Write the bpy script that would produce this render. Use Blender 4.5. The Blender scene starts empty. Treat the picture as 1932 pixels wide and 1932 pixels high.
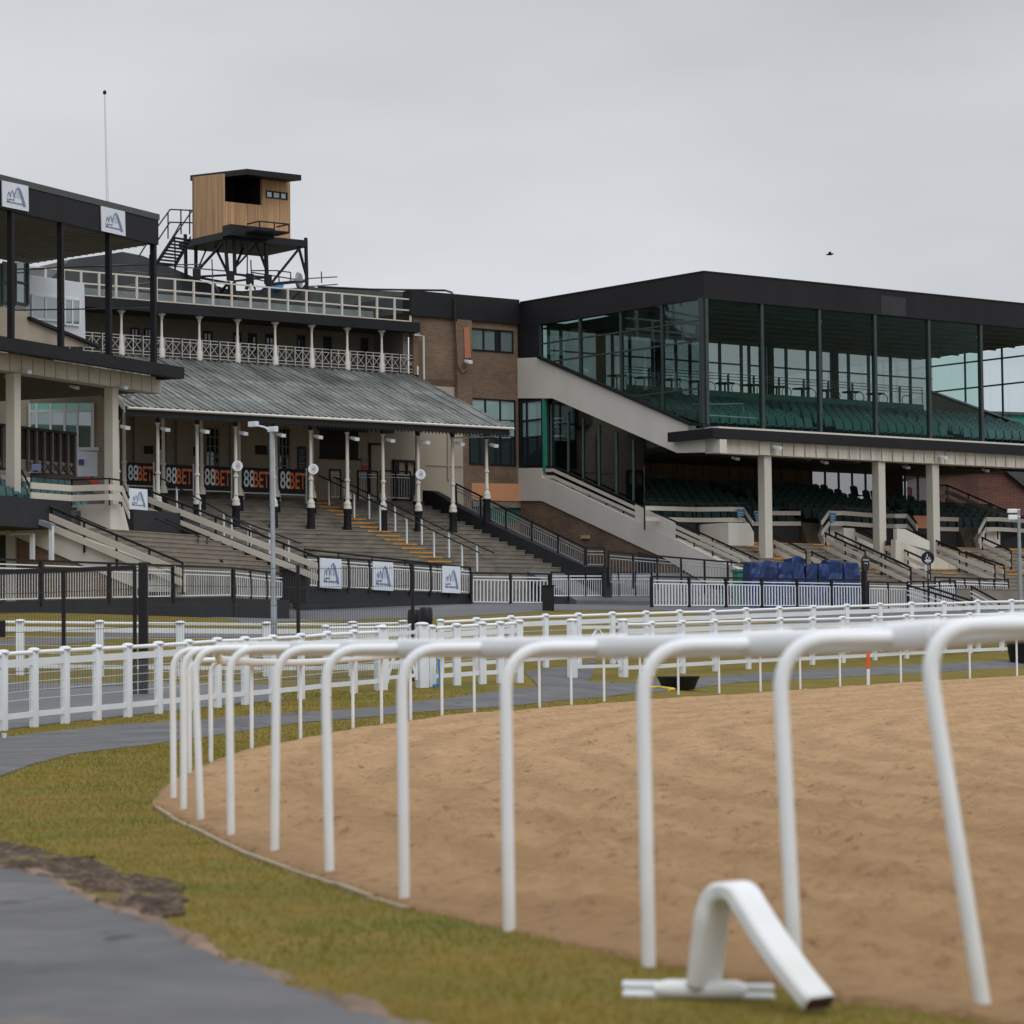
import bpy, bmesh, math, random
import numpy as np
from mathutils import Vector, Matrix, noise
from mathutils.geometry import delaunay_2d_cdt
random.seed(7)
S = bpy.context.scene
COL = S.collection
R = math.radians

# ------------------------------------------------------------------ camera
FP = 5500.0                       # focal length in units of a 1932 px wide frame
CAM = Vector((0, 0, 0.95))
HOR = 292.0                       # horizon lies this far under the middle of the frame
ROT = Matrix.Rotation(R(90) + math.atan(HOR / FP), 3, 'X') @ Matrix.Rotation(-0.010, 3, 'Z')
cd = bpy.data.cameras.new('camera'); cam = bpy.data.objects.new('camera', cd); COL.objects.link(cam)
cam.matrix_world = Matrix.Translation(CAM) @ ROT.to_4x4()
cd.sensor_width = 36; cd.lens = 36 * FP / 1932
cd.clip_start = 0.1; cd.clip_end = 5000
cd.dof.use_dof = True; cd.dof.focus_distance = 95; cd.dof.aperture_fstop = 5.0
S.camera = cam

# ------------------------------------------------------------------ overcast sky and soft sun
W = bpy.data.worlds.new('World'); S.world = W; W.use_nodes = True
nt = W.node_tree; nt.nodes.clear(); N = nt.nodes.new; Lk = nt.links.new
out = N('ShaderNodeOutputWorld'); bg = N('ShaderNodeBackground')
sky = N('ShaderNodeTexSky'); sky.sky_type = 'NISHITA'; sky.sun_disc = False
sky.sun_elevation = R(42); sky.sun_rotation = R(150)
tc = N('ShaderNodeTexCoord'); sep = N('ShaderNodeSeparateXYZ'); Lk(tc.outputs['Generated'], sep.inputs[0])
mp = N('ShaderNodeMapping'); mp.inputs['Scale'].default_value = (1, 1, 3.2); Lk(tc.outputs['Generated'], mp.inputs[0])
nz = N('ShaderNodeTexNoise'); nz.inputs['Scale'].default_value = 3.4; nz.inputs['Detail'].default_value = 4.5; nz.inputs['Roughness'].default_value = .48
Lk(mp.outputs[0], nz.inputs['Vector'])
gr = N('ShaderNodeValToRGB'); gr.color_ramp.interpolation = 'EASE'
e = gr.color_ramp.elements; e[0].position = 0.0; e[0].color = (.620, .637, .660, 1)
e[1].position = 1.0; e[1].color = (1.45, 1.50, 1.58, 1)
k = e.new(.10); k.color = (.640, .662, .690, 1)
k = e.new(.26); k.color = (.610, .635, .670, 1)
Lk(sep.outputs['Z'], gr.inputs[0])
cl = N('ShaderNodeMapRange'); cl.inputs[1].default_value = .3; cl.inputs[2].default_value = .7
cl.inputs[3].default_value = .80; cl.inputs[4].default_value = 1.12; Lk(nz.outputs[0], cl.inputs[0])
mu = N('ShaderNodeVectorMath'); mu.operation = 'SCALE'; Lk(gr.outputs[0], mu.inputs[0]); Lk(cl.outputs[0], mu.inputs['Scale'])
sc = N('ShaderNodeVectorMath'); sc.operation = 'SCALE'; Lk(sky.outputs[0], sc.inputs[0]); sc.inputs['Scale'].default_value = .05
mx = N('ShaderNodeMix'); mx.data_type = 'RGBA'; mx.inputs[0].default_value = .04
Lk(mu.outputs[0], mx.inputs[6]); Lk(sc.outputs[0], mx.inputs[7]); Lk(mx.outputs[2], bg.inputs[0])
bg.inputs[1].default_value = 1.0; Lk(bg.outputs[0], out.inputs[0])
sl = bpy.data.lights.new('sun', 'SUN'); sl.energy = 0.9; sl.angle = R(35); sl.color = (1, .985, .96)
so = bpy.data.objects.new('sun', sl); COL.objects.link(so)
so.rotation_euler = (R(48), 0, R(30))       # light comes from behind and to the right of the camera
S.view_settings.view_transform = 'Standard'; S.view_settings.look = 'None'
S.view_settings.exposure = 0.0; S.view_settings.gamma = 1

# ------------------------------------------------------------------ measuring helpers (photo frame 1932 px)
def ray(u, v): return ROT @ Vector(((u - 966) / FP, -(v - 966) / FP, -1))
def at(u, v, Y):
    r = ray(u, v); return CAM + r * (Y / r.y)
def proj(P):
    q = ROT.transposed() @ (Vector(P) - CAM); return (966 + FP * q.x / -q.z, 966 - FP * q.y / -q.z)
def slide(P, d, u):
    q = ROT.transposed() @ (Vector(P) - CAM); D = ROT.transposed() @ Vector(d); U = (u - 966) / FP
    return Vector(P) + Vector(d) * ((-U * q.z - q.x) / (D.x + U * D.z))
CR = dict(A=(0,480,1040), B=(0,1140,800), C=(0,1500,1000), D=(300,1050,800), E=(900,1200,800), F=(1240,780,1000),
          G=(2110,780,1000), H=(1600,1340,800), I=(2310,1340,800), J=(0,1850,1260), K=(1850,1850,1260), L=(900,1750,1100),
          M=(2000,1650,1110), N=(960,1690,480), P=(2560,1600,550), Q=(480,640,560), R=(980,1240,560), S=(0,1240,500),
          T=(2100,1100,500), U=(480,1380,500))
def c(key, x, y):
    ox, oy, w = CR[key]; k = w / 1932; return ((ox + x * k) / 1.6097, (oy + y * k) / 1.6097)
Z = Vector((0, 0, 1))
class Frame:
    def __init__(s, O, e):
        e = Vector((e[0], e[1], 0)).normalized(); s.O = Vector((O[0], O[1], 0)); s.e = e; s.n = Vector((-e.y, e.x, 0))
    def W(s, a, b, z): return s.O + s.e * a + s.n * b + Z * z
    def b(s, u, v, b):                   # point seen at u, v on the plane b = const
        r = ray(u, v); t = (b - (CAM - s.O).dot(s.n)) / r.dot(s.n); return CAM + r * t
    def a(s, u, v, a):
        r = ray(u, v); t = (a - (CAM - s.O).dot(s.e)) / r.dot(s.e); return CAM + r * t
    def loc(s, P): d = Vector(P) - s.O; return d.dot(s.e), d.dot(s.n), P[2]
F = Frame((0, 112), (.788, .616))
pL = at(300, 700, 97)
L = Frame((pL.x, pL.y), (.43, .903))
G = Frame((0, 105), (1, 0))

# ------------------------------------------------------------------ objects, tags
def tag(o, label=None, cat=None, group=None, kind=None):
    if label: o['label'] = label
    if cat: o['category'] = cat
    if group: o['group'] = group
    if kind: o['kind'] = kind
    return o
def thing(name, label, cat, loc=(0, 0, 0), group=None):
    o = bpy.data.objects.new(name, None); COL.objects.link(o); o.location = loc; o.empty_display_size = .2
    return tag(o, label, cat, group)
def obj(name, mesh, parent=None, loc=None, rotz=0):
    o = bpy.data.objects.new(name, mesh); COL.objects.link(o)
    base = Vector((0, 0, 0))
    if parent:
        o.parent = parent; q = parent
        while q: base = base + Vector(q.location); q = q.parent
    o.location = (Vector(loc) if loc is not None else base) - base
    o.rotation_euler = (0, 0, rotz)
    return o

class MB:
    def __init__(s): s.v = []; s.f = []
    def add(s, vs, fs):
        o = len(s.v); s.v += [Vector(q) for q in vs]; s.f += [tuple(i + o for i in q) for q in fs]; return s
    def hexa(s, p):  # 8 points: bottom 4, top 4
        return s.add(p, [(0,3,2,1),(4,5,6,7),(0,1,5,4),(1,2,6,5),(2,3,7,6),(3,0,4,7)])
    def box(s, fr, a0, a1, b0, b1, z0, z1):
        P = fr.W; return s.hexa([P(a0,b0,z0),P(a1,b0,z0),P(a1,b1,z0),P(a0,b1,z0),P(a0,b0,z1),P(a1,b0,z1),P(a1,b1,z1),P(a0,b1,z1)])
    def beam(s, p, q, w, h, side=None):     # cross-section w across (horizontal), h up
        p = Vector(p); q = Vector(q); d = (q - p)
        if side is None:
            side = d.cross(Z)
            if side.length < 1e-4 * max(d.length, 1): side = Vector((1, 0, 0))
        side = Vector(side).normalized() * (w / 2)
        up = Z * (h / 2) if abs(d.normalized().z) < .9 else side.cross(d).normalized() * (h / 2)
        return s.hexa([p-side-up,q-side-up,q+side-up,p+side-up,p-side+up,q-side+up,q+side+up,p+side+up])
    def tube(s, p, q, r, n=8, r2=None, cap=True):
        p = Vector(p); q = Vector(q); d = (q - p).normalized(); r2 = r if r2 is None else r2
        x = d.orthogonal().normalized(); y = d.cross(x)
        vs = []
        for P_, rr in ((p, r), (q, r2)):
            for i in range(n):
                t = 2 * math.pi * i / n; vs.append(P_ + (x * math.cos(t) + y * math.sin(t)) * rr)
        fs = [(i, (i+1) % n, n + (i+1) % n, n + i) for i in range(n)]
        if cap: fs += [tuple(range(n))[::-1], tuple(range(n, 2*n))]
        return s.add(vs, fs)
    def path(s, pts, r, n=8, ry=None, cap=True, upref=Z):   # swept tube, elliptical section r (side) x ry (up)
        pts = [Vector(p) for p in pts]; ry = r if ry is None else ry; vs = []
        m = len(pts); rr = r if isinstance(r, (list, tuple)) else [r] * m; ryy = ry if isinstance(ry, (list, tuple)) else [ry] * m
        side = None
        for i, P_ in enumerate(pts):
            d = (pts[min(i+1, m-1)] - pts[max(i-1, 0)]).normalized()
            sd = d.cross(upref)
            if sd.length < .05: sd = side if side is not None else d.orthogonal()
            sd = sd.normalized()
            if side is not None and sd.dot(side) < 0: sd = -sd
            side = sd; up = sd.cross(d).normalized()
            for k in range(n):
                t = 2 * math.pi * k / n; vs.append(P_ + sd * math.cos(t) * rr[i] + up * math.sin(t) * ryy[i])
        fs = []
        for i in range(m - 1):
            for k in range(n): fs.append((i*n+k, i*n+(k+1) % n, (i+1)*n+(k+1) % n, (i+1)*n+k))
        if cap: fs += [tuple(range(n))[::-1], tuple(range((m-1)*n, m*n))]
        return s.add(vs, fs)
    def lathe(s, P, prof, n=12):
        P = Vector(P); vs = []
        for r, z in prof:
            for k in range(n):
                t = 2 * math.pi * k / n; vs.append(P + Vector((r*math.cos(t), r*math.sin(t), z)))
        m = len(prof); fs = []
        for i in range(m - 1):
            for k in range(n): fs.append((i*n+k, i*n+(k+1) % n, (i+1)*n+(k+1) % n, (i+1)*n+k))
        fs += [tuple(range(n))[::-1], tuple(range((m-1)*n, m*n))]
        return s.add(vs, fs)
    def prism(s, pts, vec):
        pts = [Vector(p) for p in pts]; n = len(pts); vec = Vector(vec)
        return s.add(pts + [p + vec for p in pts], [tuple(range(n)), tuple(range(n, 2*n))[::-1]] + [(i, n+i, n+(i+1) % n, (i+1) % n) for i in range(n)])
    def quad(s, a, b, c_, d): return s.add([a, b, c_, d], [(0, 1, 2, 3)])
    def mesh(s, name, mat, base=Vector((0, 0, 0)), smooth=False, bevel=0):
        me = bpy.data.meshes.new(name); me.from_pydata([tuple(p - base) for p in s.v], [], s.f)
        bm = bmesh.new(); bm.from_mesh(me); bmesh.ops.recalc_face_normals(bm, faces=bm.faces)
        if bevel: bmesh.ops.bevel(bm, geom=[e_ for e_ in bm.edges if e_.calc_face_angle(0) > .5], offset=bevel, segments=2, affect='EDGES', profile=.6)
        bm.to_mesh(me); bm.free()
        if smooth:
            for p in me.polygons: p.use_smooth = True
            try: me.set_sharp_from_angle(angle=R(40))
            except Exception: pass
        me.materials.append(mat); return me
    def to(s, name, mat, parent=None, smooth=False, bevel=0, label=None):
        base = Vector((0, 0, 0)); q = parent
        while q: base = base + Vector(q.location); q = q.parent
        me = s.mesh(name, mat, base, smooth, bevel); o = obj(name, me, parent, base if parent else None)
        if label: o['label'] = label
        return o

# ------------------------------------------------------------------ materials
def lin(r, g, b):
    f = lambda x: (x/255/12.92) if x/255 <= .04045 else ((x/255+.055)/1.055)**2.4
    return (f(r), f(g), f(b))
MATS = {}
def mat(name, rgb, rough=.6, var=.12, scale=3.0, metal=0, bump=0, bscale=20, stretch=None, spec=.5, detail=5, rgb2=None, contrast=.25):
    if name in MATS: return MATS[name]
    m = bpy.data.materials.new(name); m.use_nodes = True; t = m.node_tree; b = t.nodes['Principled BSDF']
    b.inputs['Roughness'].default_value = rough; b.inputs['Metallic'].default_value = metal
    b.inputs['Specular IOR Level'].default_value = spec
    g = t.nodes.new('ShaderNodeNewGeometry'); mp = t.nodes.new('ShaderNodeMapping'); t.links.new(g.outputs['Position'], mp.inputs[0])
    if stretch: mp.inputs['Scale'].default_value = stretch
    nz = t.nodes.new('ShaderNodeTexNoise'); nz.inputs['Scale'].default_value = scale; nz.inputs['Detail'].default_value = detail; nz.inputs['Roughness'].default_value = .6
    t.links.new(mp.outputs[0], nz.inputs['Vector'])
    r = t.nodes.new('ShaderNodeValToRGB'); r.color_ramp.elements[0].position = .5 - contrast; r.color_ramp.elements[1].position = .5 + contrast
    c1 = tuple(max(0, x * (1 - var)) for x in rgb); c2 = rgb2 or tuple(min(1, x * (1 + var)) for x in rgb)
    r.color_ramp.elements[0].color = c1 + (1,); r.color_ramp.elements[1].color = tuple(c2) + (1,)
    t.links.new(nz.outputs[0], r.inputs[0]); t.links.new(r.outputs[0], b.inputs['Base Color'])
    if bump:
        bz = t.nodes.new('ShaderNodeTexNoise'); bz.inputs['Scale'].default_value = bscale; bz.inputs['Detail'].default_value = 4
        t.links.new(mp.outputs[0], bz.inputs['Vector'])
        bp = t.nodes.new('ShaderNodeBump'); bp.inputs['Strength'].default_value = bump; bp.inputs['Distance'].default_value = .02
        t.links.new(bz.outputs[0], bp.inputs['Height']); t.links.new(bp.outputs[0], b.inputs['Normal'])
    MATS[name] = m; return m
def pane(name, tint=(.5, .6, .6), refl=.12, rough=.03, dark=None, top=.35):
    """window glass: partly clear, partly mirror; dark = opaque backing colour instead of clear"""
    m = bpy.data.materials.new(name); m.use_nodes = True; t = m.node_tree; t.nodes.clear(); n = t.nodes.new
    o = n('ShaderNodeOutputMaterial'); mx = n('ShaderNodeMixShader'); gl = n('ShaderNodeBsdfGlossy'); gl.inputs['Roughness'].default_value = rough
    gl.inputs['Color'].default_value = (.85, .9, .92, 1)
    if dark: a = n('ShaderNodeBsdfDiffuse'); a.inputs['Color'].default_value = dark + (1,)
    else: a = n('ShaderNodeBsdfTransparent'); a.inputs['Color'].default_value = tint + (1,)
    lw = n('ShaderNodeLayerWeight'); lw.inputs['Blend'].default_value = .25
    mr = n('ShaderNodeMapRange'); mr.inputs[3].default_value = refl; mr.inputs[4].default_value = min(1, refl + top); t.links.new(lw.outputs['Fresnel'], mr.inputs[0])
    t.links.new(mr.outputs[0], mx.inputs[0]); t.links.new(a.outputs[0], mx.inputs[1]); t.links.new(gl.outputs[0], mx.inputs[2]); t.links.new(mx.outputs[0], o.inputs[0])
    return m
def facade_uv(t, fr):     # texture vector that follows the walls of a frame: (along the wall, height, 0)
    g = t.nodes.new('ShaderNodeNewGeometry'); d = t.nodes.new('ShaderNodeVectorMath'); d.operation = 'DOT_PRODUCT'
    v = fr.e + fr.n; d.inputs[1].default_value = (v.x, v.y, 0); t.links.new(g.outputs['Position'], d.inputs[0])
    s = t.nodes.new('ShaderNodeSeparateXYZ'); t.links.new(g.outputs['Position'], s.inputs[0])
    cb = t.nodes.new('ShaderNodeCombineXYZ'); t.links.new(d.outputs['Value'], cb.inputs[0]); t.links.new(s.outputs[2], cb.inputs[1]); return cb
def brick(name, c1, c2, mortar, fr):
    m = bpy.data.materials.new(name); m.use_nodes = True; t = m.node_tree; b = t.nodes['Principled BSDF']; b.inputs['Roughness'].default_value = .85
    cb = facade_uv(t, fr); bt = t.nodes.new('ShaderNodeTexBrick'); t.links.new(cb.outputs[0], bt.inputs['Vector'])
    bt.inputs['Scale'].default_value = 1; bt.inputs['Brick Width'].default_value = .225; bt.inputs['Row Height'].default_value = .075
    bt.inputs['Mortar Size'].default_value = .010; bt.inputs['Color1'].default_value = c1 + (1,); bt.inputs['Color2'].default_value = c2 + (1,); bt.inputs['Mortar'].default_value = mortar + (1,)
    nz = t.nodes.new('ShaderNodeTexNoise'); nz.inputs['Scale'].default_value = .9; nz.inputs['Detail'].default_value = 8; t.links.new(cb.outputs[0], nz.inputs['Vector'])
    mr = t.nodes.new('ShaderNodeMapRange'); mr.inputs[1].default_value = .3; mr.inputs[2].default_value = .7; mr.inputs[3].default_value = .72; mr.inputs[4].default_value = 1.22; t.links.new(nz.outputs[0], mr.inputs[0])
    sc = t.nodes.new('ShaderNodeVectorMath'); sc.operation = 'SCALE'; t.links.new(bt.outputs['Color'], sc.inputs[0]); t.links.new(mr.outputs[0], sc.inputs['Scale']); t.links.new(sc.outputs[0], b.inputs['Base Color'])
    return m
WHITE = mat('white_plastic', (.78, .80, .82), .38, .05, 1.2, bump=.03, bscale=3, rgb2=(.84, .86, .88))
def grime(m, z0=.0, z1=.55):      # algae and splash near the foot of the white plastic
    t = m.node_tree; b = t.nodes['Principled BSDF']; l0 = b.inputs['Base Color'].links[0].from_socket; n = t.nodes.new
    g = n('ShaderNodeNewGeometry'); s_ = n('ShaderNodeSeparateXYZ'); t.links.new(g.outputs['Position'], s_.inputs[0])
    nz = n('ShaderNodeTexNoise'); nz.inputs['Scale'].default_value = 5; nz.inputs['Detail'].default_value = 7; t.links.new(g.outputs['Position'], nz.inputs['Vector'])
    a = n('ShaderNodeMath'); a.operation = 'MULTIPLY_ADD'; t.links.new(nz.outputs[0], a.inputs[0]); a.inputs[1].default_value = .9; t.links.new(s_.outputs[2], a.inputs[2])
    mr = n('ShaderNodeMapRange'); mr.inputs[1].default_value = .40; mr.inputs[2].default_value = .85; mr.inputs[3].default_value = .50; mr.inputs[4].default_value = 0; t.links.new(a.outputs[0], mr.inputs[0])
    mx = n('ShaderNodeMix'); mx.data_type = 'RGBA'; t.links.new(mr.outputs[0], mx.inputs[0]); t.links.new(l0, mx.inputs[6]); mx.inputs[7].default_value = (.56, .55, .48, 1)
    t.links.new(mx.outputs[2], b.inputs['Base Color'])
grime(WHITE)
WHITED = mat('weathered_white_paint', (.70, .735, .77), .5, .08, 1.6, stretch=(1, 1, .4), bump=.05)
CREAM = mat('cream_paint', (.56, .52, .455), .7, .10, .9, stretch=(1, 1, .35), bump=.05)
CREAML = mat('light_cream_render', (.60, .57, .52), .75, .08, .7, stretch=(1, 1, .4), bump=.05)
STAIN = mat('stained_cream_concrete', (.53, .49, .42), .8, .22, 1.5, stretch=(2.2, 2.2, .18), bump=.08)
BLACK = mat('black_metal', (.011, .011, .013), .5, .2, 2, spec=.3)
BLACKP = mat('black_cladding', (.012, .012, .015), .55, .25, .9, bump=.05, spec=.25, stretch=(1, 1, .3))
BLACKW = mat('black_painted_wall', (.019, .020, .024), .8, .25, 1.2, bump=.1)
SOFFIT = mat('dark_soffit', (.10, .115, .10), .8, .25, .6)
GREYM = mat('galvanised_steel', (.30, .33, .35), .45, .18, 3, metal=.3)
TAN = mat('tan_render', (.40, .34, .27), .85, .12, .8, stretch=(1, 1, .4))
CONC = mat('weathered_concrete', (.185, .165, .135), .9, .42, 1.6, stretch=(1.0, 1.0, 2.2), bump=.3, bscale=30, rgb2=(.25, .225, .185))
CONCL = mat('terrace_concrete', (.22, .19, .155), .9, .22, 1.5, bump=.2)
ORANGE = mat('orange_edge_paint', (.50, .24, .05), .7, .35, 6)
GREENP = mat('green_panel', (.035, .20, .13), .5, .12, 1)
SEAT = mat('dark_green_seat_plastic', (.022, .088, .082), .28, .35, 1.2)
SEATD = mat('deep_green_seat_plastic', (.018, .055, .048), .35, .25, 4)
SLATE = mat('dark_roof_felt', (.055, .062, .065), .7, .3, .7, bump=.1)
PALE = mat('pale_board', (.60, .65, .72), .5, .04, 1)
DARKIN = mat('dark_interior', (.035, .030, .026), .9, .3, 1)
BROWNIN = mat('brown_curtain', (.12, .080, .05), .9, .5, 2.5, stretch=(3, 3, .1))
BRICK = brick('brown_brick', lin(116, 92, 74), lin(98, 76, 60), lin(120, 105, 90), F)
RBRICK = brick('red_brick', lin(112, 62, 52), lin(86, 48, 42), lin(110, 90, 80), F)
GLASS = pane('clear_glass', (.80, .86, .85), .03)
GLASSG = pane('green_tinted_glass', (.50, .63, .60), .05, top=.2)
REARGL = pane('grey_tinted_rear_glass', (.68, .67, .68), .05)
DGLASS = pane('dark_window_glass', refl=.10, dark=(.018, .026, .027))
BGLASS = pane('blue_green_window_glass', refl=.22, dark=(.16, .30, .28))
TGLASS = pane('teal_window_glass', refl=.12, dark=(.10, .48, .38))

# ------------------------------------------------------------------ terrain
def frange(n): return [i / (n - 1) for i in range(n)]
A_U = [6,64,123,183,241,299,355,410,462,514,567.5,617,667,718]; A_V = [1229,1225,1222,1219,1216,1212.5,1209,1205,1203,1200,1197,1193,1190.5,1188]
A_P = [at(u, v, 44.3 + 12.7 * i / 13) for i, (u, v) in enumerate(zip(A_U, A_V))]
d0 = A_P[0] - A_P[1]; A_P = [A_P[0] + d0 * k for k in (3, 2, 1)] + A_P
A2_P = [at(*q) for q in ((796,1182,57.6),(814,1181,57.8),(861,1178,58.1),(909,1175,58.4),(943,1174,58.7),(979,1171,59))]
B_U = [1079,1175,1229,1287,1348,1411,1472,1531.5,1589,1649,1709,1769,1829,1889,1949,2010,2072]
B_V = [1174.6,1174.6,1174,1172,1170,1168,1166.5,1165.5,1164,1162.5,1160,1158.6,1157,1155.5,1154,1152.5,1151]
B_P = [at(u, v, 62.5 + 17.5 * (u - 1079) / 810) for u, v in zip(B_U, B_V)]
C_U = [831,898.6,964,1029,1091,1155,1218.6,1281.6,1344,1407,1470,1534,1597,1659.6,1719,1780,1844,1908,1972,2036]
C_V = [1170,1166.8,1163,1160,1158,1155.8,1154,1152,1150.6,1148,1145.7,1143.5,1141,1139,1137,1135.5,1133,1132,1130,1128]
C_P = [at(u, v, 64 + 18 * (u - 831) / 1141) for u, v in zip(C_U, C_V)]
D_P = [at(u, v, 64) for u, v in ((-265,1167),(-113,1168.7),(38,1170.4),(188,1172),(340,1173.6),(503,1175),(665,1174),(760.6,1172))]
BR = [(398,1438,30),(475,1413,34.8),(567,1392,39.5),(666,1370,43),(720,1367,44.6),(775,1360,46),(834,1350,47.5),(895,1347,49),(955,1341,50.5),(1018,1337,52),
      (1078,1330,53.5),(1140,1326,55),(1208,1319,56.8),(1280,1313,58.5),(1357,1310,60),(1435,1306,61.5),(1510,1301,63),(1585,1294,64.5),(1700,1288,66.3),(1768,1284,67.5),(1830,1280,68.5),(1919,1277,70),(2005,1273,71.5)]
CT = [(p.x, p.y, p.z - 1.2) for p in A_P[::2] + A2_P[::2] + [A2_P[-1]] + B_P[::2] + C_P[::2] + D_P[::2]]
CT += [tuple(at(*q)) for q in BR[::2] if q[2] > 40]
CT += [tuple(at(*q)) for q in ((-60,1158,78.8),(0,1155,80.5),(280,1162,86),(447,1168,89.6),(545,1170,92),(602,1153,98.4),(886,1140.5,103),(1035,1141,104))]
for a in (-2, 4, 10, 16): q = F.W(a, -11, 2.95); CT.append(tuple(q))
for x in (-60, -30, 0, 30, 60): CT.append((x, 135, 3.4))
for x, y, z in ((-45,88,2.9),(45,100,3.2),(-45,64,.9),(45,75,1.1),(-40,45,.1),(40,50,.2)): CT.append((x, y, z))
for x in (-30, -15, -6, 0, 6, 15, 30):
    for y in (2, 14, 24, 33): CT.append((x, y, 0))
ct = np.array(CT)
def _k(r2): return .5 * r2 * np.log(r2 + 1e-9)
def _fit(P):
    n = len(P); d = ((P[:, None, :2] - P[None, :, :2])**2).sum(-1); K = _k(d) + np.eye(n) * 6.0
    Q = np.c_[np.ones(n), P[:, :2]]; A = np.zeros((n+3, n+3)); A[:n, :n] = K; A[:n, n:] = Q; A[n:, :n] = Q.T
    return np.linalg.solve(A, np.r_[P[:, 2], 0, 0, 0])
_w = _fit(ct)
def sstep(t): t = np.clip(t, 0, 1); return t*t*(3-2*t)
def gzn(x, y):
    x = np.asarray(x, float); y = np.asarray(y, float)
    xc = np.clip(x, -60, 60); yc = np.clip(y, 2, 135)
    d = (xc[..., None] - ct[:, 0])**2 + (yc[..., None] - ct[:, 1])**2
    z = (_k(d) * _w[:-3]).sum(-1) + _w[-3] + _w[-2]*xc + _w[-1]*yc
    z = z * sstep((y - 26) / 14)                 # flat in the foreground
    return z
def gz(x, y): return float(gzn(np.array([x]), np.array([y]))[0])
def ground(u, v, y0=6, y1=125):
    ys = np.geomspace(y0, y1, 700); r = ray(u, v); xs = CAM.x + r.x / r.y * ys; zs = CAM.z + r.z / r.y * ys
    g = gzn(xs, ys); d = zs - g; idx = np.where((d[:-1] > 0) & (d[1:] <= 0))[0]
    i = idx[0] if len(idx) else int(np.argmin(np.abs(d)))
    t = d[i] / (d[i] - d[i+1]) if len(idx) else 0
    y = ys[i] + (ys[min(i+1, 699)] - ys[i]) * t; x = r.x / r.y * y
    return Vector((x, y, gz(x, y)))
def drop(P, dz=0): return Vector((P[0], P[1], gz(P[0], P[1]) + dz))
def inside(poly, xs, ys):
    res = np.zeros(len(xs), bool); n = len(poly)
    for i in range(n):
        x1, y1 = poly[i]; x2, y2 = poly[(i+1) % n]
        if y1 == y2: continue
        cnd = ((y1 > ys) != (y2 > ys)) & (xs < (x2-x1)*(ys-y1)/(y2-y1) + x1); res ^= cnd
    return res
def sheet(name, outline, off, m, gx=.010, gy=.014, ymin=5, ymax=140, jit=None, rough_edge=0, disp=None, dens=.5):
    """a ground sheet: outline in world x, y; fine near the camera, coarse far away"""
    pts = []
    o2 = [(p[0], p[1]) for p in outline]
    for i in range(len(o2)):
        a = Vector(o2[i]); b = Vector(o2[(i+1) % len(o2)]); st = max(.12, .012 * min(a.y, b.y)) if rough_edge else max(.6, .03*min(abs(a.y), abs(b.y)))
        n = max(1, int((b - a).length / st)); n = min(n, 400)
        for k in range(n):
            p = a.lerp(b, k / n)
            if rough_edge and k:
                p = p + Vector((noise.noise(Vector((p.x*1.7, p.y*1.7, 3))), noise.noise(Vector((p.x*1.7, p.y*1.7, 9))))) * rough_edge
            pts.append((p.x, p.y))
    nb = len(pts); rows = []
    y = max(ymin, min(p[1] for p in pts)); ym = min(ymax, max(p[1] for p in pts)); xl = min(p[0] for p in pts); xh = max(p[0] for p in pts)
    X = []; Y = []
    while y < ym:
        dx = gx * y
        lo = max(xl, -.26*y - 3); hi = min(xh, .26*y + 3)
        for k in range(int((hi - lo) / dx)): X.append(lo + (k + .5 + .3*(random.random()-.5)) * dx); Y.append(y + gy*y*.3*(random.random()-.5))
        y += gy * y
    for _x in np.arange(max(xl, -90), min(xh, 90), 4.0):      # coarse fill outside the view
        for _y in np.arange(max(ymin, min(p[1] for p in pts)), ym, 4.0):
            if abs(_x) > .26*_y + 3: X.append(_x + .01*random.random()); Y.append(_y + .01*random.random())
    X = np.array(X); Y = np.array(Y); msk = inside(pts, X, Y) if len(X) else []
    allp = pts + list(zip(X[msk], Y[msk]))
    vs, es, fs, _, _, _ = delaunay_2d_cdt([Vector(p) for p in allp], [(i, (i+1) % nb) for i in range(nb)], [], 1, 1e-5)
    xa = np.array([p.x for p in vs]); ya = np.array([p.y for p in vs]); za = gzn(xa, ya) + off
    if disp: za = za + disp(xa, ya, inside)
    if off: za[:nb] = gzn(xa[:nb], ya[:nb]) + (-.012 if off > .04 else .007)        # the rim dips into the ground below
    me = bpy.data.meshes.new(name); _f = np.array([f for f in fs if len(f) == 3]); _cr = (xa[_f[:,1]]-xa[_f[:,0]])*(ya[_f[:,2]]-ya[_f[:,0]]) - (ya[_f[:,1]]-ya[_f[:,0]])*(xa[_f[:,2]]-xa[_f[:,0]])
    _f[_cr < 0] = _f[_cr < 0][:, ::-1]; _f = _f[np.abs(_cr) > 1e-9]
    me.from_pydata(list(zip(xa.tolist(), ya.tolist(), za.tolist())), [], _f.tolist())
    for p in me.polygons: p.use_smooth = True
    me.materials.append(m); o = bpy.data.objects.new(name, me); COL.objects.link(o); return o

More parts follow.
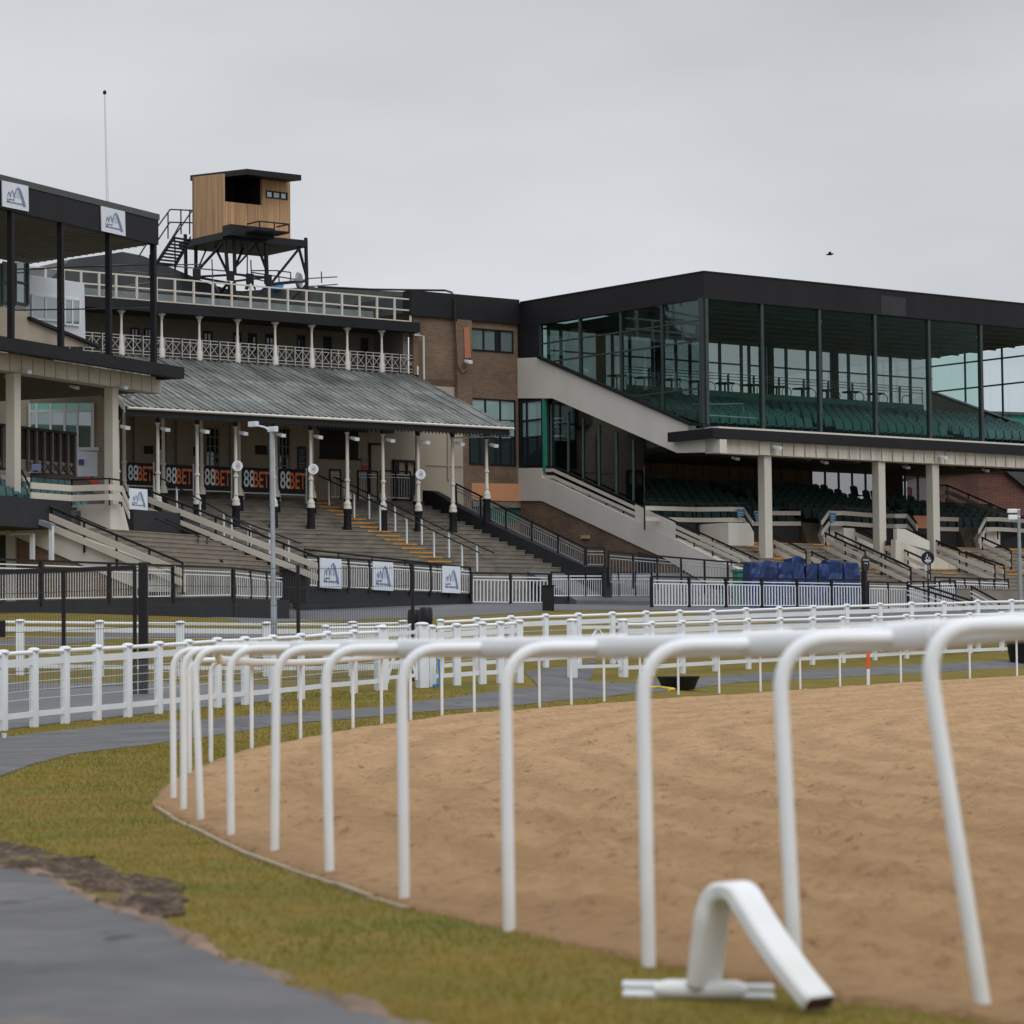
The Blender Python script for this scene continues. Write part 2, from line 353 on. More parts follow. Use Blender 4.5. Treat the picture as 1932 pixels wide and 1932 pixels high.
# ================================================================== GROUND
def two(m, kind):
    t = m.node_tree; b = t.nodes['Principled BSDF']; n = t.nodes.new; l = t.links.new
    g = n('ShaderNodeNewGeometry')
    def noi(sc, det=6, rough=.6, stretch=None):
        x = n('ShaderNodeTexNoise'); x.inputs['Scale'].default_value = sc; x.inputs['Detail'].default_value = det; x.inputs['Roughness'].default_value = rough
        if stretch:
            mp = n('ShaderNodeMapping'); mp.inputs['Scale'].default_value = stretch; l(g.outputs['Position'], mp.inputs[0]); l(mp.outputs[0], x.inputs['Vector'])
        else: l(g.outputs['Position'], x.inputs['Vector'])
        return x.outputs[0]
    def ramp(f, *st):
        r = n('ShaderNodeValToRGB'); e = r.color_ramp.elements
        e[0].position, e[0].color = st[0][0], st[0][1] + (1,); e[1].position, e[1].color = st[-1][0], st[-1][1] + (1,)
        for p, q in st[1:-1]: k = e.new(p); k.color = q + (1,)
        l(f, r.inputs[0]); return r.outputs[0]
    def mix(f, a, c_, mode='MIX'):
        x = n('ShaderNodeMix'); x.data_type = 'RGBA'; x.blend_type = mode
        if isinstance(f, float): x.inputs[0].default_value = f
        else: l(f, x.inputs[0])
        for i, q in ((6, a), (7, c_)):
            if isinstance(q, tuple): x.inputs[i].default_value = q + (1,)
            else: l(q, x.inputs[i])
        return x.outputs[2]
    def fac(f, lo, hi, a=0., b_=1.):
        x = n('ShaderNodeMapRange'); x.inputs[1].default_value = lo; x.inputs[2].default_value = hi; x.inputs[3].default_value = a; x.inputs[4].default_value = b_; l(f, x.inputs[0]); return x.outputs[0]
    def bump(h, st, dist, prev=None):
        x = n('ShaderNodeBump'); x.inputs['Strength'].default_value = st; x.inputs['Distance'].default_value = dist; l(h, x.inputs['Height'])
        if prev: l(prev, x.inputs['Normal'])
        return x.outputs[0]
    b.inputs['Roughness'].default_value = .95
    if kind == 'grass':
        c0 = ramp(noi(.55), (.3, lin(98, 92, 36)), (.5, lin(120, 102, 46)), (.70, lin(84, 90, 36)))
        c1 = ramp(noi(2.2, 8, .7), (.25, lin(86, 84, 32)), (.5, lin(112, 100, 44)), (.8, lin(134, 114, 62)))
        c2 = mix(.5, c0, c1); c3 = mix(fac(noi(1.3, 6, .65), .52, .70, 0., .75), c2, lin(142, 112, 58)); c3 = mix(fac(noi(.9, 5, .6, (1, 1.6, 1)), .54, .68, 0., .7), c3, lin(84, 94, 40)); c3 = mix(fac(noi(14, 6, .7), .40, .75, 0., .30), c3, lin(88, 80, 34))
        l(c3, b.inputs['Base Color']); b.inputs['Specular IOR Level'].default_value = .15
        l(bump(noi(30, 4), .5, .02), b.inputs['Normal'])
    elif kind == 'sand':
        c0 = ramp(noi(.5, 7), (.3, lin(170, 137, 100)), (.7, lin(190, 156, 118)))
        c1 = ramp(noi(6, 8, .7, (1, 1.7, 1)), (.3, lin(146, 113, 79)), (.52, lin(180, 147, 109)), (.8, lin(200, 169, 131)))
        c2 = mix(.5, c0, c1)
        # harrow lines that follow the bend, groove shade and damp tinted into the colour
        mp = n('ShaderNodeMapping'); mp.inputs['Location'].default_value = (-9, -27, 0); l(g.outputs['Position'], mp.inputs[0])
        wv = n('ShaderNodeTexWave'); wv.wave_type = 'RINGS'; wv.rings_direction = 'Z'; wv.inputs['Scale'].default_value = .42; wv.inputs['Distortion'].default_value = 5; wv.inputs['Detail'].default_value = 3; wv.inputs['Detail Scale'].default_value = .8
        l(mp.outputs[0], wv.inputs['Vector'])
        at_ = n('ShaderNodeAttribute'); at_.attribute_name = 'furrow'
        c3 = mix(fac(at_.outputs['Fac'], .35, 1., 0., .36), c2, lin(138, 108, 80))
        # dark clods of churned wet sand
        c4 = mix(fac(noi(6.0, 8, .95, (1, .7, 1)), .55, .60, 0., .9), c3, lin(100, 74, 50))
        # damper towards the low near side
        sp = n('ShaderNodeSeparateXYZ'); l(g.outputs['Position'], sp.inputs[0]); 
        damp = n('ShaderNodeMath'); damp.operation = 'ADD'; l(sp.outputs[1], damp.inputs[0]); nn = fac(noi(.8, 4), 0, 1, -6., 6.); l(nn, damp.inputs[1])
        c5 = mix(fac(damp.outputs[0], 7, 30, .45, 0.), c4, lin(126, 95, 62))
        l(c5, b.inputs['Base Color']); b.inputs['Specular IOR Level'].default_value = .2
        b1 = bump(noi(26, 5, .7), .9, .03); l(b1, b.inputs['Normal'])
    elif kind == 'tarmac':
        c0 = ramp(noi(.8, 8, .7), (.34, lin(82, 82, 84)), (.66, lin(106, 105, 106)))
        c1 = mix(fac(noi(3, 6, .7), .55, .75, 0., .55), c0, lin(108, 102, 99)); c2 = mix(fac(noi(180, 2), .45, .7, 0., .35), c1, (.06, .062, .068))
        c3 = mix(fac(noi(2.6, 3, .5, (1, .5, 1)), .66, .70, 0., .75), c2, lin(54, 52, 52)); c3 = mix(fac(noi(1.7, 6, .7, (.6, 1.4, 1)), .58, .66, 0., .4), c3, lin(126, 112, 102))
        l(c3, b.inputs['Base Color']); l(fac(noi(1.1, 5), .35, .65, .62, .92), b.inputs['Roughness']); b.inputs['Specular IOR Level'].default_value = .28
        l(bump(noi(120, 2), .5, .01), b.inputs['Normal'])
    elif kind == 'apron':
        c0 = ramp(noi(.3, 6), (.3, lin(84, 84, 88)), (.7, lin(104, 104, 108))); c1 = mix(fac(noi(.8, 5, .7, (.3, 2, 1)), .5, .62, 0., .5), c0, lin(74, 74, 80))
        l(c1, b.inputs['Base Color']); b.inputs['Roughness'].default_value = .6
    elif kind == 'soil':
        c0 = ramp(noi(7, 9, .85), (.36, lin(46, 36, 28)), (.5, lin(90, 72, 56)), (.62, lin(156, 132, 112))); l(c0, b.inputs['Base Color'])
        l(bump(noi(20, 6, .7), 1, .06), b.inputs['Normal'])
def gm(name, kind): m = bpy.data.materials.new(name); m.use_nodes = True; two(m, kind); return m
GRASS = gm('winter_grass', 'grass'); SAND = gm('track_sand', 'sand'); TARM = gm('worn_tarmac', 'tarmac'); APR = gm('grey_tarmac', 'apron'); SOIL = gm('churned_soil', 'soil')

g0 = sheet('grass_ground', [(-500, 1), (500, 1), (500, 1600), (-500, 1600)], 0, GRASS, gx=.02, gy=.022, ymax=136); tag(g0, kind='structure')
def gl(pts): return [ground(*p) for p in pts]
kerb_px = [c('J', *q) for q in ((748,925),(820,975),(900,1012),(975,1050),(1050,1083),(1180,1150),(1380,1215),(1600,1293),(1760,1345),(1932,1400))] + [c('K', *q) for q in ((200,1660),(760,1760),(1100,1840),(1600,1905),(1932,1960))]
kerb_w = gl(kerb_px)
back_px = [c('J', *q) for q in ((700,915),(745,850),(800,800),(870,770),(990,712),(1100,672),(1170,656),(1320,625),(1400,606),(1640,560),(1830,532))] + \
          [c('L', *q) for q in ((200,825),(440,800),(610,775),(780,748),(940,737),(1090,730),(1290,706),(1640,682),(1800,668))] + [c('K', *q) for q in ((150,425),(300,415),(520,405),(700,390),(900,378),(1080,362),(1200,356),(1460,340),(1690,326),(1930,313))]
back_w = gl(back_px)
def sand_disp(x, y, ins):
    z = np.array([noise.noise(Vector((a*1.3, b*1.3, 0)))*.022 + noise.noise(Vector((a*4.5, b*4.5, 5)))*.014 + noise.noise(Vector((a*.35, b*.35, 2)))*.02 for a, b in zip(x, y)])
    return np.maximum(z, -.035)
sand_poly = [kerb_w[0]] + kerb_w[1:] + [Vector((6, 5.2, 0)), Vector((30, 5.2, 0)), Vector((40, 60, 0)), Vector((24, 80, 0))] + back_w[::-1]
def _segdist(x, y, P):
    best = np.full(len(x), 1e9)
    for i in range(len(P)-1):
        ax, ay = P[i]; bx_, by_ = P[i+1]; dx, dy = bx_-ax, by_-ay; t = np.clip(((x-ax)*dx + (y-ay)*dy)/(dx*dx+dy*dy+1e-9), 0, 1)
        best = np.minimum(best, np.hypot(x-ax-t*dx, y-ay-t*dy))
    return best
EDGE = [(6, 5.2)] + [(p.x, p.y) for p in kerb_w[::-1]] + [(p.x, p.y) for p in back_w]
def sand_disp(x, y, ins):
    d = _segdist(x, y, EDGE)
    nz_ = np.array([(noise.noise(Vector((a*.5, b*.5, 8))), noise.noise(Vector((a*1.1, b*1.1, 0))), noise.noise(Vector((a*4.2, b*4.2, 5))), noise.noise(Vector((a*9.5, b*9.5, 7)))) for a, b in zip(x, y)])
    fur = np.sin(2*np.pi*(d + .35*nz_[:, 0])/.62) * np.clip(.5 + nz_[:, 1]*1.5, .1, 1)
    z = nz_[:, 1]*.012 + nz_[:, 2]*.022 + np.clip(nz_[:, 3], -.25, 1)*.060 + fur*.028
    z = z * np.clip(d/.6, .25, 1) - .032*(1-np.clip(d/.3, 0, 1))
    return np.maximum(z, -.037)
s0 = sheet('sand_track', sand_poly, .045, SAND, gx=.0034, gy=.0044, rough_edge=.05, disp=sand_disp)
_co = np.empty(len(s0.data.vertices)*3); s0.data.vertices.foreach_get('co', _co); _co = _co.reshape(-1, 3); _d = _segdist(_co[:, 0], _co[:, 1], EDGE)
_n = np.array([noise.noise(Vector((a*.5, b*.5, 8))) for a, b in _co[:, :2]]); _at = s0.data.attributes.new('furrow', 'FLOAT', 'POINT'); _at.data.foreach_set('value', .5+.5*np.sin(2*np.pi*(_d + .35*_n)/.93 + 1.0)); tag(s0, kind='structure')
# tarmac path between the sand and the white fences
lo_px = [c('J', *q) for q in ((-200,850),(-80,810),(0,780),(150,725),(350,675),(550,650),(780,620),(1000,590),(1240,550),(1450,525),(1640,512),(1900,487))] + [c('L', *q) for q in ((440,745),(800,715),(1000,705),(1400,665),(1800,632))] + \
        [c('K', *q) for q in ((0,405),(300,380),(480,358),(560,347),(760,332),(1000,326),(1200,310),(1600,290),(1932,270),(2300,245))]
up_px = [c('J', *q) for q in ((-200,615),(0,600),(200,575),(500,545),(780,525),(930,518),(1150,498),(1500,475),(1900,450))] + [c('L', *q) for q in ((520,680),(800,655),(950,630),(1130,606),(1300,590),(1700,562))] + \
        [c('K', *q) for q in ((0,345),(500,310),(900,285),(1400,260),(1932,229),(2300,205))]
p0 = sheet('tarmac_path', gl(lo_px) + gl(up_px)[::-1], .022, TARM, gx=.012, gy=.012, rough_edge=.04); tag(p0, kind='structure')
gp_px = [c('L', *q) for q in ((1200,592),(1560,575),(1600,560),(1520,500),(1300,498),(1205,510),(1215,560))]
# tarmac run-out through the gap in the fence
ga = [ground(*c('L', *q)) for q in ((1290,592),(1420,585),(1560,570),(1570,548),(1900,535))]
gb = [Vector((9.5, 82, 0)), Vector((6, 84, 0)), Vector((3.5, 80, 0)), Vector((2.0, 70, 0)), ground(*c('L', 1215, 512)), ground(*c('L', 1235, 530))]
p1 = sheet('gap_path', [g_ for g_ in ga[:4]] + [ground(*c('L', 1590, 500))] + gb[3:], .030, TARM, gx=.012, gy=.012, rough_edge=.05); tag(p1, kind='structure')
# foreground tarmac corner, soil patch
fg = [c('J', *q) for q in ((-300,1180),(-60,1200),(0,1222),(120,1235),(240,1262),(330,1310),(420,1372),(520,1415),(640,1450),(760,1492),(880,1572),(1050,1645),(1180,1690),(1350,1775),(1550,1845),(1750,1912),(1932,1965),(2100,2010))]
fgw = gl(fg) + [Vector((1.2, 6.0, 0)), Vector((1.0, 3, 0)), Vector((-12, 3, 0)), Vector((-12, 14, 0))]
p2_ = sheet('tarmac_foreground', fgw, .02, TARM, gx=.008, gy=.010, ymin=3, rough_edge=.035); tag(p2_, kind='structure')
mud = [c('J', *q) for q in ((-200,1060),(0,1085),(100,1105),(200,1125),(330,1160),(450,1155),(520,1215),(640,1245),(780,1262),(862,1295),(885,1360),(860,1410),(760,1440),(700,1450),(600,1440),(450,1390),(330,1330),(240,1285),(120,1250),(0,1235),(-200,1200))]
def mud_disp(x, y, ins): d = _segdist(x, y, [(p.x, p.y) for p in MUDW + MUDW[:1]]); return np.array([noise.noise(Vector((a*2.6, b*2.6, 4)))*.035 + noise.noise(Vector((a*9, b*9, 1)))*.036 + noise.noise(Vector((a*24, b*24, 1)))*.030 for a, b in zip(x, y)]) + np.clip(d*.10, 0, .03) - .022
MUDW = gl(mud)
p3_ = sheet('soil_patch', MUDW, .012, SOIL, gx=.0032, gy=.0036, rough_edge=.12, disp=mud_disp); tag(p3_, kind='structure')
fr_in = [ground(u, v) for u, v in fg[3:]]
fringe = [p + Vector((0, -.10, 0)) for p in fr_in] + [p + Vector((.02, .10 + .05*math.sin(i*2.1), 0)) for i, p in enumerate(fr_in)][::-1]
SALM = mat('pinkish_grit', lin(96, 82, 66), .95, .3, 3.5, rgb2=lin(146, 122, 104), bump=.6)
p4_ = sheet('grit_edge', fringe, .022, SALM, gx=.004, gy=.004, rough_edge=.05, disp=lambda x, y, i_: np.array([noise.noise(Vector((a*4, b*4, 2)))*.04 + noise.noise(Vector((a*16, b*16, 2)))*.022 for a, b in zip(x, y)]) - .009); tag(p4_, kind='structure')
# tarmac in front of the stands, and the two drives behind the left fence
apr = [ground(*q) for q in ((470,1180),(520,1174),(565,1172),(700,1168),(821,1166),(984,1156.5),(1051,1152.5),(1150,1152),(1244,1151))]
apr = apr + [Vector((8, 90, 0)), Vector((14, 95, 0)), Vector((40, 112, 0)), Vector((40, 134, 0)), Vector((-30, 134, 0)), Vector((-12, 100, 0))]
p5_ = sheet('tarmac_apron', apr, .03, APR, gx=.02, gy=.02); tag(p5_, kind='structure')
r1 = [c('C', *q) for q in ((-300,880),(0,855),(400,838),(800,812),(1300,802),(1750,800))]; r2 = [c('C', *q) for q in ((-300,930),(0,890),(400,882),(800,842),(1300,845),(1750,842))]
p6_ = sheet('tarmac_drive', gl(r1) + gl(r2)[::-1], .03, APR, gx=.012, gy=.012, rough_edge=.05); tag(p6_, kind='structure')
r1 = [c('J', *q) for q in ((-300,350),(0,350),(300,345),(600,342),(780,345),(1000,352),(1250,355))]
r2 = [p + Vector((.15, .9, 0)) for p in A_P[:13]]
p7_ = sheet('service_drive', gl(r1) + r2[::-1], .028, APR, gx=.012, gy=.012, rough_edge=.04); tag(p7_, kind='structure')
kb = MB()
for i in range(9):
    a, b = kerb_w[i] + Vector((-.03, 0, -.002)), kerb_w[i+1] + Vector((-.03, 0, -.002)); a, b = a - Z*.010, b - Z*.010; n = max(1, int((b-a).length / 1.2))
    for k in range(n): kb.beam(a.lerp(b, k/n) + Z*.008*math.sin(i*3+k*1.7), a.lerp(b, (k+.985)/n) + Z*.008*math.sin(i*3+k*1.7+1), .035, .05)
tag(kb.to('kerb', mat('pale_kerb', lin(146, 130, 106), .9, .25, 6)), kind='structure')

# short winter grass blades in front
gpoly_excl = [[(p.x, p.y) for p in sand_poly], [(p.x, p.y) for p in fgw], [(p.x, p.y) for p in gl(mud)], [(p.x, p.y) for p in gl(lo_px) + gl(up_px)[::-1]]]
rng = np.random.default_rng(5); n = 160000
yy = 7 + (rng.random(n)**1.35) * 50; xx = (rng.random(n) - .5) * .40 * yy
keep = np.ones(n, bool)
for pl in gpoly_excl: keep &= ~inside(pl, xx, yy)
xx, yy = xx[keep], yy[keep]; m_ = len(xx); zz = gzn(xx, yy)
hh = (.006 + .013 * rng.random(m_)) * (1 + yy/70); ww = (.0013 + .0016 * rng.random(m_)) * (1 + yy/8); th = rng.random(m_)*6.28; lx = (rng.random(m_)-.5)*.016; ly = (rng.random(m_)-.5)*.016
V_ = np.empty((m_*3, 3)); V_[0::3] = np.c_[xx-np.cos(th)*ww, yy-np.sin(th)*ww, zz-.005]; V_[1::3] = np.c_[xx+np.cos(th)*ww, yy+np.sin(th)*ww, zz-.005]; V_[2::3] = np.c_[xx+lx, yy+ly, zz+hh]
me = bpy.data.meshes.new('grass'); me.vertices.add(m_*3); me.vertices.foreach_set('co', V_.ravel()); me.loops.add(m_*3); me.loops.foreach_set('vertex_index', np.arange(m_*3)); me.polygons.add(m_)
me.polygons.foreach_set('loop_start', np.arange(0, m_*3, 3)); me.polygons.foreach_set('loop_total', np.full(m_, 3)); me.update()

BLD = bpy.data.materials.new('grass_blades'); BLD.use_nodes = True; t_ = BLD.node_tree; b_ = t_.nodes['Principled BSDF']; o_ = t_.nodes['Material Output']
g_ = t_.nodes.new('ShaderNodeNewGeometry'); n_ = t_.nodes.new('ShaderNodeTexNoise'); n_.inputs['Scale'].default_value = .8; n_.inputs['Detail'].default_value = 6; t_.links.new(g_.outputs['Position'], n_.inputs['Vector'])
r_ = t_.nodes.new('ShaderNodeValToRGB'); r_.color_ramp.elements[0].position = .35; r_.color_ramp.elements[0].color = lin(118, 120, 50) + (1,); r_.color_ramp.elements[1].position = .65; r_.color_ramp.elements[1].color = lin(158, 132, 66) + (1,); t_.links.new(n_.outputs[0], r_.inputs[0])
d_ = t_.nodes.new('ShaderNodeBsdfDiffuse'); l_ = t_.nodes.new('ShaderNodeBsdfTranslucent'); m2_ = t_.nodes.new('ShaderNodeMixShader'); t_.links.new(r_.outputs[0], d_.inputs[0]); t_.links.new(r_.outputs[0], l_.inputs[0]); t_.links.new(d_.outputs[0], m2_.inputs[1]); t_.links.new(l_.outputs[0], m2_.inputs[2]); t_.links.new(m2_.outputs[0], o_.inputs[0])
me.materials.append(BLD); o = bpy.data.objects.new('grass', me); COL.objects.link(o)
tag(o, 'short yellowish winter grass blades between path, tarmac and sand', 'grass', kind='stuff')

# ================================================================== FOREGROUND RUNNING RAIL
def bez(a, b, c_, n=7): return [a*(1-t)**2 + b*2*t*(1-t) + c_*t*t for t in frange(n)]
rail = thing('running_rail', 'white plastic running rail on swan neck posts curving round the sand bend in the foreground', 'running rail', ground(760, 1702))
PF = [((1857,1912),(1761,1311),(1965,1178)),((1502,1864),(1473.5,1311),(1680,1203)),((1224,1824),(1214,1311),(1409,1216)),((961,1757),(955,1335),(1130,1220)),
      ((763,1702),(759,1335),(913,1222)),((622,1652),(616,1352),(757,1223)),((518,1615),(521,1311),(648,1223)),((436,1581),(433,1311),(553,1223)),((379,1554),(369,1291),(474,1223)),
      ((346.5,1534),(346,1291),(441,1224)),((327.5,1514),(326,1291),(412,1225))]
RAILPTS = []
def swan(foot, mid, E, r=.0225, name='post'):
    d = (mid - foot); zc = E.z; k = (zc - .17 - foot.z) / d.z; Pb = foot + d * k; k2 = (zc - foot.z) / d.z; Pc = foot + d * k2
    dirE = (E - Pc); Pd = Pc + dirE.normalized() * min(.17, dirE.length * .6)
    pts = [foot - d.normalized()*.2, foot, foot.lerp(Pb, .35), foot.lerp(Pb, .7)] + bez(Pb, Pc, Pd, 9) + [E]
    m = MB(); m.path(pts, [r*1.0]*len(pts), 14, upref=Vector((.25, 1, 0))); o = m.to(name, WHITE, rail, smooth=True); return o
for i, (f_, m__, e_) in enumerate(PF):
    foot = ground(*f_); Y = foot.y; mid = at(*m__, Y); E = at(*e_, Y + .07); RAILPTS.append(E); swan(foot, mid, E + Vector((-.0, -.045, 0)))
back_posts = [(357.4,1459,25.0,.30,-.05), (398,1438,30,.28,-.15)] + [(u, v, y, .10, -.32) for u, v, y in BR[1:]]
for (u, v, Y, ox, oy) in back_posts:
    foot = ground(u, v) if Y < 38 else at(u, v, Y); foot = drop(foot)
    E = foot + Vector((ox, oy, 1.04)); RAILPTS.append(E)
    swan(foot, foot + Vector((0, 0, .8)), E, .024)
# rail tube: run on past the frame at the near end, smooth round the far left bend
pre = [RAILPTS[0] + (RAILPTS[0] - RAILPTS[1]) * k for k in (2.2, 1.0)]
def catmull(P, n=5):
    out_ = []
    for i in range(len(P) - 1):
        a = P[max(i-1, 0)]; b = P[i]; c_ = P[i+1]; d = P[min(i+2, len(P)-1)]
        for k in range(n):
            t = k / n; out_.append(.5 * ((2*b) + (c_-a)*t + (2*a-5*b+4*c_-d)*t*t + (3*b-a-3*c_+d)*t**3))
    return out_ + [P[-1]]
rp = catmull(pre + RAILPTS, 5)
MB().path(rp, .028, 14, ry=.042).to('rail', WHITE, rail, smooth=True)
for i, E in enumerate(RAILPTS[:11]):
    nx = (pre + RAILPTS)[i+1] if i else pre[1]
    d = (nx - E).normalized(); MB().path([E - d*.01, E + d*.24], .031, 14, ry=.046).to('coupling', WHITE, rail, smooth=True)

def catmull_(P, n=5):
    out_ = []
    for i in range(len(P) - 1):
        a = P[max(i-1, 0)]; b = P[i]; c_ = P[i+1]; d = P[min(i+2, len(P)-1)]
        for k in range(n):
            t = k / n; out_.append(.5 * ((2*b) + (c_-a)*t + (2*a-5*b+4*c_-d)*t*t + (3*b-a-3*c_+d)*t**3))
    return out_ + [P[-1]]
# fallen swan neck lying on the grass with its coupling as foot
fp = thing('fallen_rail_arm', 'loose white bent rail arm standing on its coupling on the grass in the foreground', 'rail arm', ground(*c('K', 430, 1790)))
K3 = [(440,1755,8.36),(452,1650,8.34),(465,1540,8.32),(478,1440,8.30),(500,1365,8.29),(535,1318,8.27),(580,1308,8.25),(620,1330,8.23),(655,1385,8.20),(740,1520,8.14),(860,1690,8.05),(978,1836,7.97)]
pts = [at(*c('K', x, y), Y) for x, y, Y in K3]; pts = catmull_(pts, 4); wd = Vector((.75, .66, 0)).normalized() * .055
mb = MB(); vs = []; n = len(pts)
for i, p in enumerate(pts):
    d = (pts[min(i+1, n-1)] - pts[max(i-1, 0)]).normalized(); nn_ = d.cross(wd).normalized() * .024
    for sx, sy in ((-1,-.6),(-.85,-1),(.85,-1),(1,-.6),(1,.6),(.85,1),(-.85,1),(-1,.6)): vs.append(p + wd*sx + nn_*sy)
fs = []
for i in range(n-1):
    for k in range(8): fs.append((i*8+k, i*8+(k+1) % 8, (i+1)*8+(k+1) % 8, (i+1)*8+k))
mb.add(vs, fs); ob = mb.to('arm', WHITE, fp, smooth=True); sm = ob.modifiers.new('wall', 'SOLIDIFY'); sm.thickness = .004; sm.offset = -1
HOLLOW = mat('dark_rusty_hollow', (.06, .02, .018), .9, .4, 30)
e_ = pts[-1]; d = (pts[-1] - pts[-2]).normalized(); nn_ = d.cross(wd).normalized() * .019
MB().prism([e_ + d*.003 + wd*.86*a + nn_*.9*b for a, b in ((-1,-1),(1,-1),(1,1),(-1,1))], -d*.03).to('dark_mouth_plate', HOLLOW, fp)  # rust-brown plate over the open end, shade of the hollow painted in
g1 = at(*c('K', 65, 1768), 8.42); g2 = at(*c('K', 765, 1778), 8.30); gd = (g2 - g1)
MB().path([g1 + gd*.22, g1 + gd*.30, g1 + gd*.75, g1 + gd*.83], [.026, .032, .032, .022], 14, ry=[.02, .029, .029, .018]).to('coupling', WHITE, fp, smooth=True)
MB().path([g1 + Z*.012, g1 + gd*.4 + Z*.012], .012, 8).path([g1 + gd*.6 + Z*.010, g2 + Z*.010], .010, 8).path([g1 - Z*.014 + Vector((0,-.02,0)), g1 + gd*.4 - Z*.014], .013, 8).path([g1 + gd*.6 - Z*.014, g2 - Z*.014+Vector((0,-.02,0))], .010, 8).to('spigot', WHITED, fp, smooth=True)

# ================================================================== WHITE POST AND RAIL FENCES
POSTM = {}
def fence_post(rw=.075, rd=.045, h=1.2, cap=True):
    key = (rw, rd, h)
    if key in POSTM: return POSTM[key]
    m = MB(); fr = Frame((0, 0), (1, 0)); m.box(fr, -rw, rw, -rd, rd, -.45, h - .03)
    me = m.mesh('post', WHITED, bevel=.02)
    if cap:
        bm = bmesh.new(); bm.from_mesh(me); m2 = MB(); s_ = rw*1.22
        m2.lathe((0, 0, 0), [(s_, h-.03), (s_*1.05, h-.015), (s_*.98, h+.002), (s_*.7, h+.02), (s_*.3, h+.028)], 14)
        vv = [bm.verts.new(p) for p in m2.v]
        for f in m2.f: bm.faces.new([vv[i] for i in f])
        bm.to_mesh(me); bm.free()
        for p in me.polygons: p.use_smooth = True
        try: me.set_sharp_from_angle(angle=R(40))
        except Exception: pass
    POSTM[key] = me; return me
def wr_fence(label, P, name='rail_fence', h=1.2, wires=3, mesh=0, boards=2, bw=.11, rw=.075, hidefirst=False, topr=.034, grp='white fences round the track', skip=()):
    t = thing(name, label, 'fence', drop(P[0]), grp)
    for i, p in enumerate(P):
        q = P[min(i+1, len(P)-1)] - P[max(i-1, 0)]; obj('post', fence_post(rw, rw*.6, h), t, (p.x, p.y, p.z - h), math.atan2(q.y, q.x))
    top = MB(); bd = MB(); bd2 = MB(); wr = MB(); ms = MB()
    for i in range(len(P) - 1):
        a, b = P[i], P[i+1]; d = (b-a).normalized(); a2, b2 = a + d*rw*.8, b - d*rw*.8
        top.tube(a2 - Z*.045, b2 - Z*.045, topr, 10)
        off = Vector((d.y, -d.x, 0)) * .0
        bd.beam(a2 - Z*(.19) + off, b2 - Z*(.19) + off, .03, bw)
        if boards > 1: bd2.beam(a2 - Z*(h - .20), b2 - Z*(h - .20), .03, .085)
        for k in range(wires):
            zz_ = .36 + k * (h - .66) / max(wires, 1); wr.tube(a2 - Z*zz_, b2 - Z*zz_, .005, 4, cap=False)
        if mesh:
            ln = (b2-a2).length; nn = int(ln / mesh)
            for k in range(1, nn): p = a2.lerp(b2, k/nn); ms.beam(p - Z*.27, p - Z*(h-.24), .003, .003, side=d)
    top.to('top_rail', WHITE, t, smooth=True); bd.to('board', WHITED, t)
    if boards > 1: bd2.to('board', WHITED, t)
    if wires: wr.to('wire', WHITED, t)
    if mesh: ms.to('mesh', GREYM, t)
    return t
wr_fence('white fence with netting nearest the camera, left of the sand bend', A_P, mesh=.05, wires=4, rw=.08)
wr_fence('short white fence end bay between the field gate and the gap in the fence', A2_P, boards=2, wires=3, rw=.08)
wr_fence('white fence right of the gap, the lower of the two crossing the view', B_P[1:], wires=3, rw=.075, boards=2)
wr_fence('long white fence highest up the slope, in front of the grandstand tarmac', C_P, wires=4, mesh=.05)
wr_fence('distant white fence with wide bays seen through the black mesh at left', D_P, wires=3, mesh=.06, rw=.09)
# field gates
def gate(label, pa, pb, h=1.05, nb=4, rw=.11):
    t = thing('field_gate', label, 'gate', drop(pa)); d = (pb - pa).normalized()
    for p in (pa, pb): obj('gate_post', fence_post(rw, rw*.8, 1.28), t, (p.x, p.y, p.z - 1.22), math.atan2(d.y, d.x))
    m = MB(); a = pa + d*.15; b = pb - d*.15
    for k in range(nb): zz_ = .10 + k*(h - .2)/(nb-1) ; m.beam(a - Z*zz_, b - Z*zz_, .035, .07)
    m.beam(a - Z*.05, a - Z*(h+.0), .05, .05, side=d); m.beam(b - Z*.05, b - Z*h, .05, .05, side=d)
    m.beam(a.lerp(b, .5) - Z*.1, a - Z*(h-.1), .03, .06); m.beam(a.lerp(b, .5) - Z*.1, b - Z*(h-.1), .03, .06)
    m.to('gate_leaf', WHITED, t); return t
gate('white barred field gate between fence posts left of the gap', A_P[-1], A2_P[0])
gate('white wooden gate standing right of the gap in the fence', B_P[0], B_P[1], rw=.1)
# second low fence behind the left one
q0 = [at(u, v, y) for u, v, y in ((614,1181,60.5),(668,1180.5,61),(722,1180,61.5),(776,1179,62))]
wr_fence('low double fence part just behind the field gate', q0, h=1.05, wires=2, rw=.07)

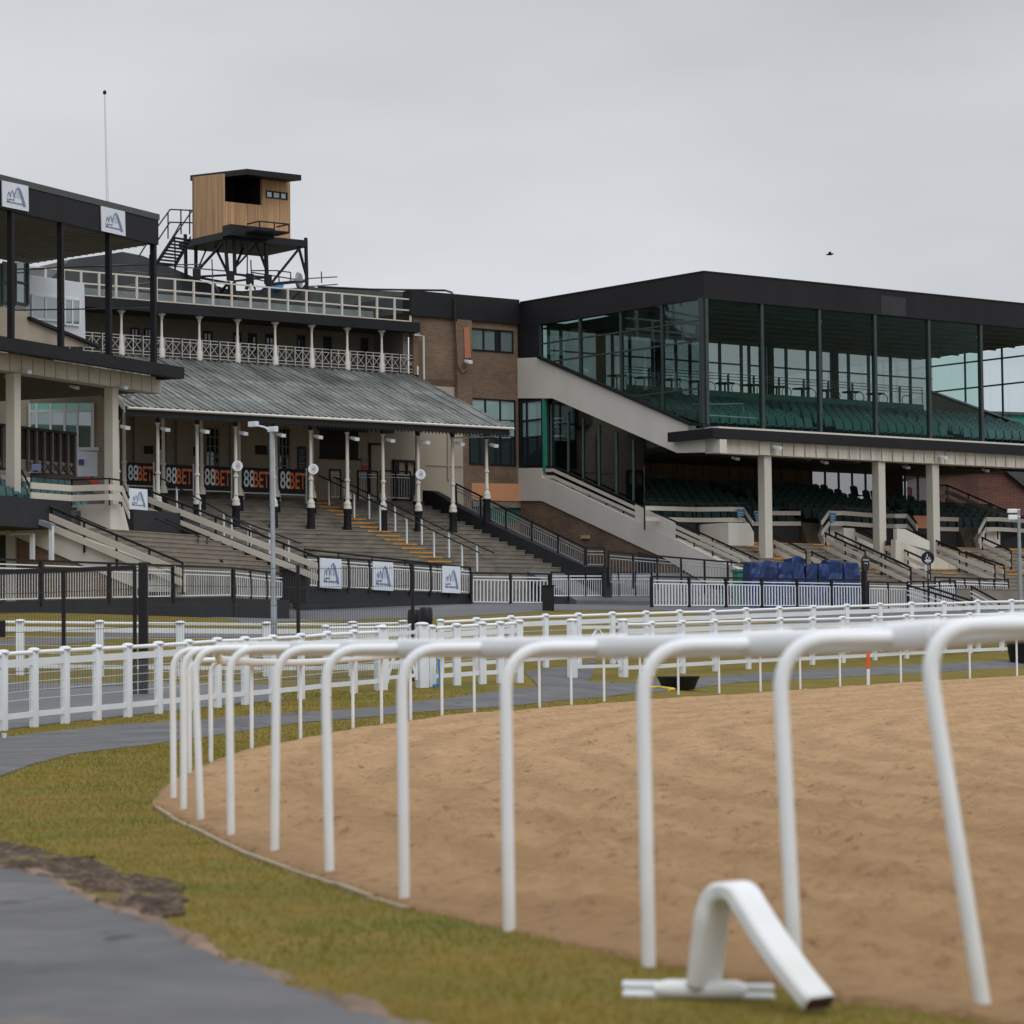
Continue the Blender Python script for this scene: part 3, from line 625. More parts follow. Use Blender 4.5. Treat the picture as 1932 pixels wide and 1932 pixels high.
# ================================================================== BLACK MESH FENCE
mf = thing('mesh_fence', 'tall black weldmesh fence standing behind the left white fence', 'fence', drop(at(270, 1290, 57)))
E_P = [at(u, v, y) for u, v, y in ((-110,1079,54.0),(120,1072.5,55.4),(254,1068,56.3))]; E_Q = [at(u, v, y) for u, v, y in ((270,1061,56.4),(562,1066,58.2),(778,1064,59.8))]
GMESH = mat('black_wire', (.03, .03, .032), .5)
def mesh_panel(mb, a, b, h):
    d = b - a; n = int(d.length / .055)
    for k in range(n + 1): p = a.lerp(b, k/n); mb.beam(p - Z*.03, p - Z*h, .0042, .0042, side=d)
    for k in range(7): mb.beam(a - Z*(.08 + k*(h-.1)/6), b - Z*(.08 + k*(h-.1)/6), .008, .010)
def foot_h(p): return p.z - gz(p.x, p.y)
for i, p in enumerate(E_P + E_Q[1:]):
    m = MB(); m.beam(p, p - Z*(foot_h(p)+.2), .07, .07, side=Vector((1, 0, 0))); m.to('post', BLACK, mf, bevel=.008)
p = E_Q[0]; m = MB(); m.beam(p, p - Z*(foot_h(p)+.2), .17, .17, side=Vector((1, 0, 0)))
for k in range(4): m.tube(p - Z*(.15+k*.55) + Vector((0,-.085,0)), p - Z*(.15+k*.55) + Vector((0,-.1,0)), .012, 8)
m.to('gate_post', BLACK, mf, bevel=.012)
for a, b in ((E_P[0], E_P[1]), (E_P[1], E_P[2])):
    m = MB(); m.beam(a - Z*.03, b - Z*.03, .07, .085); m.to('top_rail', BLACK, mf)
for a, b in ((E_P[0], E_P[1]), (E_P[1], E_P[2]), (E_Q[0], E_Q[1]), (E_Q[1], E_Q[2])):
    m = MB(); mesh_panel(m, a, b, 2.3); m.to('mesh_panel', GMESH, mf)
# lock plate at the frame's left edge
q = at(2, 1185, 54.6); m = MB(); fr0 = Frame((q.x, q.y), (1, 0)); m.box(fr0, -.14, .08, -.05, .05, q.z-.17, q.z+.14)
tag(m.to('gate_latch_box', BLACK, None, bevel=.01), 'small black latch box hanging on the mesh fence at the left edge', 'latch box')

# ================================================================== LAMP POLE, BINS, SMALL THINGS BETWEEN THE FENCES
lp = thing('lamp_post', 'grey steel lamp post with two small floodlights in front of the old stand', 'lamp post', drop(at(517, 1205, 60)))
a = drop(at(518, 1262, 60)); b = at(512.5, 815, 60)
MB().path([a - Z*.3, a.lerp(b, .33), a.lerp(b, .34), b], [.066, .066, .052, .044], 14, upref=Vector((1,0,0))).to('pole', GREYM, lp, smooth=True)
b2 = at(492, 806, 60); b3 = at(476, 801, 60)
MB().path([b, b2 + Vector((.08, 0, 0)), b3], .02, 8).to('arm', PALE, lp, smooth=True)
for q in (b3, b + Z*.05):
    m = MB(); fr0 = Frame((q.x, q.y), (.8, -.6)); m.box(fr0, -.08, .14, -.05, .05, q.z-.05, q.z+.06); m.to('floodlight', PALE, lp, bevel=.01)
def litter_bin(px0, px1, vt, Y, label):
    a = at(px0, vt, Y); b = at(px1, vt, Y); cx = (a+b)/2; r = (b-a).length/2; g = gz(cx.x, cx.y); t = thing('litter_bin', label, 'bin', Vector((cx.x, cx.y, g)), 'black litter bins')
    h = a.z - g; m = MB(); m.lathe((cx.x, cx.y, g), [(r*.88, 0), (r*.92, .05), (r*.97, h*.6), (r*.95, h*.8)], 16); m.to('body', BLACKP, t, smooth=True)
    m = MB(); m.lathe((cx.x, cx.y, g), [(r*1.02, h*.8), (r*1.04, h*.84), (r*1.0, h*.97), (r*.8, h)], 16); m.to('lid', BLACK, t, smooth=True); return t
a = at(769, 1149, 62); b = at(793, 1149, 62)
litter_bin(769, 792, 1150, 62.4, 'black litter bin behind the field gate, left of the pair')
litter_bin(791, 816, 1146, 62.0, 'dented black litter bin behind the field gate, right of the pair')
# black bin against the barrier
q = ground(1035, 1144); q = at(1034, 1104, 98); fr0 = Frame((q.x, q.y), (1, .1)); g = gz(q.x, q.y)
t = thing('square_bin', 'square black bin standing on the tarmac against the white barrier', 'bin', Vector((q.x, q.y, g)))
h = q.z - g; w = .215
m = MB(); m.box(fr0, -w*.85, w*.85, -w*.85, w*.85, g, g + h*.96); m.to('body', BLACKP, t, bevel=.02)
m = MB(); m.box(fr0, -w, w, -w, w, g + h*.96 + .002, g + h); m.to('rim', BLACK, t)
# tub on the grass
q = at(1280, 1285, 58.2); q = drop(at(1280, 1276, 60.5)); t = thing('feed_tub', 'low black rubber tub on the grass verge under the running rail', 'tub', q)
m = MB(); m.lathe(q, [(.33, 0), (.42, .22), (.44, .24), (.44, .27), (.41, .265), (.32, .03)], 20); m.to('bowl', BLACK, t, smooth=True); m = MB(); m.path([q + Vector((.43*math.cos(k*.314), .43*math.sin(k*.314), .26)) for k in range(21)], .02, 8); m.to('rim', BLACKP, t, smooth=True)
YEL = mat('yellow_hose', (.75, .55, .05), .5); BLU = mat('blue_hose', (.03, .22, .55), .4)
hp = [drop(at(u, v, y), .03) for u, v, y in ((1213,1279.5,60.4),(1228,1280,60),(1243,1278,60.3),(1258,1279,60.1),(1272,1280,59.9),(1262,1281,59.6))]
tag(MB().path(catmull(hp, 4), .03, 8).to('yellow_hose', YEL, None, smooth=True), 'yellow hose lying on the grass beside the black tub', 'hose')
hp = [at(u, v, 57.6) for u, v in ((828,1243),(829,1262),(830,1278),(829,1289),(824,1294),(816,1297))]; hp[-1] = drop(hp[-1], .03); hp[-2] = drop(hp[-2], .05)
tag(MB().path(catmull(hp, 4), .028, 8).to('blue_hose', BLU, None, smooth=True), 'blue hose hanging down a fence post by the field gate', 'hose')
# dark tub at the far right edge
q = drop(at(1936, 1256, 77)); t = thing('rubber_tub', 'black tub behind the white fence at the right edge', 'tub', q)
m = MB(); m.lathe(q, [(.42, 0), (.5, .5), (.53, .55), (.53, .6), (.48, .59), (.38, .08)], 20); m.to('bowl', BLACK, t, smooth=True)
m = MB(); m.path([q + Vector((.52*math.cos(k*.314), .52*math.sin(k*.314), .59)) for k in range(21)], .022, 8); m.to('rim', BLACKP, t, smooth=True)
# furlong marker
q = at(1638, 1291, 65); tp = at(1638, 1228, 65); md = at(1638, 1262, 65)
t = thing('marker_post', 'orange topped white marker post on the far edge of the sand', 'marker post', drop(q))
MB().beam(q - Z*.2, md, .07, .07, side=Vector((1,0,0))).to('shaft', WHITED, t, bevel=.01); MB().beam(md, tp, .075, .075, side=Vector((1,0,0))).to('top', mat('orange_paint', (.75, .09, .02), .5), t, bevel=.01)
# small white cup on the path verge at left
q = ground(8, 1395); m = MB(); m.lathe(q, [(.03, 0), (.04, .09), (.037, .09), (.028, .01)], 12); tag(m.to('paper_cup', WHITE, None, smooth=True), 'tiny white paper cup on the path edge at left', 'cup')

# ================================================================== BUILDING HELPERS
def poly_a(fr, px, a, th):    # polygon traced on the plane a = const, thickness th along e
    return [fr.a(u, v, a) for u, v in px], fr.e * th
def poly_b(fr, px, b, th): return [fr.b(u, v, b) for u, v in px], fr.n * th
def PRB(fr, px, b, th, m=None): m = m or MB(); p, v = poly_b(fr, px, b, th); return m.prism(p, v)
def PRA(fr, px, a, th, m=None): m = m or MB(); p, v = poly_a(fr, px, a, th); return m.prism(p, v)
def bars_b(fr, lines, b, w, dep=.06):   # bars along pixel segments on plane b
    m = MB()
    for (u0, v0), (u1, v1) in lines:
        p, q = fr.b(u0, v0, b), fr.b(u1, v1, b)
        m.beam(p, q, dep, w) if abs((q-p).normalized().z) < .9 else m.beam(p, q, w, dep, side=fr.e)
    return m
def bars_a(fr, lines, a, w, dep=.06):
    m = MB()
    for (u0, v0), (u1, v1) in lines:
        p, q = fr.a(u0, v0, a), fr.a(u1, v1, a)
        m.beam(p, q, dep, w) if abs((q-p).normalized().z) < .9 else m.beam(p, q, w, dep, side=fr.n)
    return m
def A2(k, *pts): return [c(k, x, y) for x, y in pts]
def text_mesh(s, size, name='text'):
    cu = bpy.data.curves.new(name, 'FONT'); cu.body = s; cu.size = size; cu.align_x = 'CENTER'; cu.align_y = 'CENTER'; cu.offset = size*.012
    o = bpy.data.objects.new(name, cu); COL.objects.link(o); dg = bpy.context.evaluated_depsgraph_get(); me = bpy.data.meshes.new_from_object(o.evaluated_get(dg))
    bpy.data.objects.remove(o); return me
def put_text(s, size, parent, org, xdir, m, wscale=1.0, name='lettering', ydir=Z):
    me = text_mesh(s, size, name); base = Vector((0, 0, 0)); q = parent
    while q: base = base + Vector(q.location); q = q.parent
    for v in me.vertices: v.co = Vector(org) + Vector(xdir) * v.co.x * wscale + Vector(ydir) * v.co.y - base
    me.materials.clear(); me.materials.append(m); o = obj(name, me, parent, base); return o
NAVY = mat('navy_print', (.05, .06, .22), .5, .1); BLUEG = mat('blue_grey_print', (.17, .21, .38), .5, .1)
RED = mat('red_print', (.55, .05, .03), .5, .1); ORG = mat('orange_print', (.80, .20, .05), .5, .05); WPR = mat('white_print', (.72, .80, .85), .5, .05)
SIGNBOARD = mat('pale_sign_board', (.66, .70, .77), .4, .04)
def ribbon(mb, pts, w, O, X, Y, nrm):
    """flat band through 2-D points (in board units) with width list"""
    P = [Vector((p[0], p[1])) for p in pts]; lft = []; rgt = []
    for i, p in enumerate(P):
        d = (P[min(i+1, len(P)-1)] - P[max(i-1, 0)]).normalized(); n_ = Vector((-d.y, d.x)) * w[i] / 2; lft.append(p + n_); rgt.append(p - n_)
    f = lambda q: O + X*q.x + Y*q.y + nrm*.012
    for i in range(len(P)-1): mb.quad(f(lft[i]), f(lft[i+1]), f(rgt[i+1]), f(rgt[i]))
def logo_board(label, TL, TR, BL, group='pale sponsor boards with an arch emblem', name='sponsor_board'):
    """TL, TR, BL world corners; emblem of rising arches over two lines of lettering"""
    TL, TR, BL = Vector(TL), Vector(TR), Vector(BL); X = TR - TL; Y = TL - BL; nrm = X.cross(Y).normalized()
    if nrm.dot(CAM - TL) < 0: nrm = -nrm
    t = thing(name, label, 'sign', BL.lerp(BL + X, .5), group)
    MB().prism([BL, BL + X, TL + X, TL], -nrm*.03).to('board', SIGNBOARD, t)
    m = MB(); ribbon(m, [(.43,.42),(.48,.62),(.54,.78),(.60,.84),(.66,.76),(.73,.55),(.79,.34),(.84,.15)], [.02,.03,.05,.075,.085,.09,.10,.10], BL, X, Y, nrm); m.to('large_arch', BLUEG, t)
    for pts in ([(.20,.42),(.21,.55),(.24,.62),(.28,.52),(.29,.42)], [(.30,.42),(.33,.60),(.37,.69),(.42,.58),(.43,.42)]):
        m = MB(); ribbon(m, pts, [.02,.03,.05,.035,.02], BL, X, Y, nrm); m.to('small_arch', BLUEG, t)
    m = MB()
    for i in range(7): x = .46 + i*.045; m.quad(*[BL + X*(x+dx) + Y*y + nrm*.008 for dx, y in ((0,.42),(.008,.42),(.008,.74-abs(i-3)*.06),(0,.74-abs(i-3)*.06))])
    m.to('hanger_lines', NAVY, t)
    sx = X.normalized()
    put_text('Land', Y.length*.13, t, BL + X*.30 + Y*.335 + nrm*.012, sx, NAVY, .95*X.length/Y.length/.8)
    put_text('Movements', Y.length*.13, t, BL + X*.46 + Y*.225 + nrm*.012, sx, NAVY, .80*X.length/Y.length/.8)
    return t
def barrier(label, pt, pb, n, pick=.11, white=True, name='pedestrian_barrier', fill=None, group=None, rails=2, base=None, wt=.022, pw=.055):
    """pt, pb: lists of two world points for the top and bottom line; n bays"""
    t = thing(name, label, 'barrier', Vector(pb[0]), group or 'black and white pedestrian barriers along the stands')
    d = pt[1] - pt[0]; PW = WHITED if white else GREYM
    MB().beam(pt[0], pt[1], .06, .06).to('top_rail', BLACK, t)
    for i in range(n + 1):
        a = pt[0].lerp(pt[1], i/n); b = pb[0].lerp(pb[1], i/n); MB().beam(a, b - Z*.12, pw, pw, side=d).to('post', BLACK, t)
    for i in range(n):
        m = MB(); k0, k1 = (i + .05)/n, (i + .95)/n; A0, A1 = pt[0].lerp(pt[1], k0), pt[0].lerp(pt[1], k1); B0, B1 = pb[0].lerp(pb[1], k0), pb[0].lerp(pb[1], k1)
        if rails: m.beam(A0 - Z*.13, A1 - Z*.13, .03, .035); m.beam(A0 - Z*.24, A1 - Z*.24, .03, .035)
        m.beam(B0 + Z*.06, B1 + Z*.06, .03, .035)
        q = max(2, int((A1 - A0).length / pick))
        for k in range(q + 1): m.beam(A0.lerp(A1, k/q) - Z*.24, B0.lerp(B1, k/q) + Z*.06, wt, wt, side=d)
        m.to('picket_panel', PW, t)
        if fill and i in fill: MB().beam((A0+B0)/2 - Z*.1, (A1+B1)/2 - Z*.1, .012, (A0-B0).z*.7).to('infill_sheet', PALE, t)
    return t
def par_rail(label, p0, p1, m=CREAM, rail=True, boards=(.24, .56), bh=.19, step=1.35, group='cream boarded stair balustrades', drop_=.9, name='stair_balustrade'):
    """p0, p1: world ends of the handrail; boards hang below"""
    t = thing(name, label, 'balustrade', Vector(p0) - Z*drop_, group); p0 = Vector(p0); p1 = Vector(p1)
    if rail: MB().beam(p0, p1, .055, .07).to('handrail', BLACK, t)
    for k, dz in enumerate(boards): MB().beam(p0 - Z*dz, p1 - Z*dz, .045, bh).to('board', m, t)
    n = max(1, round((p1-p0).length / step)); d = p1 - p0; side = Vector((d.y, -d.x, 0)).normalized()
    if side.dot(CAM - p0) > 0: side = -side
    for i in range(n + 1): a = p0.lerp(p1, i/n) + side*.05; MB().beam(a, a - Z*drop_, .05, .05, side=Vector((d.x, d.y, 0))).to('post', BLACK, t)
    return t
def zsteps(mb, fr, a0, a1, b0, z0, b1, z1, n, under=.4, capm=None, capa=None):
    """n treads rising from (b0, z0) to (b1, z1)"""
    tr = (b1-b0)/n; rs = (z1-z0)/n
    for i in range(n):
        jit_a = 0
        mb.box(fr, a0, a1, b0 + i*tr + .015, b1, z0 + i*rs - (under if i == 0 else .02) , z0 + (i+1)*rs - .035)
        mb.box(fr, a0, a1, b0 + i*tr - .008, b1, z0 + (i+1)*rs - .035, z0 + (i+1)*rs)
        if capm is not None and capa:
            for q0, q1 in capa: capm.box(fr, q0, q1, b0 + i*tr - .012, b0 + i*tr + .05, z0 + (i+1)*rs - .045, z0 + (i+1)*rs + .006)
    return mb
def seat_row(fr, a0, a1, b, z, m, parent, skip=None, w=.5, gaps=(), k=1.0):
    if gaps:
        x = a0
        for g0, g1 in gaps:
            if g0 - x > .6: seat_row(fr, x, g0, b, z, m, parent)
            x = g1
        if a1 - x > .6: seat_row(fr, x, a1, b, z, m, parent)
        return
    mb = MB(); n = int((a1 - a0) / w)
    for i in range(n):
        x = a0 + (i + .5)*w
        if any(g0 < x < g1 for g0, g1 in gaps): continue
        def Wk(dx, db, dz): return fr.W(x + dx*k, b + db*k, z + dz*k)
        bxk = lambda x0, x1, b0, b1, z0, z1: mb.hexa([Wk(x0,b0,z0),Wk(x1,b0,z0),Wk(x1,b1,z0),Wk(x0,b1,z0),Wk(x0,b0,z1),Wk(x1,b0,z1),Wk(x1,b1,z1),Wk(x0,b1,z1)])
        mb.hexa([Wk(-.20,.10,.40), Wk(.20,.10,.40), Wk(.20,.15,.40), Wk(-.20,.15,.40), Wk(-.21,.20,.80), Wk(.21,.20,.80), Wk(.21,.25,.80), Wk(-.21,.25,.80)])
        mb.hexa([Wk(-.14,.205,.805), Wk(.14,.205,.805), Wk(.14,.245,.805), Wk(-.14,.245,.805), Wk(-.10,.21,.845), Wk(.10,.21,.845), Wk(.10,.25,.845), Wk(-.10,.25,.845)])
        bxk(-.19, .19, -.22, .12, .36, .41); bxk(-.03, .03, 0, .08, 0, .37)
    if mb.v: return mb.to('seat_row', m, parent)

# ================================================================== OLD STAND (centre)
old = thing('old_grandstand', 'old cream grandstand with iron columns and grey ribbed canopy above a wide concrete terrace', 'grandstand', F.W(-4, 0, 3.2))
bF, bR2, bW = 0.0, 2.3, 5.7
FU = [228, 295,368,444,517,588.5,657.5,724.5,790.5,855.5,917.5]
zf = F.b(658, 1004, 0)[2]                      # ground height under the front columns
aFr = [F.loc(F.b(u, 1004, 0))[0] for u in FU]
# regular bays fitted through the measured ones
co = np.polyfit(np.arange(len(FU)), aFr, 1); aFr = [float(np.polyval(co, i)) for i in range(-1, len(FU))]
def rake(b): return zf + .335*b
aEnd = F.loc(F.b(797, 925, 4.0))[0]            # right end wall of the terrace
aL0 = aFr[0] - 4
# terrace steps
mb = MB(); cap = MB(); tr = .56
nst = 17; b0 = -4.6
zsteps(mb, F, aL0, aEnd - .0, b0, rake(b0), b0 + nst*tr*.945, rake(b0) + nst*tr*.945*.335, nst, under=2.4)
MB().prism([F.W(-2.9, b0, rake(b0)+.02), F.W(aEnd+9, b0, rake(b0)+.02), F.W(aEnd+9, -7.4, 3.3), F.W(-2.9, -7.4, 3.3)], -Z*.3).to('tarmac_ramp', APR, old)
mb.box(F, aL0, aEnd + 1.2, b0 + nst*tr*.945 - .01, bW + 2, rake(b0)-.2, rake(4.5) - .002)
mb.to('terrace', CONC, old)
gA = F.loc(F.b(700, 980, 0))[0]; gB = F.loc(F.b(744, 980, 0))[0]
ao1 = F.loc(F.b(683, 985, 0))[0]; m = MB()
for i in range(0, nst):
    bb = b0 + i*tr*.945; zz_ = rake(b0) + (i+1)*tr*.945*.335
    m.box(F, ao1, ao1 + 1.05, bb - .018, bb + .14, zz_ - .05, zz_ + .006)
m.to('painted_step_edge', ORANGE, old)
# columns
def iron_column(fr, a, b, z0, z1, r=.062, plinth=.85, name='column'):
    P = fr.W(a, b, z0); H = z1 - z0; m = MB()
    m.lathe(P, [(.15, plinth), (.155, plinth+.08), (.13, plinth+.14), (.145, plinth+.19), (.10, plinth+.27), (r*1.15, plinth+.34), (r*1.45, plinth+.38), (r*1.45, plinth+.42), (r*1.15, plinth+.46), (r*1.1, plinth+1.0),
                (r*1.6, plinth+1.03), (r*1.6, plinth+1.09), (r*1.05, plinth+1.12), (r*.92, H-.62), (r*1.5, H-.59), (r*1.5, H-.55)], 14)
    o = m.to(name, CREAML, old, smooth=True)
    m = MB(); m.lathe(P, [(.155, -.15), (.15, .1), (.135, plinth-.12), (.165, plinth-.06), (.165, plinth)], 14); m.to('plinth', BLACKP, o, smooth=True)
    m = MB(); m.lathe(P, [(r*1.2, H-.55), (r*1.5, H-.45), (r*2.2, H-.32), (r*1.4, H-.25), (r*1.6, H-.1), (r*2.4, H)], 12)
    for s_ in (-1, 1):   # scrolled bracket
        pts = [P + Z*(H-.45) + fr.e*s_*.06, P + Z*(H-.30) + fr.e*s_*.12, P + Z*(H-.12) + fr.e*s_*.28, P + Z*(H-.02) + fr.e*s_*.50]
        m.path(pts, .018, 6, ry=.022)
        for k, rr in ((.18, .075), (.33, .05)):
            ctr = P + Z*(H-.11) + fr.e*s_*k; m.path([ctr + fr.e*rr*math.cos(t*.785) + Z*rr*math.sin(t*.785) for t in range(9)], .012, 5)
    m.to('capital', BLACK, o, smooth=True)
    return o
eL_, eR_ = F.b(240, 771, -.75), F.b(967, 806, -.75); ze = (eL_[2] + eR_[2]) / 2     # eaves
aE0, aE1 = F.loc(eL_)[0], F.loc(eR_)[0]
cwt = F.b(800, 713, bW); zc_ = cwt[2]
for i, a in enumerate(aFr):
    if a > aE1 or a < aE0 - .6: continue
    base_z = zf
    o = iron_column(F, a, bF, zf + (0 if a < aEnd else .55), ze - .05 + .2)
aFr2 = [a for a in aFr]
for i, a in enumerate(aFr2):
    if a > aEnd - 1 or a < aE0 + .4: continue
    iron_column(F, a, bR2, rake(bR2)+.05, ze + .75, plinth=.55)
# canopy: ribbed sheet
def corr():
    m = bpy.data.materials.new('weathered_ribbed_sheet'); m.use_nodes = True; t = m.node_tree; b = t.nodes['Principled BSDF']; n = t.nodes.new; l = t.links.new
    g = n('ShaderNodeNewGeometry'); d1 = n('ShaderNodeVectorMath'); d1.operation = 'DOT_PRODUCT'; d1.inputs[1].default_value = tuple(F.e); l(g.outputs['Position'], d1.inputs[0])
    d2 = n('ShaderNodeVectorMath'); d2.operation = 'DOT_PRODUCT'; d2.inputs[1].default_value = tuple(F.n); l(g.outputs['Position'], d2.inputs[0])
    cb = n('ShaderNodeCombineXYZ'); l(d1.outputs['Value'], cb.inputs[0]); l(d2.outputs['Value'], cb.inputs[1])
    def noi(sx, sy, det=4):
        mp = n('ShaderNodeMapping'); mp.inputs['Scale'].default_value = (sx, sy, 1); l(cb.outputs[0], mp.inputs[0]); x = n('ShaderNodeTexNoise'); x.inputs['Scale'].default_value = 1; x.inputs['Detail'].default_value = det; x.inputs['Roughness'].default_value = .6; l(mp.outputs[0], x.inputs['Vector']); return x.outputs[0]
    r = n('ShaderNodeValToRGB'); e = r.color_ramp.elements; e[0].position = .34; e[0].color = lin(82, 83, 81) + (1,); e[1].position = .66; e[1].color = lin(134, 136, 133) + (1,); k = e.new(.5); k.color = lin(106, 108, 105) + (1,)
    l(noi(3.2, .35, 5), r.inputs[0])
    r2 = n('ShaderNodeValToRGB'); e = r2.color_ramp.elements; e[0].position = .35; e[0].color = (.6, .62, .6, 1); e[1].position = .65; e[1].color = (1.25, 1.28, 1.26, 1); l(noi(.5, .7, 5), r2.inputs[0])
    mx = n('ShaderNodeMix'); mx.data_type = 'RGBA'; mx.blend_type = 'MULTIPLY'; mx.inputs[0].default_value = 1; l(r.outputs[0], mx.inputs[6]); l(r2.outputs[0], mx.inputs[7]); l(mx.outputs[2], b.inputs['Base Color'])
    b.inputs['Roughness'].default_value = .42; b.inputs['Specular IOR Level'].default_value = .5; return m
CORR = corr()
bE = -.75; bT = bW
def cz(b): return ze + .03 + (zc_ - ze) * (b - bE) / (bT - bE)
m = MB(); vs = []; fs = []; xs_ = []
a = aE0
while a < aE1:
    xs_ += [(a, 0), (a+.19, 0), (a+.215, .055), (a+.265, .055), (a+.29, 0)]; a += .30
xs_ = [x for x in xs_ if x[0] <= aE1] + [(aE1, 0)]
bs_ = [bE, bE + (bT-bE)*.24, bE + (bT-bE)*.25, bE + (bT-bE)*.60, bE + (bT-bE)*.61, bT]; lift = [0, .0, .03, .03, .06, .06]
for b_, lf in zip(bs_, lift):
    for x, h in xs_: vs.append(F.W(x, b_, cz(b_) + h + lf))
n = len(xs_)
for j in range(len(bs_)-1):
    for i in range(n-1): fs.append((j*n+i, j*n+i+1, (j+1)*n+i+1, (j+1)*n+i))
m.add(vs, fs); cr = m.to('canopy_roof', CORR, old)
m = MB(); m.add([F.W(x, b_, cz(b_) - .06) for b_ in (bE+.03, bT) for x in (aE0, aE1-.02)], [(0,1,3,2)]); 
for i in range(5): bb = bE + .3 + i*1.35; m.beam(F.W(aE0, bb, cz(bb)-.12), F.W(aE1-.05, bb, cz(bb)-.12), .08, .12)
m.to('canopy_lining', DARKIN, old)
m = MB(); m.path([F.W(aE0, bE-.04, ze-.02), F.W(aE1+.02, bE-.04, ze-.02)], .06, 10, ry=.05); m.to('gutter', CREAML, old, smooth=True)
m = MB(); m.box(F, aE0, aE1-.1, bE+.04, bE+.08, ze-.28, ze-.06)
x = aE0
while x < aE1 - .2: m.prism([F.W(x+.0, bE+.05, ze-.28), F.W(x+.12, bE+.05, ze-.28), F.W(x+.06, bE+.05, ze-.36)], F.n*.02); x += .16
m.to('valance', BLACK, old)
m = MB(); m.path([F.W(aE1-.1, bE+.1, ze-.20), F.W(aE1-.5, bE+.4, ze-.30), F.W(aFr[-2], 0, ze-.42)], .028, 8); m.path([F.W(aE1-.1, bE, ze-.02), F.W(aE1-.1, bE+.1, ze-.20)], .028, 8)
m.to('downpipe', CREAML, old, smooth=True)
# rear wall with openings
zland = rake(4.5)
m = MB(); aB = F.loc(F.b(874, 900, bW))[0]
m.box(F, aL0 - 2, aB, bW, bW + .3, zland - .3, zc_ - .02); m.to('rear_wall', TAN, old)
def wbox(px, b, th, name, mt, parent=old, label=None, inset=0):
    P = [F.b(u, v, b) for u, v in px]; return MB().prism(P, F.n * th).to(name, mt, parent, label=label)
def win_b(fr, u0, v0, u1, v1, b, parent, glass, frame, nx=2, ny=2, fw=.07, proud=.05, name='window'):
    """window measured by its upper left and lower right corner, upright in the frame"""
    p = fr.b(u0, v0, b); q = fr.b(u1, v1, b); a0, a1 = fr.loc(p)[0], fr.loc(q)[0]; z1 = (p.z); 
    z1 = p.z; z0 = q.z; m = MB(); P = -proud
    m.box(fr, a0, a1, b+P, b+.01, z1-fw, z1); m.box(fr, a0, a1, b+P, b+.01, z0, z0+fw); m.box(fr, a0, a0+fw, b+P, b+.01, z0+fw, z1-fw); m.box(fr, a1-fw, a1, b+P, b+.01, z0+fw, z1-fw)
    for i in range(1, nx): x = a0 + (a1-a0)*i/nx; m.box(fr, x-fw*.35, x+fw*.35, b+P*.8, b+.01, z0+fw, z1-fw)
    for i in range(1, ny): z = z0 + (z1-z0)*i/ny; m.box(fr, a0+fw, a1-fw, b+P*.6, b+.01, z-fw*.3, z+fw*.3)
    o = m.to(name, frame, parent); m = MB(); m.box(fr, a0+fw*.5, a1-fw*.5, b-.012, b-.004, z0+fw*.5, z1-fw*.5); m.to('pane', glass, o); return o
WINF = mat('grey_window_paint', (.26, .23, .19), .6, .15)
for u0, u1 in ((293,314),(386,414),(524,547)): win_b(F, u0, 806, u1, 897, bW, old, DGLASS, WINF, 3, 5, fw=.06)
for u0, u1 in ((250,262),(330,352),(432,446)):     # pilasters between the windows
    p = F.b(u0, 800, bW); q = F.b(u1, 800, bW); m = MB(); m.box(F, F.loc(p)[0], F.loc(q)[0], bW-.16, bW-.001, zland, ze+.6); m.to('pilaster', TAN, old)
for (u0, v0, u1, v1) in ((272,841,288,857),(365,843,376,860),(482,840,503,858)):
    p = F.b(u0, v0, bW-.01); q = F.b(u1, v1, bW-.01); m = MB(); m.box(F, F.loc(p)[0], F.loc(q)[0], bW-.06, bW-.002, q.z, p.z); m.to('dark_plaque', DARKIN, old)
# tall menu board
p = F.b(561, 842, bW-.02); q = F.b(577, 890, bW-.02); ab0, ab1 = F.loc(p)[0], F.loc(q)[0]
t = thing('price_board', 'narrow dark board with rows of pale lettering on the rear wall', 'sign', F.W((ab0+ab1)/2, bW-.05, q.z)); m = MB(); m.box(F, ab0, ab1, bW-.07, bW-.01, q.z, p.z); m.to('board', mat('navy_board', (.03, .035, .06), .5), t)
m = MB()
for k in range(9): zz_ = p.z - .14 - k*(p.z-q.z-.2)/9; m.box(F, ab0+.06, ab1-.06-.05*(k % 3), bW-.076, bW-.071, zz_-.022, zz_)
m.to('lettering', mat('pale_print', (.35, .38, .45), .5), t)
# servery opening, dark
p = F.b(603, 806, bW-.02); q = F.b(676, 866, bW-.02); m = MB(); m.box(F, F.loc(p)[0], F.loc(q)[0], bW-.03, bW-.005, q.z, p.z); m.box(F, F.loc(p)[0]-.05, F.loc(q)[0]+.05, bW-.16, bW-.031, q.z-.06, q.z); m.to('servery_hatch', DARKIN, old)
p = F.b(600, 798, bW-.25); q = F.b(742, 818, bW-.25); m = MB(); m.box(F, F.loc(p)[0], F.loc(q)[0], bW-.3, bW-.17, q.z, p.z+.5); hb = m.to('header_board', mat('navy_fascia', (.035, .038, .06), .6), old)
zt_ = F.b(706, 815, bW-.31)
put_text('BAR', .26, old, F.W(F.loc(zt_)[0], bW-.31, zt_.z), F.e, mat('pale_print', (.35, .38, .45), .5), 1.3)
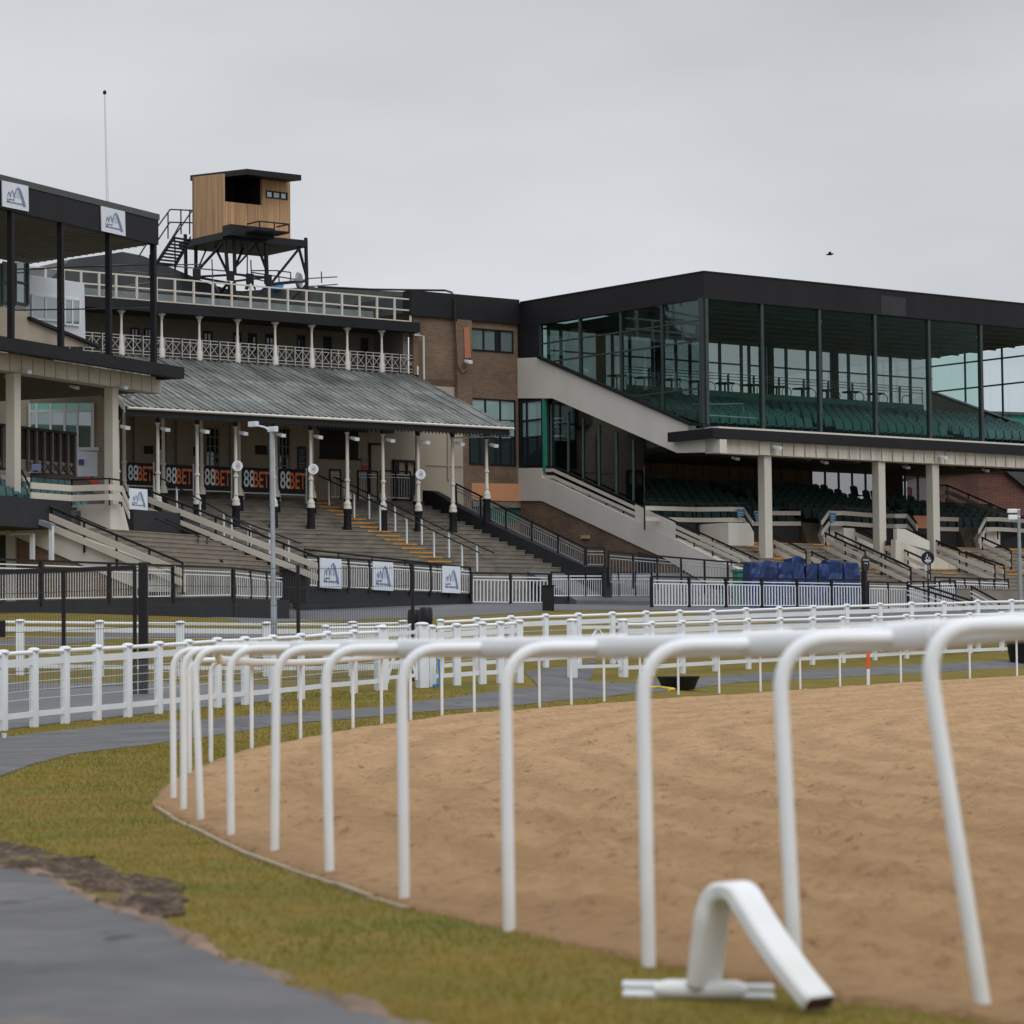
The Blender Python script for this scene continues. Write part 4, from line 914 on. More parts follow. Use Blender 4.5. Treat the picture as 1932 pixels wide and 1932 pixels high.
# posters and door
t = thing('poster_strip', 'strip of three small posters, red one in the middle, left of the door', 'posters', F.b(688, 890, bW-.04))
for v0, v1, mm in ((862, 874, mat('grey_poster', (.25, .24, .25), .6)), (877, 888, RED), (890, 905, mat('blue_poster', (.22, .40, .55), .6))):
    p = F.b(682, v0, bW-.02); q = F.b(693, v1, bW-.02); m = MB(); m.box(F, F.loc(p)[0], F.loc(q)[0], bW-.03, bW-.006, q.z, p.z); m.to('poster', mm, t)
p = F.b(699, 840, bW-.02); q = F.b(722, 930, bW-.02); da0, da1 = F.loc(p)[0], F.loc(q)[0]
m = MB(); m.box(F, da0-.09, da0, bW-.07, bW-.004, zland, p.z+.09); m.box(F, da1, da1+.09, bW-.07, bW-.004, zland, p.z+.09); m.box(F, da0, da1, bW-.07, bW-.004, p.z, p.z+.09); fr_ = m.to('door_frame', DARKIN, old)
m = MB(); m.box(F, da0, da1, bW-.05, bW-.006, zland, p.z); dd = m.to('door', TAN, old); m = MB(); m.box(F, da0+.08, da0+.14, bW-.09, bW-.051, zland+1.0, zland+1.08); m.to('handle', GREYM, dd)
p = F.b(741, 867, bW-.05); q = F.b(786, 940, bW-.05); m = MB(); a0, a1 = F.loc(p)[0], F.loc(q)[0]
m.box(F, a0, a1, bW-.14, bW-.004, p.z-.10, p.z); m.box(F, a0, a1, bW-.14, bW-.004, zland, q.z+.0); m.box(F, a0, a0+.25, bW-.14, bW-.004, q.z, p.z-.1); m.box(F, a1-.1, a1, bW-.14, bW-.004, q.z, p.z-.1)
m.box(F, (a0+a1)/2-.03+.1, (a0+a1)/2+.03+.1, bW-.12, bW-.006, q.z, p.z-.1); m.box(F, a0+.25, a1-.1, bW-.13, bW-.005, q.z+.0, q.z+ .9); m.to('kiosk_front', DARKIN, old)
m = MB(); p = F.b(846, 805, bW-.05); q = F.b(846, 905, bW-.05); m.path([p, q], .045, 8); p2 = F.b(805, 885, bW-.05); p3 = F.b(874, 880, bW-.05); m.path([Vector((p2.x, p2.y, p3.z)), p3], .018, 6); m.to('wall_pipe', TAN, old, smooth=True)
# balcony level
zb0 = zc_                                       # balcony floor
bal_b = bW + .1
UBU = [229,305,376,448,519,588,655,720,785]
zslab0 = F.b(646, 616, bal_b-.3).z; zslab1 = F.b(646, 597, bal_b-.3).z; aS0 = F.loc(F.b(20, 560, bal_b-.3))[0]; aS1 = F.loc(F.b(793, 610, bal_b-.3))[0]
m = MB(); m.box(F, aS0, aS1, bal_b-.3, bal_b+.1, zslab0, zslab1); m.to('balcony_fascia', BLACKP, old)
m = MB(); m.box(F, aS0, aS1, bal_b+.1, bal_b+9, zslab1-.25, zslab1); m.to('balcony_roof', SLATE, old)
m = MB(); m.box(F, aS0, aS1, bal_b-.15, bal_b+2.4, zb0-.2, zb0+.10); m.to('balcony_floor', BLACKP, old)
BALW = mat('balcony_wall_paint', (.16, .145, .12), .85, .15)
m = MB(); m.box(F, aS0, aS1, bal_b+2.2, bal_b+2.4, zb0+.1, zslab1-.25); m.box(F, aS1-.5, aS1-.25, bal_b+.2, bal_b+2.2, zb0+.1, zslab1-.25); m.to('balcony_wall', BALW, old)
zf2 = zb0 + .1
for i, u in enumerate(UBU):
    p = F.b(u, 640, bal_b); a = F.loc(p)[0]; P = F.W(a, bal_b, zf2); H = zslab0 - zf2
    m = MB(); r = .05; m.lathe(P, [(.11, 0), (.11, .35), (.085, .40), (.085, .75), (.06, .8), (r, .9), (r*.85, H-.22), (r*1.5, H-.19), (r*1.1, H-.14), (r*2.4, H-.06), (r*3.2, H-.03), (r*3.2, H)], 12); m.to('balcony_column', CREAML, old, smooth=True)
# lattice balustrade
LAT = mat('pale_balustrade_paint', (.40, .39, .37), .6, .15)
pa = [F.loc(F.b(u, 650, bal_b))[0] for u in UBU]
p_ = [4*pa[0]-3*pa[1], 3*pa[0]-2*pa[1], 2*pa[0]-pa[1], *pa]; hB = .78
for j in range(len(p_)-1):
    for hf in range(2):
        a0 = p_[j] + (p_[j+1]-p_[j])*hf/2 + (.1 if hf == 0 else 0.03); a1 = p_[j] + (p_[j+1]-p_[j])*(hf+1)/2 - (.1 if hf else 0.03); m = MB()
        for z_ in (.1, .22, .66, hB): m.beam(F.W(a0, bal_b-.02, zf2+z_), F.W(a1, bal_b-.02, zf2+z_), .03, .028)
        for k in range(2):
            x0 = a0 + (a1-a0)*k/2; x1 = a0 + (a1-a0)*(k+1)/2
            m.beam(F.W(x0, bal_b-.02, zf2+.23), F.W(x1, bal_b-.02, zf2+.65), .02, .028); m.beam(F.W(x0, bal_b-.03, zf2+.65), F.W(x1, bal_b-.03, zf2+.23), .02, .028)
            m.beam(F.W(x0+.02, bal_b-.02, zf2+.05), F.W(x0+.02, bal_b-.02, zf2+hB), .03, .045, side=F.e)
        m.to('balustrade_panel', LAT, old)
for u0, u1 in ((246,262),(272,286),(383,400),(440,455),(468,484),(500,517),(560,575),(610,625),(680,694),(742,756)):
    win_b(F, u0, 618 + (u0-246)*.045, u1, 655 + (u0-246)*.05, bal_b+2.2, old, DGLASS, DARKIN, 2, 2, fw=.05)
# roof rail
rail2 = thing('roof_railing', 'cream three bar railing along the flat roof of the old stand', 'railing', F.W(aS0, bal_b-.1, zslab1))
RU = [-20,15,50,85,119,152,186,218,257,294,329,364.5,400.6,436,471.5,507,542,577,610,644,677,710,743,773]
hr = F.b(646, 554, bal_b-.12).z - zslab1
m = MB(); aa0, aa1 = F.loc(F.b(-20, 500, bal_b-.12))[0], F.loc(F.b(775, 560, bal_b-.12))[0]
for f_ in (1, .52, .04): m.beam(F.W(aa0, bal_b-.12, zslab1+hr*f_), F.W(aa1, bal_b-.12, zslab1+hr*f_), .05, .055)
m.to('rails', CREAM, rail2)
for u in RU:
    a = F.loc(F.b(u, 560, bal_b-.12))[0]; m = MB(); m.beam(F.W(a, bal_b-.16, zslab1-.1), F.W(a, bal_b-.16, zslab1+hr), .07, .07, side=F.e); m.to('post', CREAM, rail2)
m = MB(); a = F.loc(F.b(799, 650, bal_b-.3))[0]; m.path([F.b(782, 632, bal_b-.35), F.b(799, 634, bal_b-.35), F.b(800, 716, bal_b-.35)], .04, 8); m.to('drainpipe', CREAML, old, smooth=True)
# slate hump and flat roof behind
m = MB(); hb_ = bal_b + 9
hump = [F.b(u, v, hb_) for u, v in ((60,560),(133,489),(200,480),(231,475),(268,482),(305,497),(345,514),(400,537),(440,548),(520,553),(520,600),(60,600))]
m.prism(hump, F.n*8); m.to('slate_roof', SLATE, old)
m = MB(); m.prism([F.b(u, v, bal_b+6) for u, v in ((440,550),(590,541),(600,543),(800,552),(800,610),(440,600))], F.n*6); m.to('roof_parapet', mat('dark_green_parapet', (.055, .065, .058), .8, .3), old)
m = MB(); m.path([F.b(600, 541, bal_b+5), F.b(700, 546, bal_b+5), F.b(840, 548, bal_b+3), F.b(853, 552, bal_b+1), F.b(858, 566, bW-.25), F.b(858, 612, bW-.25)], .045, 8); m.to('roof_cable', BLACK, old, smooth=True)
m = MB(); m.beam(F.W(aS0, bal_b+2.4, zslab1+.5), F.W(aS1-.5, bal_b+2.4, zslab1+.5), .35, .35); m.to('roof_duct', mat('grey_duct', (.16, .18, .18), .5, .3), old)
# terrace right hand end: black stepped wall, inclined barrier
px = [(797,925),(812,926),(830,935),(861,955),(923,987),(1056,1048),(1104,1069),(1140,1070)]
P_ = []; 
for u, v in px: P_.append(F.a(u, v, aEnd))
low = [Vector((p.x, p.y, 2.6)) for p in P_[::-1]]
MB().prism(P_ + low, F.e*.35).to('terrace_end_wall', BLACKW, old)

# banners on the barrier behind the terrace
def banner(u0, u1, v0, v1, label):
    b = 3.1; p = F.b(u0, v0, b); q = F.b(u1, v1, b); a0, a1 = F.loc(p)[0], F.loc(q)[0]; z1 = p.z; z0 = F.b(u0, v1-1.2*(u1-u0)*.07, b).z
    t = thing('betting_banner', label, 'banner', F.W((a0+a1)/2, b, z0), 'black betting banners on the barrier behind the terrace'); m = MB(); m.box(F, a0, a1, b, b+.03, z0, z1); m.to('cloth', BLACKP, t)
    h = z1 - z0; put_text('188', h*.98, t, F.W(a0 + (a1-a0)*.25, b-.012, (z0+z1)/2), F.e, WPR, .56); put_text('BET', h*.94, t, F.W(a0 + (a1-a0)*.735, b-.012, (z0+z1)/2-.02), F.e, ORG, .52)
    m = MB(); m.beam(F.W(a0, b-.02, z0-.05), F.W(a1, b-.02, z0-.05), .03, .035); m.beam(F.W(a1+.04, b, z0-.35), F.W(a1+.04, b, z1+.05), .05, .05, side=F.e); m.beam(F.W(a0+.25, b+.05, z0-.3), F.W(a0+.25, b+.05, z0), .04, .04, side=F.e); m.to('frame', WHITED, t); return t
for (u0, u1, nm) in ((303,363,'leftmost full'),(376,435,'second'),(450,508,'third'),(519,576,'rightmost')):
    k = (u0-303); banner(u0, u1, 876 + k*.035, 925 + k*.045, 'black betting banner with white and orange lettering, %s of the four in full view' % nm)
banner(232, 288, 872, 918, 'partly hidden black betting banner at the far left end of the row')
# round notices on columns
def disc(u, v, b, r, label, m1, name='round_notice', fr=F):
    p = fr.b(u, v, b); t = thing(name, label, 'sign', p); d = Vector((.2, -1, 0)).normalized(); MB().tube(p - d*.02, p + d*.02, r, 24).to('disc', m1, t); return t, p, d
for u, v, nm in ((448, 879, 'left'), (591, 885, 'middle'), (793.5, 895, 'right')):
    t, p, d = disc(u, v, -.12, .19, 'white oval notice fixed on a cast iron column, %s one of three' % nm, WPR)
    m = MB(); m.path([p + d*.03 + Vector((math.cos(k*.524)*.09, 0, math.sin(k*.524)*.12)) for k in range(13)], .008, 5); m.box(Frame((p.x, p.y), (1, .2)), -.05, .05, -.032, -.024, p.z-.05, p.z+.05); m.to('print', mat('pink_print', (.55, .30, .36), .6), t)
# floodlights on the columns
def flood(P, dirv, parent, m=PALE, s=1.0):
    d = Vector(dirv).normalized(); fr_ = Frame((P.x, P.y), (d.x, d.y)); mb = MB(); mb.path([P, P + d*.16*s + Z*.03], .018*s, 6)
    o_ = P + d*.28*s; mb.hexa([fr_.W(.16*s,-.11*s,P.z-.05*s),fr_.W(.42*s,-.11*s,P.z-.13*s),fr_.W(.42*s,.11*s,P.z-.13*s),fr_.W(.16*s,.11*s,P.z-.05*s),fr_.W(.14*s,-.11*s,P.z+.06*s),fr_.W(.44*s,-.11*s,P.z-.01*s),fr_.W(.44*s,.11*s,P.z-.01*s),fr_.W(.14*s,.11*s,P.z+.06*s)])
    return mb.to('floodlight', m, parent, bevel=.01)
for i, a in enumerate(aFr):
    if 1 <= i and a < aE1 - .3: flood(F.W(a+.05, -.06, ze-.62), (.75, -.65, 0), old, WHITED if i % 2 else PALE)
# stair handrails down the terrace
def hrail(label, px0, px1, b0_, m=BLACK, posts=5, ph=.95, pm=WHITED, r=.028):
    p = F.b(*px0, b0_); q = slide(p, -F.n, px1[0]); bq = F.loc(q)[1]; q = F.b(px1[0], px1[1], bq)
    t = thing('handrail', label, 'handrail', Vector((p.x, p.y, p.z-ph)), 'handrails down the old terrace'); MB().path([p, q], r, 8).to('rail', m, t, smooth=True)
    for k in range(posts): a = p.lerp(q, (k+.4)/posts); MB().beam(a, a - Z*ph, .05, .05, side=F.e).to('post', pm, t)
    return t
hrail('long black handrail with white posts, left one of the pair down the terrace steps', c('E', 165, 590), c('E', 1340, 1155), 3.4, posts=6)
hrail('long black handrail with white posts, right one of the pair down the terrace steps', c('E', 275, 600), c('E', 1450, 1158), 3.4, posts=6)
hrail('black handrail with white posts crossing in front of the left columns', c('B', 1065, 690), c('B', 1930, 1170), 2.6, posts=5)
hrail('black handrail with white posts starting beside the lamp post', c('D', 920, 1240), c('D', 1480, 1449), -2.0, posts=4)
# barriers at the back right of the terrace
for (u0, u1, nm) in ((675, 712, 'left one, by the pale door'), (718, 774, 'right one, below the kiosk window')):
    p0 = F.b(u0, 888, 4.2); p1 = F.b(u1, 893, 4.2); p1.z = p0.z
    barrier('short barrier at the top of the old terrace, ' + nm, [p0, p1], [p0 - Z*1.1, p1 - Z*1.1], 2, pick=.12, white=True, wt=.014)
p0 = F.b(622, 886, 4.2); p1 = F.b(642, 888, 4.2); p1.z = p0.z
barrier('single black gate panel at the top of the terrace, left of the handrails', [p0, p1], [p0 - Z*1.1, p1 - Z*1.1], 1, pick=.3)
# inclined barrier on the terrace end wall
aEb = aEnd + .18
q0, q1 = F.a(860, 913, aEb), F.a(1104, 1033, aEb); r0, r1 = F.a(861, 951, aEb), F.a(1104, 1068, aEb)
barrier('sloping barrier with dark pickets on the black end wall of the terrace', [q0, q1], [r0, r1], 5, pick=.13, white=False, wt=.016)
q2 = slide(q1, F.e, 1140); barrier('short level barrier at the foot of the sloping one', [q1 + F.e*.05, Vector((q2.x, q2.y, q1.z))], [r1 + F.e*.05, Vector((q2.x, q2.y, r1.z))], 1, pick=.13, white=False, wt=.016)

# ================================================================== BRICK BLOCK (between the stands)
aC = F.loc(F.b(977, 700, bW))[0]
blk = thing('brick_block', 'brown brick stair block with dark windows between the old stand and the glazed stand', 'building', F.W(aC-2, bW+2, 3.3))
aB0 = F.loc(F.b(780, 640, bW))[0]
ztop = F.b(975, 612, bW).z; zfas = F.b(975, 566, bW).z
W1 = (F.b(886, 618, bW), F.b(968, 667, bW)); W2 = (F.b(884, 750, bW), F.b(973, 880, bW))
wa = [F.loc(q)[0] for q in (*W1, *W2)]; wz = [q.z for q in (*W1, *W2)]
a2 = F.loc(F.b(874, 900, bW))[0]
m = MB(); bb = bW; T_ = .3
m.box(F, aB0, wa[0], bb, bb+T_, zc_-.3, ztop)                                   # left of upper window
m.box(F, wa[0], aC+.02, bb, bb+T_, wz[0], ztop); m.box(F, wa[1], aC, bb, bb+T_, wz[1], wz[0]); m.box(F, wa[0], aC, bb, bb+T_, wz[2], wz[1])
m.box(F, a2, wa[2], bb+.002, bb+T_, 3.2, zc_-.3); m.box(F, wa[3], aC, bb, bb+T_, wz[3], wz[2]); m.box(F, wa[2], aC, bb, bb+T_, 3.2, wz[3]); m.box(F, wa[0]-.1, wa[2], bb+.004, bb+T_, wz[3], wz[2])
m.to('brick_wall', BRICK, blk)
m = MB(); p = F.loc(F.b(857, 700, bW))[0]; q = F.loc(F.b(885, 700, bW))[0]; m.box(F, p, q, bW-.22, bW-.001, zc_-1.6, ztop-.02); m.to('brick_pilaster', BRICK, blk)
m = MB(); m.box(F, F.loc(F.b(775, 560, bW-.15))[0], aC, bW-.15, bW+.4, ztop, zfas); m.to('roof_fascia', BLACKP, blk)
m = MB(); m.box(F, aB0, aC, bW+.4, bW+8, ztop+.2, zfas-.1); m.to('roof', SLATE, blk)
def glazing(fr, a0, a1, b, z0, z1, xs, zs, glass, fmat, parent, fw=.06, name='window'):
    m = MB(); m.box(fr, a0, a1, b-.06, b+.02, z0, z0+fw); m.box(fr, a0, a1, b-.06, b+.02, z1-fw, z1)
    for x in [a0, *[a0+(a1-a0)*k for k in xs], a1-fw]: m.box(fr, x, x+fw, b-.055, b+.02, z0+fw, z1-fw)
    for k in zs: z = z0+(z1-z0)*k; m.box(fr, a0+fw, a1-fw, b-.04, b+.015, z, z+fw*.8)
    o = m.to(name, fmat, parent)
    X = [a0, *[a0+(a1-a0)*k for k in xs], a1]; Z_ = [z0, *[z0+(z1-z0)*k for k in zs], z1]
    for i in range(len(X)-1):
        for j in range(len(Z_)-1): mm = MB(); mm.box(fr, X[i]+.01, X[i+1]-.01, b-.012+.003*((i+j) % 3), b+.001, Z_[j]+.01, Z_[j+1]-.01); mm.to('pane', glass[(i+j) % len(glass)] if isinstance(glass, list) else glass, o)
    return o
SKYGL = pane('sky_reflecting_glass', refl=.30, dark=(.16, .20, .20))
glazing(F, wa[0], wa[1], bb+.02, wz[1], wz[0], (.30, .58, .68), (), [SKYGL, SKYGL, DGLASS], BLACK, blk)
BLIND = pane('glass_over_pale_blind', refl=.14, dark=(.30, .42, .41)); BLIND2 = pane('glass_over_teal_blind', refl=.12, dark=(.16, .27, .28))
zA = (F.b(930, 824, bb).z - wz[3])/(wz[2]-wz[3]); zB = (F.b(930, 793, bb).z - wz[3])/(wz[2]-wz[3])
o = glazing(F, wa[2], wa[3], bb+.02, wz[3], wz[2], (.34, .66), (zA, zB), DGLASS, BLACK, blk)
for ch, mm in zip(list(o.children), [DGLASS, BLIND, BLIND]*3): ch.data.materials[0] = mm
for k in range(3): pass
# plywood board, security alarm box, ledge
p = F.b(890, 912, bW-.02); q = F.b(983, 945, bW-.02); t = tag(MB().prism([F.b(u, v, bW-.03) for u, v in ((890,911),(983,913),(983,946),(890,943))], F.n*.025).to('plywood_sheet', mat('orange_plywood', lin(196, 140, 100), .7, .08, 1.5), None), 'orange plywood sheet boarding an opening on the brick wall', 'plywood sheet')
m = MB(); m.box(F, F.loc(F.b(889, 948, bW))[0], aC, bW-.12, bW-.002, F.b(930, 957, bW).z, F.b(930, 947, bW).z); m.to('concrete_ledge', CONC, blk)
m = MB(); m.prism([F.b(u, v, bW-.01) for u, v in ((893,962),(983,957),(983,985),(893,985))], F.n*.008); m.to('green_shutter', mat('dark_green_shutter', (.02, .10, .07), .5, .1), blk)
m = MB(); m.prism([F.b(u, v, bW-.15) for u, v in ((872,619),(882,617),(885,676),(874,676))], -F.n*.12)
m.to('vent_pipe_box', mat('orange_brick_face', lin(165, 110, 84), .8, .15, 14), blk)
m = MB(); m.path([F.b(861, 608, bW-.28), F.b(864, 690, bW-.28), F.b(872, 703, bW-.28), F.b(882, 696, bW-.28)], .035, 8); m.to('service_pipe', mat('brown_pipe', lin(120, 100, 85), .7), blk, smooth=True)
flood(F.b(876, 682, bW-.25), (.6, -.8, 0), blk, WHITED)

# ================================================================== GLAZED GRANDSTAND (right)
rs = thing('glazed_grandstand', 'large glazed grandstand with black roof fascia and rows of green seats at right', 'grandstand', F.W(aC + 6, -3, 3.0))
aR = aC
bG = F.loc(F.a(1328, 600, aR))[1]                 # front glass line
bS = F.loc(F.a(1358, 815, aR))[1]                 # front edge of the upper deck slab
bB = F.loc(F.a(1016, 650, aR))[1]                 # rear glazing line
ztopf = F.a(1328, 513, aR).z; zbotf = F.a(1328, 563, aR).z
q = F.b(1759, 678, bB); aEn = F.loc(q)[0]         # far end of the roof
zsoffR = q.z                                      # soffit height at the back
# roof
FRONTG = pane('faint_green_glass', (.80, .89, .86), .0, top=.10)
m = MB()
m.box(F, aR, aEn, bG-.02, bG+.32, zbotf, ztopf); m.box(F, aR, aR+.3, bG+.32, bW+.3, zbotf, ztopf); m.box(F, aEn-.3, aEn, bG+.32, bB, zbotf, ztopf)
m.to('roof_fascia', BLACKP, rs)
x_ = F.loc(F.b(1685, 580, bG))[0]; m = MB(); m.box(F, x_-.7, x_+.7, bG-.03, bG-.021, zbotf+.03, ztopf-.22); m.to('patched_panel', mat('faded_black_panel', (.019, .019, .023), .6, .3, 2), rs)
m = MB(); m.box(F, aR-.02, aEn+.02, bG-.05, bG+.05, ztopf+.002, ztopf+.05); m.box(F, aR-.03, aR+.05, bG+.05, bW-.2, ztopf+.002, ztopf+.05); m.to('roof_edge_trim', BLACK, rs)
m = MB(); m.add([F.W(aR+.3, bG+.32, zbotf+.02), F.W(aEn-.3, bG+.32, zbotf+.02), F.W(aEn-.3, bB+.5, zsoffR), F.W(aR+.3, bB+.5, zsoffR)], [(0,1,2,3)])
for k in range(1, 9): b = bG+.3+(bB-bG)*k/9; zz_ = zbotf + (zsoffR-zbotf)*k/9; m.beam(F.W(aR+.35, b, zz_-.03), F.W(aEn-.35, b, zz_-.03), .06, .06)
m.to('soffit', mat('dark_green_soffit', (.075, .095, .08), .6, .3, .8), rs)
m = MB(); m.box(F, aR+.3, aEn-.3, bG+.4, bB+2, ztopf-.1, ztopf-.02); m.to('roof_deck', SLATE, rs)
# cream raking band on the side wall, fascia of the deck
sideA = lambda *p: [c('F', x, y) for x, y in p]
m = PRA(F, sideA((632,595),(765,590),(1652,982),(1642,1012),(1642,1072),(1828,1070),(1828,1150),(1740,1146),(1575,1150),(845,830),(632,830)), aR-.02, .35); m.to('raking_wall', CREAML, rs)
m = bars_a(F, [(c('F', 765, 587), c('F', 1660, 982)), (c('F', 1660, 982), c('F', 1742, 985))], aR-.03, .12, .2); m.to('raking_sill', BLACK, rs)
zs1 = F.b(1359, 807.8, bS).z; zs0 = F.b(1359, 826, bS).z; zcb = F.b(1407, 857.6, bS+.3).z; zcb2 = F.b(1932, 883, bS+.3).z; zcb = (zcb + zcb2) / 2
m = MB(); m.box(F, aR-.35, aEn+3, bS, bS+.25, zs0, zs1); m.box(F, aR-.35, aR-.05, bS+.25, bS+2.6, zs0, zs1); m.to('deck_fascia', BLACKP, rs)
m = MB(); m.box(F, aR-.02, aEn+3, bS+.02, bS+1.4, zs1-.02, zs1+.07); m.to('deck_edge', CREAML, rs)
m = MB(); m.box(F, aR-.02, aEn+3, bS+.34, bS+.8, zcb, zs0+.1); m.to('deck_beam', STAIN, rs)
m = MB(); x = aR + 2.3
while x < aEn + 2.6: m.box(F, x, x+.56, bS+.28, bS+.339, zcb+.25+.0, zs0-.035-.01*math.sin(x)); m.box(F, x+.02, x+.54, bS+.285, bS+.338, zcb+.01, zcb+.249); x += .60
m.to('ribbed_panel', STAIN, rs)
# side glazing: mullions, transoms, panes between fascia and sill
def zl(v, u): return F.a(u, v, aR).z
sill = [c('F', 765, 587), c('F', 1660, 980), c('F', 1742, 983)]
def sill_z(b):
    P = [F.loc(F.a(*q, aR)) for q in sill]
    for i in range(2):
        (_, b0, z0), (_, b1, z1) = P[i], P[i+1]
        if min(b0, b1) - 1e-6 <= b <= max(b0, b1) + 1e-6: return z0 + (z1-z0)*(b-b0)/(b1-b0)
    return P[0][2] if b > P[0][1] else P[-1][2]
mb_ = [F.loc(F.a(c('F', x, 600)[0], 600, aR))[1] for x in (768, 1000, 1240, 1482, 1737)]
FRM = mat('green_black_frame', (.028, .042, .040), .5, .2)
for b in mb_:
    m = MB(); m.box(F, aR+.02, aR+.16, b-.05, b+.05, sill_z(b), zbotf); m.to('side_mullion', FRM, rs)
t1 = F.a(*c('F', 1240, 556), aR).z; t2 = F.a(*c('F', 1735, 367), aR).z; t3 = F.a(*c('F', 1700, 770), aR).z
for z_, bend in ((t1, mb_[0]), (t2, mb_[0]), (t3, mb_[2]+.2)):
    z2 = z_; bb_ = bend
    while sill_z(bb_) > z_ and bb_ > bG: bb_ -= .1
    m = MB(); m.box(F, aR+.04, aR+.12, bG+.05, bb_, z_-.03, z_+.03); m.to('side_transom', FRM, rs)
for i in range(4):
    b1, b0 = mb_[i], mb_[i+1]; m = MB(); m.prism([F.W(aR+.08, b0, sill_z(b0)), F.W(aR+.08, b1, sill_z(b1)), F.W(aR+.08, b1, zbotf), F.W(aR+.08, b0, zbotf)], F.e*.008); m.to('side_pane', GLASSG, rs)
m = MB(); m.box(F, aR+.005, aR+.06, mb_[0]+.05, bW+.35, F.a(990, 682, aR).z, zbotf+.2); m.to('dark_side_panel', BLACKP, rs)
# front mullions and panes
MU = [1328,1440.5,1549,1654,1756,1853]; ma = [F.loc(F.b(u, 700, bG))[0] for u in MU]; cf = np.polyfit(range(6), ma, 1); ma = [float(np.polyval(cf, i)) for i in range(7)]
zfl = F.b(1441, 806, bG).z
for a in ma:
    m = MB(); m.box(F, a-.07, a+.07, bG+.02, bG+.20, zs1+.07, zbotf+.02); m.to('front_mullion', FRM, rs)
ma2 = ma + [aEn+.5]
for i in range(5): m = MB(); m.box(F, ma[i]+.07, ma[i+1]-.07, bG+.10, bG+.108, zs1+.08, zbotf); m.to('front_pane', GLASSG if i == 9 else FRONTG, rs)
m = MB(); m.box(F, aR+.1, aEn, bG+.03, bG+.18, zs1+.06, zs1+.16); m.to('front_sill_rail', FRM, rs)
# upper deck: raked floor with rows of seats
zd0 = zs1 + .05; nrow = 9; rb = .74
m = MB()
b_in = bG + 1.0; b_t = b_in + (nrow-1)*rb + .25; zg1 = F.b(1500, 747, b_t).z; rr = (zg1 - .75 - zd0)/nrow
for i in range(nrow): m.box(F, aR+.4, aEn-.05, b_in + i*rb, bB+.5, zd0 + i*rr - (.5 if i == 0 else .02), zd0 + (i+1)*rr - .2)
m.box(F, aR+.4, aEn-.05, bG+.2, b_in, zd0-.5, zd0 - .1)
m.to('raked_floor', mat('dark_deck_concrete', (.085, .085, .08), .9, .3), rs)
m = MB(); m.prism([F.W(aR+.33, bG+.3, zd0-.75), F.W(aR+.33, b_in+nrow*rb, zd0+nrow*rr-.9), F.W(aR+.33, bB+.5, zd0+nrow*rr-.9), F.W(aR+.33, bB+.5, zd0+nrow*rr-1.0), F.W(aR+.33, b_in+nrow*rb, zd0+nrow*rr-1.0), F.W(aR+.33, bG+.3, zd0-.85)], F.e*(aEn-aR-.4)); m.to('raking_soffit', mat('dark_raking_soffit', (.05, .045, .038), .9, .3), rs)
gaps = [(aR+7.2, aR+8.1), (aR+14.6, aR+15.5)]
for i in range(nrow-1):
    g_ = [(x0 + .12*i, x1 + .12*i) for x0, x1 in gaps]
    seat_row(F, aR+.9 + .0*i, aEn-.5, b_in + i*rb + .15, zd0 + i*rr - .02, SEAT, rs, gaps=g_, w=.46, k=.88)
z_t = zd0 + nrow*rr - .2
m = MB(); m.box(F, aR+2.2, aR+5.2, b_t, b_t+.05, z_t-.2, zg1); m.box(F, aR+6.1, F.loc(F.b(1743, 770, b_t))[0], b_t, b_t+.05, z_t-.2, zg1); m.to('green_board', GREENP, rs)
m = MB(); m.box(F, aR+.4, aEn-.3, b_t+.06, bB+.4, z_t-.1, zg1-.25); m.to('terrace_deck', DARKIN, rs)
aG1 = F.loc(F.b(1743, 770, b_t))[0]
for k in range(12):
    x0 = aR+2.0 + (aG1-aR-2.0)*k/12; x1 = aR+2.0 + (aG1-aR-2.0)*(k+1)/12; m = MB()
    for z_ in (.50, .62, .74): m.beam(F.W(x0, b_t+.03, zg1+z_), F.W(x1, b_t+.03, zg1+z_), .03, .03)
    m.beam(F.W(x0, b_t+.03, zg1-.1), F.W(x0, b_t+.03, zg1+.76), .05, .05, side=F.e); m.beam(F.W(x1-.06, b_t+.03, zg1+.02), F.W(x1-.06, b_t+.03, zg1+.7), .03, .03, side=F.e)
    m.path([F.W((x0+x1)/2 + .28*math.cos(t_*.628), b_t+.35, zg1+.18+.22*math.sin(t_*.628)) for t_ in range(11)], .02, 5)
    m.to('terrace_railing', mat('green_grey_rail', (.11, .14, .13), .4, .2, metal=.3), rs)
# tables and chairs on the terrace: dark silhouettes
for k in range(11):
    x = aR + 2.6 + k*(aG1-aR-3)/11; m = MB(); m.tube(F.W(x, b_t+1.1, zg1-.25), F.W(x, b_t+1.1, zg1+.45), .04, 8); m.tube(F.W(x, b_t+1.1, zg1+.45), F.W(x, b_t+1.1, zg1+.49), .42, 16)
    m.to('bar_table', BLACK, rs)
